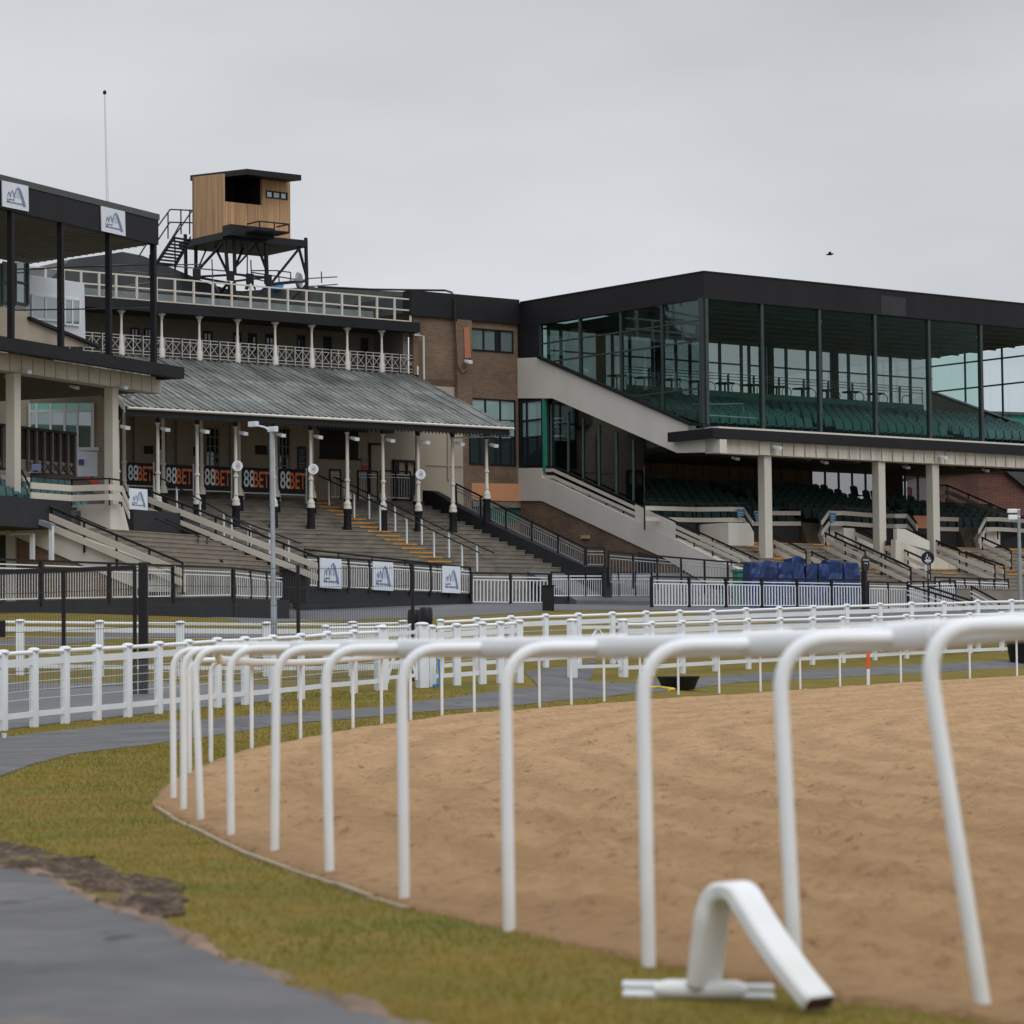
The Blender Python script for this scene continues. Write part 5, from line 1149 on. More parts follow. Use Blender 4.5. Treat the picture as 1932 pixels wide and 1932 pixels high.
# rear glazing: see-through grey glass, sky behind
zr0 = zg1 - .3; zr1 = zsoffR + .02
AX = [aR + .4]
k = 0
rgl = MB(); xs2 = []
x = aR + .5; pat = [.65, 1.05, 1.25, .45, .95, 1.25, 1.3, .8]
while x < aEn - .3: xs2.append(x); x += pat[k % 8]; k += 1
xs2.append(aEn - .05)
zbh = F.b(1500, 640, bB).z                           # bulkhead underside
m = MB(); m.box(F, aR+.2, aEn, bB, bB+.3, F.b(1500, 647, bB).z, zr1+.1); m.to('rear_bulkhead', mat('bulkhead_paint', (.12, .17, .145), .7, .2), rs)
ztb = F.b(1500, 647, bB).z; ztr = zr0 + (ztb-zr0)*.62
for i in range(len(xs2)-1):
    w_ = xs2[i+1]-xs2[i]; m = MB(); m.box(F, xs2[i], xs2[i]+.09, bB-.04, bB+.08, zr0, ztb)
    if pat[i % 8] > .6: m.box(F, xs2[i]+.09, xs2[i+1], bB-.03, bB+.06, ztr-.03, ztr+.03)
    o = m.to('rear_window_frame', mat('green_window_frame', (.06, .14, .115), .5, .2), rs); m = MB(); m.box(F, xs2[i]+.05, xs2[i+1]+.05, bB+.012, bB+.02, zr0, ztb); m.to('pane', REARGL, o)
for fx in (.13, .27, .55, .72): x = aR + (aEn-aR)*fx; m = MB(); m.box(F, x, x+.28, bB-.2, bB-.05, zr0-.3, zr1); m.to('inner_pier', mat('grey_green_pier', (.05, .07, .06), .7), rs)
# far end: raking parapet and end glazing with sky behind
m = MB(); m.prism([F.W(aEn-.35, bB, F.b(1763, 737, bB).z), F.W(aEn-.35, bG-3.5, F.a(1932, 797, aEn).z - .9), F.W(aEn-.35, bG-3.5, zs1-1.0), F.W(aEn-.35, bB, zs1-.5)], F.e*.3)
zp0 = F.loc(F.a(1763, 738, aEn-.3)); zp1 = F.loc(F.a(1932, 802, aEn-.3))
m = MB(); sl_ = (zp1[2]-zp0[2])/(zp1[1]-zp0[1]); bz = bG - 1.0; m.prism([F.W(aEn-.35, bB, zp0[2]), F.W(aEn-.35, bz, zp0[2]+sl_*(bz-zp0[1])), F.W(aEn-.35, bz, zs1-.5), F.W(aEn-.35, bB, zs1-.5)], F.e*.3); m.to('end_raking_wall', TAN, rs)
m = MB(); m.beam(F.W(aEn-.2, bB, zp0[2]+.03), F.W(aEn-.2, bz, zp0[2]+sl_*(bz-zp0[1])+.03), .4, .08); m.to('end_wall_coping', BLACK, rs)
gfr = MB()
for z_ in (F.a(1850, 700-.0, aEn).z, F.a(1850, 729-2, aEn).z-.0): pass
ze1 = F.a(1762, 683, aEn).z; ze2 = F.a(1762, 732, aEn).z
for z_ in (F.a(1850, 681.5, aEn).z, F.a(1850, 730.5, aEn).z): gfr.beam(F.W(aEn-.12, bB, z_), F.W(aEn-.12, bG, z_), .06, .07)
for x_ in (1597, 1680, 1815): b_ = F.loc(F.a(c('G', x_, 700)[0], 700, aEn))[1]; gfr.beam(F.W(aEn-.12, b_, zp0[2]+sl_*(b_-zp0[1])), F.W(aEn-.12, b_, zbotf), .07, .07, side=F.e)
gfr.to('end_window_frame', FRM, rs); m = MB(); m.prism([F.W(aEn-.12, bB, zp0[2]), F.W(aEn-.12, bG, zp0[2]+sl_*(bG-zp0[1])), F.W(aEn-.12, bG, zbotf), F.W(aEn-.12, bB, zsoffR)], F.e*.008); m.to('end_pane', pane('pale_end_glass', (.90, .95, .96), .02), rs)
# floodlights hung from the soffit and on the beam
for (x, y) in ((705,376),(1648,472)): p = F.b(*c('G', x, y), bG+1.6); flood(p, (.5, -.85, 0), rs, WHITED, .8)
for (x, y) in ((465,1118),(1440,1176)): p = F.b(*c('G', x-15, y), bS+.3); flood(p, (.75, -.65, 0), rs, PALE, 1.0)
for (x, y) in ((215,1180),(735,1203),(1215,1232),(1680,1250)): p = F.b(*c('G', x, y), bS+1.6); flood(p, (.6, -.8, 0), rs, WHITED, .9)
# interior handrail near the corner
m = MB(); pz = [F.b(*c('T', x, y), bG+.9) for x, y in ((200,640),(225,625),(770,660))]; m.path(pz, .03, 6); pz = [F.b(*c('T', x, y), bG+1.8) for x, y in ((0,490),(370,492),(600,485),(615,620))]; m.path(pz, .025, 6); m.to('inner_handrail', GREYM, rs, smooth=True)

# big columns under the deck
CB = mat('cream_column_paint', (.52, .49, .43), .7, .1, .7, stretch=(1, 1, .4))
for u, vb in ((1446, 1085), (1661, 1075), (1763, 1087)):
    p = F.b(u, vb, bS+.6); a = F.loc(p)[0]; m = MB(); m.box(F, a-.19, a+.19, bS+.42, bS+.80, min(p.z, 4.2)-.8, zcb); m.to('column', CB, rs, bevel=.02)
# lower level: deck underside, dark back wall with windows, seats
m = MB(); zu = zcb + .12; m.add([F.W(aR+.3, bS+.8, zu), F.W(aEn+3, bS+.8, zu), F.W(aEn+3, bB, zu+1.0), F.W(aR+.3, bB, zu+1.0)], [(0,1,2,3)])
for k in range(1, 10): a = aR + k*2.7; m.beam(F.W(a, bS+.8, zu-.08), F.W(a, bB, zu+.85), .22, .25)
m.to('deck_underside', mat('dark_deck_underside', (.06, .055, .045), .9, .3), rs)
bK = bB - .2
zk0 = 6.9
aK1 = F.loc(F.b(1530, 900, bK))[0]
def LP(u, v, b): return F.b(u, v, b)
zrow = F.b(1500, 905, bK).z
m = MB(); m.box(F, aR+.2, aK1, bK, bK+.3, 3.4, zu+1.1); m.to('lower_back_wall', BROWNIN, rs)
for k in range(9): x = aR + 1.2 + k*(aK1-aR-1.5)/9; m = MB(); m.box(F, x, x+.07, bK-.06, bK-.001, zrow, zu+.9); m.to('lower_wall_mullion', mat('brown_frame', (.10, .08, .06), .7), rs)
for k, (u0, u1, v0, v1) in enumerate(((1146,1158,893,903),(1208,1230,896,906),(1237,1254,896,905),(1290,1296,905,912),(1300,1305,905,912),(1350,1366,905,911),(1375,1392,906,912))):
    p = LP(u0, v0, bK-.02); q = LP(u1, v1, bK-.02); m = MB(); m.box(F, F.loc(p)[0], F.loc(q)[0], bK-.03, bK-.005, q.z, p.z); m.to('low_window', SKYGL, rs)
# open glazing, right part of the lower back wall
aK2 = F.loc(F.b(1755, 900, bK))[0]; xs3 = [aK1 + (aK2-aK1)*k/9 for k in range(10)]
for i in range(9):
    zt3 = zu + 1.0; m = MB(); m.box(F, xs3[i], xs3[i]+.07, bK-.03, bK+.05, 6, zt3); m.box(F, xs3[i]+.07, xs3[i+1], bK-.03, bK+.05, zrow+.9, zrow+.97); o = m.to('lower_window_frame', FRM, rs); m = MB(); m.box(F, xs3[i]+.04, xs3[i+1]+.03, bK+.01, bK+.018, 6, zt3); m.to('pane', REARGL, o)
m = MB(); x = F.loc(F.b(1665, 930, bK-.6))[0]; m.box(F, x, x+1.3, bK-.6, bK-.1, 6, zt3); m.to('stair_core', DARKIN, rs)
# lower seating rake, from the walkway line up to the back
bM = -3.0; zM = F.b(1480, 1026, bM).z; zP = F.b(1480, 986, bM).z
nl = 8; lb = (bK - .8 - bM - .3)/nl; zl1 = F.b(1500, 925, bK-.6).z; lr = (zl1 - zP)/nl
m = MB(); aEq = F.loc(F.b(1905, 960, bM))[0] + 6
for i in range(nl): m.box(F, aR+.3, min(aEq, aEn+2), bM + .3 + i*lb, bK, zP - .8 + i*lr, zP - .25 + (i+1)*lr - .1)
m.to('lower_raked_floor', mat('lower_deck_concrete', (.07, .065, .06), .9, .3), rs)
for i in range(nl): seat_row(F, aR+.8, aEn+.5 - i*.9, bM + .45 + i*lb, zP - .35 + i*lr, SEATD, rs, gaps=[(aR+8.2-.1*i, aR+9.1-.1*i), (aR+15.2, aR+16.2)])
m = MB(); m.box(F, aR+.3, aEn+4, bM, bM+.25, zM-.1, zP); m.to('walkway_wall', BLACKW, rs)
m = MB(); m.box(F, aR+.4, aEn+4, bM-.9, bM-.004, zM-.06, zM-.02); m.box(F, aR+.4, aEn+4, bM-.05, bM-.006, zM-.02, zM+.04); m.to('painted_edge', ORANGE, rs)
m = MB(); nst2 = 12; _q = F.loc(F.a(*c('H', 210, 188), aR)); _r = F.loc(F.a(*c('H', 1700, 868), aR)); slp = (_q[2]-_r[2])/(_q[1]-_r[1]); print('STAIR SLOPE', slp, 'rail over rake', _q, _r, zM, bM); bq = max(-9.8, bM - .9 - (zM - 3.0)/slp); zq = zM - .06 - (bM-.9-bq)*slp
zsteps(m, F, aR+.35, aEn+5, bq, zq, bM-.9, zM-.06, nst2, under=1.5); m.to('terrace', CONCL, rs)
# stripes on the steps
m = MB()
for a_s in (aR+2.9, aR+6.9, aR+10.6, aR+14.5, aR+18.2):
    for i in range(4, nst2):
        bb = bq + i*(bM-.9-bq)/nst2; zz_ = zq + (i+1)*(zM-.06-zq)/nst2; m.box(F, a_s, a_s+.9, bb-.018, bb+.12, zz_-.05, zz_+.005)
m.to('painted_step_edge', ORANGE, rs)
# boarded parapet above the walkway wall
def boards_b(label, pts, b, fr=F, parent=None, bh=.17, m=CREAM, rail=True, Zs=(0, -.42)):
    """horizontal double boards through (u, v) of the upper board centre"""
    t = thing('boarded_parapet', label, 'parapet', fr.b(*pts[0], b[0] if isinstance(b, list) else b) - Z*.9, 'cream boarded parapets of the stands')
    P = [fr.b(u, v, b if not isinstance(b, (list, tuple)) else b[i]) for i, (u, v) in enumerate(pts)]
    for i in range(len(P)-1):
        for dz in Zs: MB().beam(P[i] + Z*dz, P[i+1] + Z*dz, .045, bh).to('board', m, t)
        if rail: MB().beam(P[i] + Z*.22, P[i+1] + Z*.22, .05, .055).to('handrail', BLACK, t)
        n = max(1, int((P[i+1]-P[i]).length/1.6))
        for k in range(n+1): q = P[i].lerp(P[i+1], k/n) + fr.n*.06; MB().beam(q + Z*.22, q - Z*.85, .045, .045, side=fr.e).to('post', BLACK, t)
    return t
hz = c('H', 870, 490); hz2 = c('H', 1250, 500)
boards_b('cream boards above the black walkway wall left of the first column', [hz, hz2], bM-.05)
boards_b('short cream boarded bay with a blue notice on its right half', [c('H', 1250, 500), c('H', 1480, 498), c('H', 1592, 500)], [bM-.05, bM-1.0, bM-1.0])
boards_b('cream boards between the first column and the first dark gap', [c('H', 1665, 527), c('I', 292, 528)], bM-.05)
boards_b('cream boards behind the second column, left of the plywood patch', [c('I', 510, 527), c('I', 612, 527), c('I', 840, 545), c('I', 985, 548), c('I', 1070, 548)], [bM-.9, bM-.9, bM-.05, bM-.9, bM-.9])
boards_b('short cream boards right of the third column', [c('I', 1310, 570), c('I', 1450, 574)], bM-.05)
boards_b('cream boards at the right edge of the photograph', [c('I', 1655, 572), c('I', 1745, 572), c('I', 1932, 585)], [bM-.9, bM-.9, bM-.05])
# inclined ends of those parapets
def incl(label, k0, k1, b0_):
    p = F.b(*k0, b0_); q = slide(p, -F.n, k1[0]) if k1[0] > k0[0] else slide(p, -F.e*1.0 - F.n*.6, k1[0])
    bq_ = F.loc(q)[1]; q = F.b(k1[0], k1[1], bq_); t = thing('parapet_end', label, 'parapet', q - Z*.8, 'sloping ends of the boarded parapets')
    for dz in (0, -.42): MB().beam(p + Z*dz, q + Z*dz, .05, .17).to('board', CREAM, t)
    MB().beam(p + Z*.22, q + Z*.22, .05, .055).to('handrail', BLACK, t); return t
incl('sloping cream boards dropping right beside the first column', c('H', 1592, 503), c('H', 1660, 605), bM-1.0)
incl('sloping cream boards dropping left towards the dark gap', c('I', 505, 520), c('I', 448, 600), bM-.9)
incl('sloping cream boards dropping right beside the plywood patch', c('I', 1075, 548), c('I', 1148, 640), bM-.9)
incl('sloping cream boards dropping left near the right edge', c('I', 1650, 572), c('I', 1600, 665), bM-.9)
p = tag(MB().prism([F.b(*c('I', x, y), bM-.06) for x, y in ((1120,545),(1242,548),(1242,640),(1150,637))], F.n*.03).to('plywood_sheet', MATS['orange_plywood'], None), 'small plywood patch in the parapet between second and third column', 'plywood sheet')
# white render boxes under the parapets
def wedge_box(label, kA, kB, kC, b0_, vb):
    """kA, kB: left face top, kC: right end of the right face"""
    pass
def block(label, u0, u1, u2, vt0, vt1, vt2, vb, b0_, back=.9):
    """render block: left side face u0..u1 (runs forward), front face u1..u2"""
    p0 = F.b(u0, vt0, b0_); p1 = slide(p0, -F.n, u1); b1 = F.loc(p1)[1]; a0 = F.loc(p0)[0]; z1 = F.b(u1, vt1, b1).z; a2_ = F.loc(F.b(u2, vt1, b1))[0]; z2 = F.b(u2, vt2, b1).z; zb_ = F.b(u1, vb, b1).z
    t = MB(); t.add([F.W(a0,b1,zb_),F.W(a2_,b1,zb_),F.W(a2_,b0_,zb_),F.W(a0,b0_,zb_),F.W(a0,b1,z1),F.W(a2_-.25,b1,z1),F.W(a2_-.25,b0_,z1),F.W(a0,b0_,z1),F.W(a2_,b1,z2),F.W(a2_,b0_,z2)],
                    [(0,3,2,1),(0,1,8,5,4),(3,7,6,9,2),(0,4,7,3),(4,5,6,7),(5,8,9,6),(1,2,9,8)])
    o = t.to('stair_head_wall', CREAML, rs); return o
block('', 1320, 1374, 1422, 987, 986, 1004, 1029, bM-.01)
block('', 1560, 1561, 1592, 990, 990, 992, 1034, bM-.01)
m = MB(); m.prism([F.b(*c('I', x, y), bM-.6) for x, y in ((460,690),(500,620),(610,620),(610,745),(470,800))], F.n*.55); m.to('stair_head_wall', CREAML, rs)
m = MB(); m.prism([F.b(*c('I', x, y), bM-.6) for x, y in ((1605,715),(1655,655),(1757,657),(1757,760),(1610,810))], F.n*.55); m.to('stair_head_wall', CREAML, rs)
# dark openings with brown steps
for x0, x1 in ((295, 445), (1450, 1600)):
    a0 = F.loc(F.b(*c('I', x0, 640), bM-.03))[0]; a1 = F.loc(F.b(*c('I', x1, 640), bM-.03))[0]; m = MB()
    for k in range(6): m.box(F, a0, a1, bM-.40+k*.06, bM-.01, zM-.05 + k*.15, zM-.05 + (k+1)*.15)
    m.to('entry_steps', mat('brown_steps', (.075, .062, .045), .9, .3), rs)
# main side stair: brick base, render string wall, boards
bqs = lambda u, v: F.loc(F.a(u, v, aR))[1:]
m = PRA(F, [(974,883),c('H',110,196),c('H',110,268),c('H',190,290),c('H',793,580),c('H',1130,738),c('H',1400,872),c('H',1570,945),(1416,1112),(1330,1100),(1247,1050),(1205,1031),(1022,945),(974,945)], aR-.04, .35); m.to('stair_string_wall', CREAML, rs)
P_ = [F.a(u, v, aR+.02) for u, v in ((978,944),(1024,944),(1204,1030),(1330,1099))]; m = MB(); m.prism([*P_, Vector((P_[-1].x, P_[-1].y, 2.6)), Vector((P_[0].x, P_[0].y, 2.6))], F.e*.28); m.to('brick_base', BRICK, rs)
m = PRA(F, [(1203,1040),(1240,1053),(1240,1100),(1203,1095)], aR-.01, .03); m.to('dark_doorway', DARKIN, rs)
m = PRA(F, [c('H', 395,690), c('H',450,690), c('H',450,715), c('H',395,715)], aR-.06, .08); m.to('air_brick', mat('yellow_vent', (.40, .36, .20), .7), rs)
st = thing('stair_balustrade', 'long double boarded balustrade on the side stair of the glazed stand', 'balustrade', F.a(1200, 985, aR))
for (p, q) in ((c('H', 115, 232), c('H', 190, 232)),):
    pass
for v0a, v0b, v1 in ((214, 212, 884), (262, 262, 905)):
    p = F.a(*c('H', 115, v0a), aR+.05); q = F.a(*c('H', 195, v0b), aR+.05); r_ = F.a(*c('H', 1690, 885 if v1 == 884 else 900), aR+.05)
    r_ = F.a(*c('H', 1640 if v1 == 884 else 1560, 880), aR+.05)
    MB().beam(p, q, .05, .13).to('board', CREAM, st); MB().beam(q, r_, .05, .13).to('board', CREAM, st)
p = F.a(*c('H', 115, 185), aR+.06); q = F.a(*c('H', 210, 188), aR+.06); r_ = F.a(*c('H', 1700, 868), aR+.06); MB().beam(p, q, .055, .06).to('handrail', BLACK, st); MB().beam(q, r_, .055, .06).to('handrail', BLACK, st)
for k in range(12): a = q.lerp(r_, k/11.5) + F.e*.05; MB().beam(a, a - Z*.95, .045, .045, side=F.n).to('post', BLACK, st)
m = PRA(F, [c('H', 793, 462), c('H', 1088, 600), c('H', 1088, 712), c('H', 793, 575)], aR+.0, .02); m.to('infill_board', CREAML, st, label='cream infill board closing part of the stair balustrade')
# lower side wall glazing behind the brick corner
glp = [c('E', 1630, 30), c('E', 1780, 30)]
m = MB(); za0 = F.a(1000, 878, aR).z; za1 = F.a(1000, 757, aR).z; b0_ = F.loc(F.a(1024, 800, aR))[1]
o = None
fm = MB(); zt = [za0, F.a(1000, 825, aR).z, F.a(1000, 793, aR).z, za1]
for z_ in zt: fm.box(F, aR+.0, aR+.08, b0_, bW-.16, z_-.035, z_+.035)
for b_ in (b0_, b0_+1.0, bW-.26): fm.box(F, aR-.01, aR+.09, b_, b_+.1, za0, za1)
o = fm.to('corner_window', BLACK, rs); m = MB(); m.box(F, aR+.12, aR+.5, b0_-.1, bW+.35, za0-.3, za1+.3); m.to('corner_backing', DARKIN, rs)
for i in range(3): m = MB(); m.box(F, aR+.03, aR+.04, b0_+.1, bW-.26, zt[i]+.03, zt[i+1]-.03); m.to('pane', [DGLASS, BLIND2, BLIND][i], o)
m = MB(); m.box(F, aR-.02, aR+.12, b0_-.12, b0_, F.a(1023, 890, aR).z, F.a(1023, 752, aR).z); m.to('green_post', mat('green_post_paint', (.02, .22, .16), .5), rs)
ins = [c('H', 118, 195), c('H', 118, -215)]
zi0 = F.a(1060, 900, aR).z - .9
m = MB(); m.prism([F.a(u, v, aR+.25) for u, v in ((1026,752),(1050,752),(1215,824),(1215,962),(1030,878))], F.e*.02); m.to('dark_lower_glazing', pane('brown_dark_glass', (.34, .38, .36), .10, top=.2), rs)
for u in (1040, 1072, 1100, 1130, 1163, 1195): p = F.a(u, 757 + (u-1026)*.43, aR+.22); q = F.a(u, 880 + (u-1026)*.38, aR+.22); m = MB(); m.beam(p, q, .05, .06, side=F.n); m.to('lower_glazing_bar', mat('dim_green_bar', (.07, .11, .09), .6), rs)
# fan of stair balustrades coming down the terrace
def fan(label, k0, k1, b0_, drop_=.9, bh=.16, m=CREAM, group='double boarded stair balustrades of the right terrace'):
    b0_ = -3.95
    while F.b(*k0, b0_).z - (zM - .06 - (bM-.9-b0_)*slp) < drop_ - .02 and b0_ > -9: b0_ -= .05
    p = F.b(*k0, b0_); q = slide(p, -F.n, k1[0]); q = F.b(k1[0], k1[1], F.loc(q)[1]); return par_rail(label, p, q, m=m, group=group, drop_=drop_, bh=bh, boards=(.26, .60))
fan('short balustrade rising beside the first big column', c('I', 95, 690), c('I', 325, 800), bM-1.0)
fan('low balustrade behind the blue tarpaulins', c('I', 370, 810), c('I', 610, 925), bM-2.6)
fan('balustrade left of the second big column, outer one', c('I', 470, 672), c('I', 760, 805), bM-.8)
fan('balustrade left of the second big column, reaching lowest', c('I', 545, 670), c('I', 1095, 925), bM-1.0)
fan('tall balustrade starting right of the plywood posts', c('I', 690, 632), c('I', 850, 705), bM-.7)
fan('short balustrade between second column and round sign', c('I', 878, 822), c('I', 1090, 920), bM-3.0)
fan('balustrade between second and third big column', c('I', 915, 735), c('I', 1235, 880), bM-2.0)
fan('balustrade passing behind the third big column', c('I', 1060, 645), c('I', 1450, 790), bM-.8)
fan('long balustrade right of the third big column', c('I', 1300, 745), c('I', 1710, 905), bM-1.6)
fan('upper balustrade right of the third big column', c('I', 1500, 812), c('I', 1780, 910), bM-2.2)
fan('balustrade under the white wall near the right edge', c('I', 1620, 706), c('I', 1830, 800), bM-1.0)
fan('balustrade cut by the right edge of the photograph', c('I', 1885, 830), c('I', 2150, 960), bM-2.0)
m = MB(); m.prism([F.b(*c('I', x, y), bM-4.3) for x, y in ((990,720),(1250,825),(1580,998),(1585,1060),(1250,1060),(990,880))], F.n*.25); m.to('ramp_side_wall', STAIN, rs)
m = MB(); m.prism([F.b(*c('I', x, y), bM-3.4) for x, y in ((1000,640),(1060,645),(1240,735),(1240,800),(1000,735))], F.n*.2); m.to('ramp_side_wall', CREAML, rs)
m = MB(); m.prism([F.b(*c('I', x, y), bM-3.5) for x, y in ((680,790),(850,840),(1100,940),(1280,1000),(1280,1060),(1080,1010),(900,930),(690,830))], F.n*.2); m.to('black_stair_wall', BLACKW, rs)
m = MB(); m.prism([F.b(*c('I', x, y), bM-1.4) for x, y in ((610,635),(700,640),(700,690),(850,770),(850,850),(610,740))], F.n*.1); m.to('cream_stair_wall', CREAML, rs)
# small blue notices
for k, (K_, x0, y0, x1, y1, b_, nm) in enumerate((('H',1543,498,1595,553,bM-1.15,'left of the first big column'),('H',1672,517,1725,570,bM-.2,'right behind the first big column'),('I',508,525,552,585,bM-1.05,'near the second big column'))):
    p = F.b(*c(K_, x0, y0), b_); q = F.b(*c(K_, x1, y1), b_); t = thing('blue_notice', 'blue notice on the cream parapet boards, ' + nm, 'notice', q, 'blue notices on the parapet')
    m = MB(); m.box(F, F.loc(p)[0], F.loc(q)[0], b_, b_+.02, q.z, p.z); m.to('panel', mat('notice_blue', (.045, .16, .30), .5), t); m = MB()
    for j in range(3): zz_ = p.z - .12 - j*.1; m.box(F, F.loc(p)[0]+.05, F.loc(q)[0]-.05-.04*j, b_-.006, b_-.001, zz_-.02, zz_+.015)
    m.to('print', mat('pale_blue_print', (.30, .45, .60), .5), t)
# distant railing at the upper right and red brick house
par_rail('railing with pale boards at the top of the far terrace, right', F.b(*c('I', 1310, 325), 3), F.b(*c('I', 1365, 322), 3), boards=(.15,.5), drop_=.9, group='railings at the far end of the stand')
p = F.b(*c('I', 1365, 322), 3); q = slide(p, -F.n, c('I', 1800, 500)[0]); q = F.b(*c('I', 1830, 520), F.loc(q)[1]); par_rail('railing descending in front of the red brick house', p, q, boards=(.3,.65), drop_=1.0, group='railings at the far end of the stand')
bx = Frame((F.W(aEn+6, bB+4, 0).x, F.W(aEn+6, bB+4, 0).y), (.95, .3))
hs = thing('red_brick_house', 'red brick building with a slate roof at the right edge', 'building', bx.W(0, 0, 3.3)); u0 = c('I', 1597, 300)
p = bx.b(*c('I', 1598, 215), 0); a0 = bx.loc(p)[0]; zt = p.z; zb_ = 3.2
m = MB(); m.box(bx, a0, a0+12, 0, 8, zb_, zt); m.to('wall', RBRICK, hs)
m = MB(); r0 = bx.b(*c('I', 1785, 225), -.02); r1 = bx.b(*c('I', 1932, 345), -.02); m.prism([Vector(r0), Vector(r0) + bx.e*6 + Z*.0, Vector(r1) + bx.e*3.5 - Z*1.0, Vector(r1)], -bx.n*.25); m.to('lean_to_roof', SLATE, hs)
m = MB(); m.prism([bx.W(a0-.2, -.3, zt), bx.W(a0-.2, 4, zt+2.0), bx.W(a0-.2, 8.3, zt)], bx.e*12.4); m.to('roof', SLATE, hs)
gsh = F.b(1925, 790, bB+1); fr1 = Frame((gsh.x, gsh.y), (.9, .4)); z1 = at(1925, 780, gsh.y).z
gs = thing('green_shed', 'low turquoise sheet metal building behind the stand end at right', 'shed', fr1.W(0, 14, 3.3)); pz = fr1.b(1905, 783, 14)
aa = fr1.loc(fr1.b(1862, 783, 14))[0]; m = MB(); m.box(fr1, aa, aa+14, 14, 20, 3.3, fr1.b(1905, 783, 14).z); m.to('wall', mat('turquoise_sheet', (.03, .30, .24), .5, .12), gs)
m = MB(); m.box(fr1, aa-.2, aa+14.2, 13.8, 20.2, pz.z, pz.z+.15); m.to('roof_edge', SLATE, gs)

# ================================================================== COMMENTARY TOWER
F2 = Frame((F.W(0, bal_b+5.5, 0).x, F.W(0, bal_b+5.5, 0).y), (.788, .616))
tw = thing('commentary_tower', 'timber clad commentary box with flat black roof on a black steel frame', 'tower', F2.W(F2.loc(F2.b(450, 560, 0))[0], 0, zslab1))
WOOD = bpy.data.materials.new('cedar_boards'); WOOD.use_nodes = True; t_ = WOOD.node_tree; bb_ = t_.nodes['Principled BSDF']; bb_.inputs['Roughness'].default_value = .7
cb = facade_uv(t_, F); mpn = t_.nodes.new('ShaderNodeMapping'); mpn.inputs['Scale'].default_value = (7.5, .25, 1); t_.links.new(cb.outputs[0], mpn.inputs[0])
n1 = t_.nodes.new('ShaderNodeTexNoise'); n1.inputs['Scale'].default_value = 1; n1.inputs['Detail'].default_value = 3; t_.links.new(mpn.outputs[0], n1.inputs['Vector'])
bk = t_.nodes.new('ShaderNodeTexBrick'); bk.inputs['Scale'].default_value = 1; bk.inputs['Brick Width'].default_value = .13; bk.inputs['Row Height'].default_value = 30; bk.offset = 0; bk.inputs['Mortar Size'].default_value = .006; bk.inputs['Color1'].default_value = (1.08,1.08,1.08,1); bk.inputs['Color2'].default_value = (.85,.85,.85,1); bk.inputs['Mortar'].default_value = (.45,.45,.45,1); t_.links.new(cb.outputs[0], bk.inputs['Vector'])
rp_ = t_.nodes.new('ShaderNodeValToRGB'); rp_.color_ramp.elements[0].position = .3; rp_.color_ramp.elements[0].color = lin(156, 118, 84) + (1,); rp_.color_ramp.elements[1].position = .7; rp_.color_ramp.elements[1].color = lin(202, 164, 122) + (1,); t_.links.new(n1.outputs[0], rp_.inputs[0])
mm_ = t_.nodes.new('ShaderNodeMix'); mm_.data_type = 'RGBA'; mm_.blend_type = 'MULTIPLY'; mm_.inputs[0].default_value = 1; t_.links.new(rp_.outputs[0], mm_.inputs[6]); t_.links.new(bk.outputs['Color'], mm_.inputs[7]); t_.links.new(mm_.outputs[2], bb_.inputs['Base Color'])
A_ = lambda x, y: c('A', x, y)
def tb(x, y): return F2.loc(F2.b(*A_(x, y), 0))
ac = tb(1255, 300)[0]; af = tb(1638, 300)[0]; zt_ = F2.b(*A_(1255, 118), 0).z; zb2 = F2.b(*A_(1255, 418), 0).z
blft = F2.loc(F2.a(*A_(1085, 300), ac))[1]
ao = tb(1478, 250)[0]; zo = F2.b(*A_(1350, 253), 0).z
bt_ = 2.4 if blft < 1 else blft
arc0 = F2.loc(F2.b(*A_(1393, 60), -1.05))[0]; brb0 = F2.loc(F2.a(*A_(1073, 97), arc0)); zf1 = F2.b(*A_(1393, 60), -1.05).z; thk = zf1 - F2.b(*A_(1393, 92), -1.05).z
def zrf(b): return zf1 - thk + (brb0[2]-zf1)*(b+1.05)/(brb0[1]+1.05)
zt_ = zrf(0) + .05; m = MB(); m.hexa([F2.W(ac,0,zb2),F2.W(ac+.12,0,zb2),F2.W(ac+.12,blft,zb2),F2.W(ac,blft,zb2),F2.W(ac,0,zrf(0)+.05),F2.W(ac+.12,0,zrf(0)+.05),F2.W(ac+.12,blft,zrf(blft)+.05),F2.W(ac,blft,zrf(blft)+.05)]); m.box(F2, ac+.12, ao, 0, .12, zb2, zo)
w0 = F2.b(*A_(1500, 182), 0); w1 = F2.b(*A_(1622, 240), 0); wa0, wa1 = F2.loc(w0)[0], F2.loc(w1)[0]; wz1, wz0 = w0.z, w1.z + .02
m.box(F2, ao, wa0, 0, .12, zb2, zt_); m.box(F2, wa0, af, 0, .12, wz1, zt_); m.box(F2, wa0, af, 0, .12, zb2, wz0); m.box(F2, wa1, af, 0, .12, wz0, wz1)
m.box(F2, ac, af, blft-.12, blft, zb2, zrf(blft)+.02); m.box(F2, af-.12, af, .12, blft-.12, zb2, min(zrf(blft), zrf(0))+.02); m.to('timber_wall', WOOD, tw)
m = MB(); m.box(F2, ac+.12, af-.12, .12, blft-.12, zb2, zb2+.1); m.box(F2, ac+.13, af-.13, blft-.2, blft-.13, zb2+.1, zrf(blft)); m.box(F2, ao+.02, ao+.1, .13, blft-.2, zb2, zrf(blft)); m.box(F2, ac+.125, ac+.16, .13, blft-.2, zb2+.1, min(zrf(blft), zrf(0))); m.to('dark_inside', BLACK, tw)
o = glazing(F2, wa0, wa1, .03, wz0, wz1, (.30, .65), (), [SKYGL, BLIND, SKYGL], BLACK, tw, fw=.05)
zr_ = F2.b(*A_(1390, 60), -1.0); 
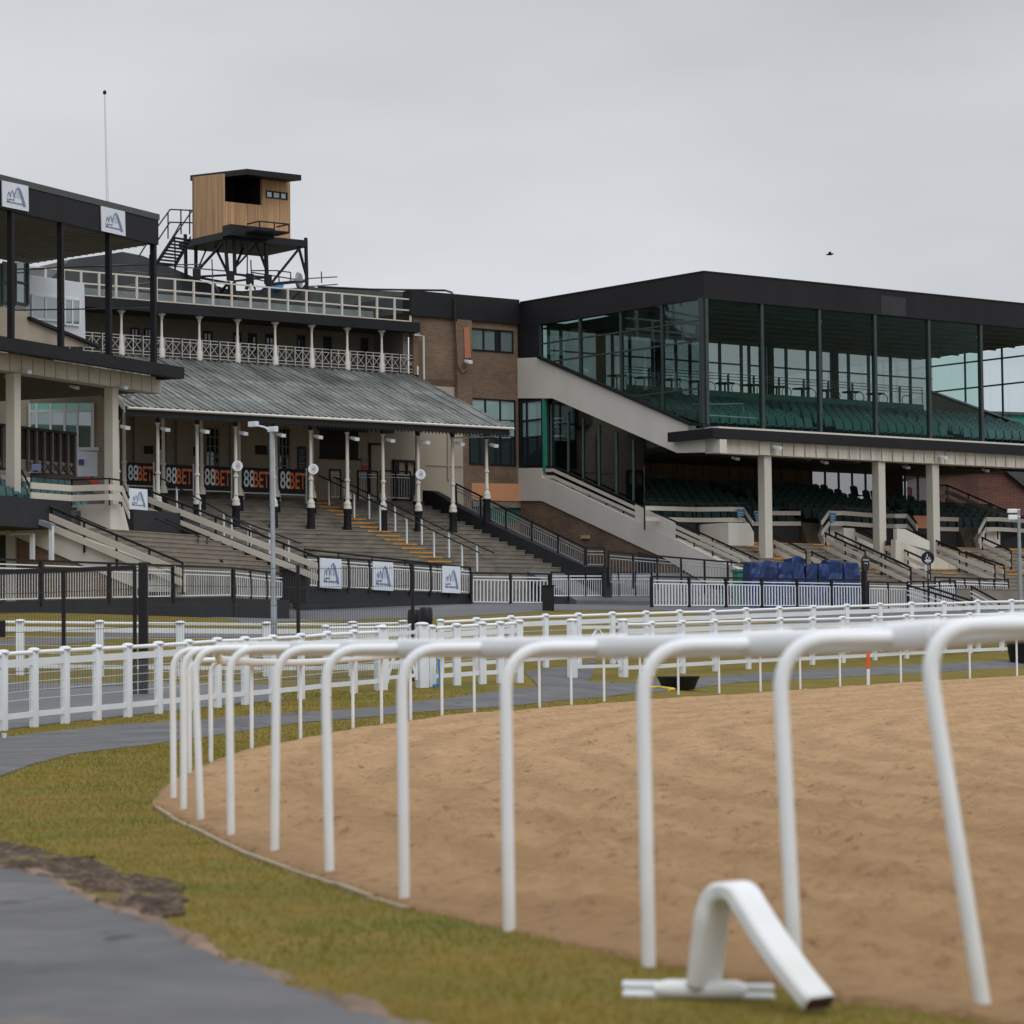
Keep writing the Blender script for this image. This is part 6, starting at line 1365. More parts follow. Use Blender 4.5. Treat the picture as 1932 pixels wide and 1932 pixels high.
rc = F2.loc(F2.b(*A_(1393, 90), -1.0))[0]
rpts = [A_(1073, 97), A_(1393, 60), A_(1700, 98)]
bro = -1.05; arc = F2.loc(F2.b(*rpts[1], bro))[0]; zt1 = F2.b(*rpts[1], bro).z; zt0 = F2.b(*A_(1393, 92), bro).z; are = F2.loc(F2.b(*rpts[2], bro))[0]; brb = F2.loc(F2.a(*rpts[0], arc))[1]
zre = F2.b(*rpts[2], bro).z; zrb = F2.a(*rpts[0], arc).z
m = MB(); th_ = zt1 - zt0; m.hexa([F2.W(arc,bro,zt1-th_),F2.W(are,bro,zt1-th_),F2.W(are,brb,zrb-th_),F2.W(arc,brb,zrb-th_),F2.W(arc,bro,zt1),F2.W(are,bro,zt1),F2.W(are,brb,zrb),F2.W(arc,brb,zrb)]); m.to('roof', BLACKP, tw)
# platform and frame
zp1_ = zb2 - .02; zp0_ = zb2 - .30
pl0 = F2.loc(F2.a(*A_(980, 440), ac))[1]
m = MB(); m.box(F2, ac-.1, tb(1725, 440)[0], -.15, blft+.9, zp0_, zp1_); m.box(F2, ac-.1, ao+.1, -.75, -.15, zp0_+.1, zp1_+.25); m.to('platform', BLACK, tw)
bl0 = tb(1335, 370)[0]; bl1 = tb(1500, 370)[0]; m = MB(); zz1 = F2.b(*A_(1395, 352), -1.6).z; zz0 = F2.b(*A_(1395, 398), -1.6).z
for z_ in (zz0, zz1):
    for p, q in (((bl0,-.8),(bl0,-1.7)),((bl0,-1.7),(bl1,-1.7)),((bl1,-1.7),(bl1,-.8))): m.beam(F2.W(p[0],p[1],z_), F2.W(q[0],q[1],z_), .05, .05)
for x in (bl0, (bl0+bl1)/2, bl1): m.beam(F2.W(x,-1.7,zz0), F2.W(x,-1.7,zz1), .04, .04, side=F2.e)
m.box(F2, bl0, bl1, -1.7, -.75, zz0-.05, zz0-.02); m.to('camera_balcony', BLACK, tw)
# steel legs: traced nodes, on the front and the back planes of the frame
m = MB(); bb0, bb1 = 0.0, blft+.7
def nd(x, y, b): return F2.b(*A_(x, y), b)
lines = [((1190,455,bb1),(1285,650,bb0)),((1270,455,bb0),(1285,650,bb0)),((1320,440,bb0),(1325,650,bb0)),((1395,455,bb1),(1325,620,bb0)),((1470,460,bb0),(1325,620,bb0)),((1440,460,bb0),(1510,650,bb0)),((1500,455,bb0),(1508,720,bb0)),
         ((1495,460,bb1),(1505,700,bb1)),((1675,465,bb0),(1735,690,bb0)),((1725,450,bb0),(1735,890,bb0)),((1720,470,bb0),(1520,720,bb0)),((1105,445,bb1),(1105,700,bb1)),((1270,465,bb0),(1110,640,bb1)),((1190,455,bb1),(1110,640,bb1)),
         ((1105,670,bb1),(1290,660,bb0)),((1105,672,bb1),(1290,705,bb1)),((1320,655,bb0),(1510,675,bb0)),((1320,695,bb0),(1510,672,bb0)),((1520,715,bb0),(1735,695,bb0)),((1290,700,bb0),(1310,840,bb0)),((1320,700,bb0),(1325,830,bb0)),
         ((1510,720,bb0),(1360,840,bb0)),((1735,705,bb0),(1590,860,bb0)),((1200,690,bb1),(1270,840,bb0)),((1290,700,bb0),(1180,840,bb1)),((1410,680,bb0),(1390,740,bb0)),((1410,680,bb0),(1440,740,bb0)),((1365,540,bb0),(1455,542,bb0)),((1045,430,bb1),(1050,690,bb1))]
for (x0,y0,b0_),(x1,y1,b1_) in lines:
    w_ = .11 if abs(x0-x1) < 25 or (x0, x1) in ((1720,1520),) else .085
    m.beam(nd(x0,y0,b0_), nd(x1,y1,b1_), w_, w_)
for x, y in ((1300,665),(1512,685),(1110,655),(1410,680)): p = nd(x, y, bb0); f_ = Frame((p.x, p.y), (.788,.616)); m.box(f_, -.16, .16, -.05, .05, p.z-.2, p.z+.2)
m.to('steel_frame', BLACK, tw)
# stair up to the tower
s0, s1 = nd(985, 440, .6), nd(880, 600, .6); s2, s3 = nd(1075, 455, .6), nd(985, 610, .6)
m = MB(); m.beam(s0, s1, .07, .22); m.beam(s2, s3, .07, .22)
for k in range(9): f_ = (k+.5)/9; m.beam(s0.lerp(s1, f_), s2.lerp(s3, f_), .22, .04)
m.to('tower_stair', BLACK, tw)
m = MB()
for p, q in (((960,290),(880,400)),((960,360),(880,480)),((960,290),(1080,295)),((960,362),(1085,365)),((1085,295),(985,440)),((1020,365),(985,430)),((948,310),(948,455)),((1020,288),(1022,430)),((1070,290),(1070,430)),((880,400),(780,560)),((845,545),(840,690)),((985,430),(990,640)),((1045,430),(1045,600))): m.path([nd(*p, .6), nd(*q, .6)], .03, 6)
m.path([nd(880,400,.6), nd(850,560,.6)], .03, 6); m.to('stair_handrail', BLACK, tw, smooth=True)
# scaffold tubes on the roof
sc_ = thing('roof_scaffold', 'loose scaffold tubes, small aerial dish and cables on the roof behind the cream railing', 'scaffold', nd(1400, 760, 1)); m = MB()
for p, q in (((640,605),(1150,600)),((640,660),(860,655)),((870,600),(1300,640)),((1415,575),(1418,660)),((1420,635),(1560,635)),((1420,645),(1700,690)),((1560,635),(1640,645)),((1640,645),(1640,700)),((1730,680),(1902,670)),((1813,640),(1815,705)),
             ((1740,725),(1905,712)),((1570,640),(1575,700)),((1195,570),(1200,680)),((1395,480),(1395,700)),((1310,650),(1600,720)),((80,635),(640,605)),((480,760),(850,700)),((380,860),(900,838)),((700,640),(980,660)),((1540,705),(1735,685)),((985,750),(1500,790)),((700,740),(1200,775))):
    m.path([nd(*p, .9), nd(*q, .9)], .028, 6)
m.to('tube', mat('dull_scaffold_steel', (.12, .12, .12), .5, .3, metal=.3), sc_, smooth=True); m = MB(); P = nd(1682, 690, .7); m.tube(P, P + Vector((.10, -.03, 0)), .36, 20, r2=.30); m.to('dish', GREYM, sc_, smooth=True)
P = nd(1540, 738, .5); m = MB(); rg = random.Random(3)
pts_ = [(P + Vector((.55*(rg.random()-.5)*1.6, .3*(rg.random()-.5), .25*(rg.random()-.3)))) for _ in range(26)]
bm = bmesh.new(); [bm.verts.new(p_) for p_ in pts_]; bmesh.ops.convex_hull(bm, input=bm.verts); me = bpy.data.meshes.new('blue_tarpaulin'); bm.to_mesh(me); bm.free(); me.materials.append(mat('bright_blue_sheet', (.02, .28, .62), .5)); o = bpy.data.objects.new('blue_tarpaulin', me); COL.objects.link(o); tag(o, 'crumpled bright blue sheet on the roof under the tower', 'tarpaulin')
# flagpole
fpY = 118; a = at(206, 500, fpY); b = at(197.5, 178, fpY); fl = thing('flagpole', 'tall bare white flagpole rising behind the left stand', 'flagpole', Vector((a.x, a.y, 3.3)))
MB().path([Vector((a.x+.1, a.y, 3.3)), a, a.lerp(b, .5), b], [.09, .075, .055, .03], 10, upref=Vector((1,0,0))).to('pole', WHITED, fl, smooth=True); MB().lathe(b, [(.02, -.02), (.07, .03), (.08, .09), (.05, .15), (.01, .18)], 10).to('finial', BLACK, fl, smooth=True)
# bird
P = at(1566, 480, 150); m = MB(); m.path([P + Vector((-.22, 0, -.02)), P + Vector((-.1, 0, 0)), P + Vector((.05, 0, .01)), P + Vector((.15, 0, .03)), P + Vector((.2, 0, .03))], [.01, .05, .06, .035, .008], 8)
m.add([P + Vector((-.05,0,.02)), P + Vector((.08,0,.03)), P + Vector((.02,-.25,.12)), P + Vector((-.16,-.45,.04))], [(0,1,2,3)]); m.add([P + Vector((-.05,0,.02)), P + Vector((.08,0,.03)), P + Vector((.0,.25,.10)), P + Vector((-.18,.42,.02))], [(0,1,2,3)])
tag(m.to('bird', BLACK, None), 'small dark bird flying in the grey sky above the glazed stand', 'bird')

# ================================================================== LEFT GRANDSTAND
ls = thing('corner_grandstand', 'black roofed grandstand corner with cream columns cut by the left edge', 'grandstand', L.W(-4, 2, 2.8))
zt = L.b(301, 407, 0).z; zb = L.b(299, 462, 0).z
m = MB(); m.box(L, -30, 0, 0, .3, zb, zt); m.box(L, -.3, 0, .3, 8, zb+.1, zt-.1); m.to('roof_fascia', BLACKP, ls)
m = MB(); m.box(L, -30, .03, -.03, -.002, zt-.16, zt+.04); m.to('roof_edge_trim', mat('dark_grey_trim', (.05, .06, .06), .5), ls)
q = L.loc(L.a(48.5, 499, 0)); bs, zs_ = q[1], q[2]
SOF2 = mat('grey_timber_soffit', (.16, .16, .14), .8, .2, 1.5, stretch=(1, 1, 1))
m = MB(); m.add([L.W(-30, .3, zb+.03), L.W(-.02, .3, zb+.03), L.W(-.02, bs, zs_), L.W(-30, bs, zs_)], [(0,1,2,3)])
for k in range(1, 18): b = .3 + (bs-.3)*k/18; z_ = zb+.03 + (zs_-zb-.03)*k/18; m.beam(L.W(-30, b, z_-.01), L.W(-.03, b, z_-.01), .03, .03)
m.to('soffit', SOF2, ls)
m = MB(); m.box(L, -30, -.3, .3, 9, zt-.12, zt-.06); m.to('roof_deck', SLATE, ls)
zbt = (L.b(347, 693, -.95).z); zbb = L.b(347, 714.5, -.95).z; aE_ = L.loc(L.b(348, 700, -.95))[0]
for u in (-70, 21, 115, 205.5, 290): a = L.loc(L.b(u, 560, .12))[0]; m = MB(); m.box(L, a-.075, a+.075, .04, .22, zbt, zb+.02); m.to('roof_column', BLACKP, ls)
m = MB(); m.box(L, -30, aE_, -.95, -.65, zbb, zbt); m.box(L, aE_-.3, aE_, -.65, .2, zbb, zbt); m.to('deck_fascia', BLACKP, ls)
m = MB(); m.box(L, -30, aE_-.02, -.65, 1.0, zbt-.06, zbt-.01); m.to('deck', SLATE, ls)
zc0 = L.b(303, 743, 0).z; zc1 = L.b(303, 711, 0).z; aC_ = L.loc(L.b(303.5, 725, 0))[0]
m = MB(); m.box(L, -30, aC_, .06, .5, zc0, zbb); m.to('deck_beam', CREAM, ls)
m = MB(); x = aC_ - .6
while x > -29: m.box(L, x+.03, x+.60, -.02, .059, zc0+.01, zc1-.03); x -= .62
m.to('ribbed_panel', CREAM, ls)
m = MB(); m.box(L, -30, aC_-.1, .5, 7, zc0+.05, zc0+.12); m.to('deck_underside', mat('grey_underside', (.11, .10, .085), .85, .2), ls)
for u, w in ((25, .17), (210, .17)): a = L.loc(L.b(u, 800, .25))[0]; m = MB(); m.box(L, a-w, a+w, .08, .42, gz(L.W(a,.2,0).x, L.W(a,.2,0).y)-.3, zc0); m.to('column', CB, ls, bevel=.02)
m = PRB(L, [c('A', *q) for q in ((-60,820),(0,838),(160,868),(165,905),(545,1066),(350,1062),(0,1002),(-60,990))], .9, .15); m.to('raking_end_wall', TAN, ls)
m = bars_b(L, [(c('A', 160, 903), c('A', 560, 1067))], .85, .09, .2); m.to('raking_coping', BLACK, ls)
for i in range(3):
    zr = L.b(30, 950 + 3 - i*9, .35 + i*.45).z - .75; seat_row(L, -7.5, L.loc(L.b(60 + 8 - 14*i, 600, .5))[0], .3 + i*.16, zr - .0, SEAT, ls)
# upper glazing at the very left
gA_ = [(c('A', x0, 600), c('A', x1, 860)) for x0, x1 in ((-140, 6), (6, 78), (78, 148))]
for (p0, p1) in gA_:
    P = L.b(*p0, 2.2); Q = L.b(*p1, 2.2); a0, a1 = L.loc(P)[0], L.loc(Q)[0]; z0 = L.b(p1[0], 575, 2.2).z; z1 = L.b(p1[0], 497, 2.2).z
    m = MB(); m.box(L, a1-.05, a1+.04, 2.1, 2.25, z0, z1); m.box(L, a0, a1, 2.12, 2.22, (z0+z1)/2-.03, (z0+z1)/2+.03); m.box(L, a0, a1, 2.12, 2.22, z0-.06, z0+.03); o = m.to('upper_window_frame', FRM, ls); m = MB(); m.box(L, a0+.04, a1-.05, 2.18, 2.19, z0, z1); m.to('pane', SKYGL, o)
# thin tie rods under the roof
m = MB()
for y0, y1 in ((628, 600), (858, 846)): m.path([L.b(*c('A', 80, y0), .6), L.b(*c('A', 860, y1), .6)], .025, 6)
m.to('tie_rod', BLACK, ls, smooth=True)

# white clad box with windows between the stands
wb = thing('white_clad_annex', 'white clad annex with two strip windows between left stand and old stand', 'building', L.b(*c('A', 300, 1000), 5) )
m = MB(); P_ = [L.b(*c('A', x, y), 5.0) for x, y in ((148,655),(475,705),(482,1022),(330,960),(180,905),(148,880))]; m.prism(P_, L.n*4); m.to('wall', mat('white_cladding', (.62, .65, .70), .5, .08, 6, stretch=(8, 8, .2)), wb)
for (x0, y0, x1, y1, nx) in ((180,772,330,915,2), (365,792,448,942,2)):
    P = [L.b(*c('A', x, y), 4.96) for x, y in ((x0,y0),(x1,y0+(x1-x0)*.10),(x1,y1+2),(x0,y1-(x1-x0)*.06))]; m = MB()
    for i in range(4): m.beam(P[i], P[(i+1) % 4], .06, .07) if i % 2 == 0 else m.beam(P[i], P[(i+1) % 4], .07, .06, side=L.e)
    m.beam((P[0]+P[1])/2, (P[2]+P[3])/2, .08, .06, side=L.e); o = m.to('window', WHITED, wb); m = MB(); m.prism(P, -L.n*.01); m.to('pane', SKYGL, o)

# glazed lobby with green panels behind the left columns
gl_ = thing('glazed_lobby', 'small glazed lobby with green upper panes and white frames behind the left columns', 'lobby', at(120, 1000, 105))
def fy(k, x, y, Y=105): return at(*c(k, x, y), Y)
G0 = [(350,-70,430),(430,-70,595),(595,-70,760),(760,-70,910),(910,-70,1080)]
zz0 = fy('S', 800, 462).z; zz1 = fy('S', 800, 32).z; zz2 = fy('S', 800, -60).z
for i, (x0, _, x1) in enumerate(G0):
    xa, xb = fy('S', x0, 100).x, fy('S', x1, 100).x; g_ = Frame((0, 105), (1, 0)); m = MB()
    m.box(g_, xa-.04, xa+.04, -.06, .04, zz0-.9 if i < 4 else zz0, zz2); m.box(g_, xa+.04, xb-.04, -.05, .04, zz1-.04, zz1+.04); 
    if i == 4: m.box(g_, xb-.04, xb+.08, -.06, .04, zz0-.05, zz2); m.box(g_, xa-.1, xb+.25, -.1, .1, zz0-.12, zz0)
    o = m.to('frame', WHITED, gl_); m = MB(); m.box(g_, xa+.04, xb-.04, -.01, 0, zz1+.04, zz2); m.to('pane', TGLASS, o); m = MB(); m.box(g_, xa+.04, xb-.04, -.011, -.001, zz0-.9 if i < 4 else zz0, zz1-.04); m.to('pane', BGLASS if i % 2 else SKYGL, o)
m = MB(); g_ = Frame((0, 105), (1, 0)); xa, xb = fy('S', -700, 100).x, fy('S', 1250, 100).x; m.box(g_, fy('S', 1092, 0).x, xb, .05, .2, 3, zz2+1.5); m.box(g_, xa, fy('S', 345, 0).x, .05, .2, 3, zz2+1); m.box(g_, fy('S',345,0).x, fy('S',1092,0).x, .6, .8, 3, zz2+1); m.to('wall', TAN, gl_)
# pale board under the lobby window
p = at(*c('S', 900, 497), 104.2); q = at(*c('S', 1142, 512), 104.2); r_ = at(*c('S', 905, 800), 104.2)
t = thing('pale_hoarding', 'plain pale hoarding panel below the green lobby window', 'hoarding', r_); MB().prism([p, q, Vector((q.x, q.y, r_.z)), r_], Vector((0, .05, 0))).to('panel', PALE, t)
m = MB(); w = Frame((p.x, p.y-.03), (1, 0)); a_ = w.loc(at(*c('S', 925, 600), 104.17)); b_ = w.loc(at(*c('S', 985, 665), 104.17)); m.box(w, a_[0], b_[0], -.03, 0, b_[2], a_[2]); m.to('dark_print', NAVY, t)
p = at(*c('S', 985, 805), 103); q = at(*c('S', 1150, 880), 103); m = MB(); m.prism([at(*c('S', x, y), 103) for x, y in ((985,805),(1040,805),(1140,850),(1155,885),(1080,880))], Vector((0, .3, 0))); tag(m.to('red_sheet', RED, None), 'small red sheet lying beside the left terrace seats', 'sheet')
# tall slatted screen under the deck
sc2 = thing('slatted_screen', 'dark screen with tall pale uprights under the left deck', 'screen', L.b(*c('S', 500, 760), 2.6))
P_ = [L.b(*c('S', x, y), 2.6) for x, y in ((-400,155),(885,308),(892,760),(-400,640))]; m = MB(); m.prism(P_, L.n*.06); m.to('panel', DARKIN, sc2)
P_ = [L.b(*c('S', x, y), 2.57) for x, y in ((-400,545),(890,650),(892,780),(-400,700))]; m = MB(); m.prism(P_, L.n*.02); m.to('lower_panel', mat('pale_lattice_board', (.26, .24, .21), .8, .2, 3), sc2)
for x in (-180, -70, 35, 130, 330, 425, 518, 612, 703, 795, 882):
    yt = 198 + x*.12; p = L.b(*c('S', x, yt), 2.5); q = L.b(*c('S', x+2, 700 + x*.08), 2.5); m = MB(); m.beam(p, q, .09, .07, side=L.e); m.to('upright', mat('weathered_upright', (.15, .13, .115), .8, .3, 4), sc2)
    if x > -100 and x < 880: m = MB(); p = L.b(*c('S', x+8, 580+x*.08), 2.54); q = L.b(*c('S', x+85, 720+x*.08), 2.54); r_ = L.b(*c('S', x+85, 590+x*.08), 2.54); s_ = L.b(*c('S', x+8, 710+x*.08), 2.54); m.beam(p, q, .02, .05); m.beam(r_, s_, .02, .05); m.to('lattice_cross', DARKIN, sc2)
m = MB(); m.beam(L.b(*c('S', -400, 148), 2.5), L.b(*c('S', 885, 302), 2.5), .12, .09); m.to('top_rail', BLACK, sc2)

# terrace and seats in front of the left stand
P0 = at(377, 1012, 95); aT, bT0, zT = L.loc(P0); sl2 = .40
m = MB(); nL_ = 15; nL_ = 7; bl_ = bT0 - 3.0; aN0 = L.loc(at(*c('S', 230, 1012), 89.5))[0] + .45; zsteps(m, L, aN0, aT, bl_, zT - 3.0*sl2, bT0, zT, nL_, under=2.6); m.box(L, aN0, aT+2, bT0, bT0+3.4, 2.2, zT-.003); m.to('terrace', CONCL, ls)
m = MB(); m.box(L, aN0, aT, bT0-.035, bT0+.22, zT-.05, zT+.008); m.to('painted_edge', ORANGE, ls)
bBW = bT0 + 1.0
m = MB(); zw = L.b(*c('S', 600, 1075), bBW).z; m.box(L, -16, L.loc(L.b(*c('S', 838, 1150), bBW))[0], bBW, bBW+.2, zT, zw); m.box(L, L.loc(L.b(*c('S', 1515, 1200), bBW))[0]-.2, aT+1.2, bBW-.3, bBW, zT, L.b(*c('S', 1700, 1195), bBW-.3).z); m.to('black_terrace_wall', BLACKW, ls)
m = MB(); zw2 = zw
for i in range(4): m.box(L, -16, aT+.6 , bBW+.2 + i*.75, bBW+3.6, zw-.9+i*.28, zw-.25+(i+1)*.28-.28)
m.to('seating_steps', mat('lower_deck_concrete', (.07,.065,.06)), ls)
for i in range(4):
    zr = zw - .45 + i*.27; a1_ = L.loc(L.b(148 + 9*(3-i), 900, bBW+.5+i*.7))[0]
    seat_row(L, -9, a1_, bBW + .5 + i*.72, zr, SEAT, ls, w=.38, k=.76)
# white render block
K0 = L.b(*c('S', 1295, 1118), bBW-.9); Kl = slide(K0, L.n, c('S', 840, 1120)[0]); Kr = slide(K0, L.e, c('S', 1440, 1130)[0]); Kr2 = slide(K0, L.e, c('S', 1525, 1255)[0])
zt_b = K0.z; zbk = zT - .1
dn = Kl - K0; pts_ = [K0, Kr, Vector((Kr2.x, Kr2.y, zt_b - .9)), Vector((Kr2.x, Kr2.y, zbk)), Vector((K0.x, K0.y, zbk))]
MB().prism(pts_, Vector((dn.x, dn.y, 0))).to('render_block', CREAML, ls)
# zigzag boards
def zz(label, pts3, gap=.29, bh=.19, m=CREAM, rail=.27, post=True):
    t = thing('boarded_parapet', label, 'parapet', pts3[0] - Z*1.0, 'cream boarded parapets of the stands')
    for i in range(len(pts3)-1):
        a, b = pts3[i], pts3[i+1]
        for dz in (0, -gap): MB().beam(a + Z*dz, b + Z*dz, .05, bh).to('board', m, t)
        if rail: MB().beam(a + Z*rail, b + Z*rail, .05, .05).to('handrail', BLACK, t)
        if post:
            n = max(1, int((b-a).length/1.2)); sd = Vector((0, .06, 0))
            for k in range(n+1): q = a.lerp(b, k/n) + sd; MB().beam(q + Z*(rail or .1), q - Z*(gap+.25), .04, .04, side=Vector((1,0,0))).to('post', BLACK, t)
    return t
Q1 = L.b(*c('S', 840, 942), bBW+.25); Q0 = slide(Q1, -L.e, c('S', 360, 905)[0]); Q2 = slide(Q1, -L.n, c('S', 1280, 925)[0]); Q3 = slide(Q2, L.e, c('S', 1425, 948)[0])
for q_, yy_ in ((Q0, 905), (Q2, 925), (Q3, 948)): pass
Q0.z = at(*c('S', 360, 905), Q0.y).z; Q2.z = at(*c('S', 1280, 927), Q2.y).z; Q3.z = at(*c('S', 1425, 948), Q3.y).z
Q4 = slide(Q3, -L.n, c('S', 1518, 1140)[0]); Q4.z = at(*c('S', 1518, 1150), Q4.y).z
zz('cream zigzag boards on the white render block, left of the arch sign', [Q0, Q1, Q2, Q3], gap=.30)
zz('steep cream boards dropping beside the white render block', [Q3 + Vector((.02,0,0)), Q4], gap=.30, post=False)
R0 = at(*c('S', -120, 815), 91.5); R1 = at(*c('S', 80, 812), 91.5); R2 = at(*c('S', 245, 826), 92.0); R3 = at(*c('S', 345, 1015), 91.2)
zz('cream boards at the left edge above the near stair', [R0, R1, R2], gap=.30); zz('steep cream boards dropping behind the near stair handrail', [R2 + Vector((.02,0,0)), R3], gap=.30, post=False)
# near stair
H0 = at(*c('S', 230, 1012), 89.5); H1 = slide(H0, -L.n, 342); H1.z = at(342, 1061, H1.y).z; Hm = at(*c('S', 100, 1018), 90.0)
par_rail('long near stair balustrade with double cream boards at left', H0, H1, boards=(.30, .60), bh=.21, drop_=.95)
zz('short level boards at the head of the near stair', [Hm - Z*.32, H0 - Z*.32], gap=.30, rail=.30)
aN = L.loc(H0)[0] + .12
m = PRA(L, [c('C', *q) for q in ((50,70),(310,195),(1060,470),(1060,575),(870,575),(780,545),(60,238))], aN, .3); m.to('stair_string_wall', CREAML, ls)
P_ = [L.a(*c('C', x, y), aN+.05) for x, y in ((-200,240),(60,240),(780,545),(860,585))]; m = MB(); m.prism([*P_, Vector((P_[-1].x, P_[-1].y, 2.3)), Vector((P_[0].x, P_[0].y, 2.3))], L.e*.2); m.to('brick_base', BRICK, ls)
m = PRA(L, [c('C', *q) for q in ((-200,245),(60,250),(62,400),(-200,400))], aN-.02, .05); m.to('dark_opening', DARKIN, ls)
m = PRA(L, [c('C', *q) for q in ((-200,10),(55,0),(62,240),(-200,240))], aN-.1, .1); m.to('cream_lintel', CREAM, ls)
pr = thing('porch_gutter', 'grey sloping porch edge on two slim white posts at the left edge', 'porch', L.a(*c('C', 190, 400), aN-.5)); m = MB(); m.beam(L.a(*c('C', -200, 118), aN-.6), L.a(*c('C', 40, 122), aN-.6), .2, .14); m.beam(L.a(*c('C', 40, 105), aN-.6), L.a(*c('C', 312, 190), aN-.6), .2, .16); m.to('gutter', GREYM, pr)
for x, y0, y1 in ((190, 235, 385), (302, 190, 400)): m = MB(); m.beam(L.a(*c('C', x, y0), aN-.6), L.a(*c('C', x, y1), aN-.6), .13, .1, side=-L.n); m.to('post', WHITED, pr)
m = MB(); m.beam(L.a(*c('C', 60, 238), aN-.6), L.a(*c('C', 195, 235), aN-.6), .1, .06); m.to('cross_rail', WHITED, pr)
# far stair and black wall
aF0 = aT - .04; H2 = L.a(*c('B', 1090, 845), aF0); H3 = slide(H2, -L.n, 598); H3.z = at(598, 1051, H3.y).z
par_rail('long double boarded balustrade between the left terrace and the old terrace', H2, H3, boards=(.30, .66), bh=.20, drop_=1.0)
aF_ = aT + .02
m = PRA(L, [c('C', *q) for q in ((760,92),(960,100),(1010,130),(1795,445),(1795,640),(1300,640),(760,300))], aF_, .25); m.to('black_stair_wall', BLACKW, ls)
# pairs of thin handrails on the left terrace
for nm, k0, k1, Y in (('front one of the thin pair', c('B', 1075, 1020), c('B', 1465, 1183), 94), ('rear one of the thin pair', c('B', 1135, 1022), c('B', 1530, 1188), 94.6), ('lower black one behind the near stair', c('B', 415, 968), c('B', 830, 1145), 91)):
    p = at(*k0, Y); q = slide(p, -L.n, k1[0]); q.z = at(*k1, q.y).z; t = thing('handrail', 'handrail on the left terrace steps, ' + nm, 'handrail', q - Z*.9, 'handrails on the left terrace'); MB().path([p, q], .024, 8).to('rail', BLACK, t, smooth=True)
    for f_ in (.05, .97): a = p.lerp(q, f_); MB().beam(a, a - Z*1.0, .045, .045, side=L.e).to('post', mat('rusty_brown_post', (.10, .065, .045), .8), t)
# arch signs
logo_board('arch emblem board hung on the parapet beside the white render block', at(*c('B', 945, 826), 93.2), at(*c('B', 1081, 836), 93.6), at(*c('B', 948, 982), 93.2))
logo_board('arch emblem board on the black roof fascia, at the left edge', L.b(*c('A', 12, 126), -.05), L.b(*c('A', 160, 158), -.05), L.b(*c('A', 15, 272), -.05))
logo_board('arch emblem board on the black roof fascia, nearer its right end', L.b(*c('A', 571, 270), -.05), L.b(*c('A', 705, 302), -.05), L.b(*c('A', 575, 411), -.05))
p = at(*c('S', 130, 800), 91.9); q = at(*c('S', 360, 812), 92.4); r_ = at(*c('S', 130, 1010), 91.9); t = thing('pale_board', 'pale board half hidden behind the cream boards at the left edge', 'board', r_); MB().prism([p, q, q - Z*(p.z-r_.z+.5), r_], Vector((0, .04, 0))).to('panel', SIGNBOARD, t)
m = MB(); w = Frame((r_.x, r_.y-.03), (1, 0)); m.box(w, .45, .75, 0, .02, r_.z+.15, r_.z+.3); m.box(w, .65, .95, 0, .02, r_.z+.75, r_.z+.95); m.to('print', BLUEG, t)
# floodlights and camera under the deck edge
for k, b in ((('A', 115, 1200), -.0), (('A', 660, 1290), -.0), (('A', 20, 1235), 1.2), (('A', 385, 1290), 1.2), (('A', 700, 1345), .3)): flood(L.b(*c(*k), b) - Vector((0,.02,0)), (.85, -.5, 0), ls, PALE, .9)
m = MB(); p = at(*c('B', 865, 172), 98); q = at(*c('B', 915, 240), 98); m.beam(p, q, .16, .3); m.to('hopper_pipe', WHITED, old)

# ================================================================== BARRIERS AND WALLS AT THE FOOT OF THE STANDS
def wall_to_ground(label, p, q, mt=BLACKW, th=.2, name='low_wall', ex=.3):
    t = MB(); n_ = 8; d = (q-p).normalized(); s_ = Vector((d.y, -d.x, 0)).normalized(); s_ = s_ if s_.dot(CAM-p) < 0 else -s_
    bot = [Vector((p.lerp(q, k/n_).x, p.lerp(q, k/n_).y, gz(*p.lerp(q, k/n_).xy) - ex)) for k in range(n_+1)]
    t.prism([p, q] + bot[::-1], s_*th); return tag(t.to(name, mt, None), label, 'wall')
def V3(u, v, Y): return at(u, v, Y)
a, b = V3(-60, 1053, 79), V3(440, 1071.6, 89.8); a2, b2 = V3(-60, 1136, 79), V3(440, 1126, 89.8)
barrier('long barrier on the black wall at the foot of the left stand', [a, b], [a2, b2], 4, pick=.115, wt=.014, pw=.09)
wall_to_ground('black wall under the left barrier', a2, b2)
a3, b3 = V3(441, 1072, 89.9), V3(533, 1083, 91.8); a4, b4 = V3(443, 1127, 89.9), V3(533, 1130, 91.8)
barrier('barrier bays just left of the lamp post', [a3, b3], [a4, b4], 3, pick=.09, wt=.018); wall_to_ground('black wall under the short bays left of the lamp post', V3(442, 1129, 89.8), V3(546, 1132, 91.9))
a, b = V3(351, 1056, 90.5), V3(419, 1058, 91.3); barrier('small barrier at the bottom of the left terrace steps', [a, b], [a - Z*1.0, b - Z*1.0], 1, pick=.12)
a, b = V3(577, 1048, 98.5), V3(887, 1071, 103.2); a2, b2 = V3(577, 1107, 98.5), V3(887, 1120.5, 103.2)
barrier('barrier on the black ramp wall carrying three arch boards', [a, b], [a2, b2], 8, pick=.10, wt=.020, pw=.07)
ha, hb2_ = V3(574, 1036, 99.3), V3(888, 1071, 104.4); t = thing('handrail', 'black handrail above the ramp barrier at the foot of the old terrace', 'handrail', ha - Z*1.2); MB().path([ha, hb2_], .035, 8).to('rail', BLACK, t, smooth=True)
for k in range(6): q = ha.lerp(hb2_, k/5.05); MB().beam(q, q - Z*1.1, .05, .05, side=Vector((1,0,0))).to('post', BLACK, t)
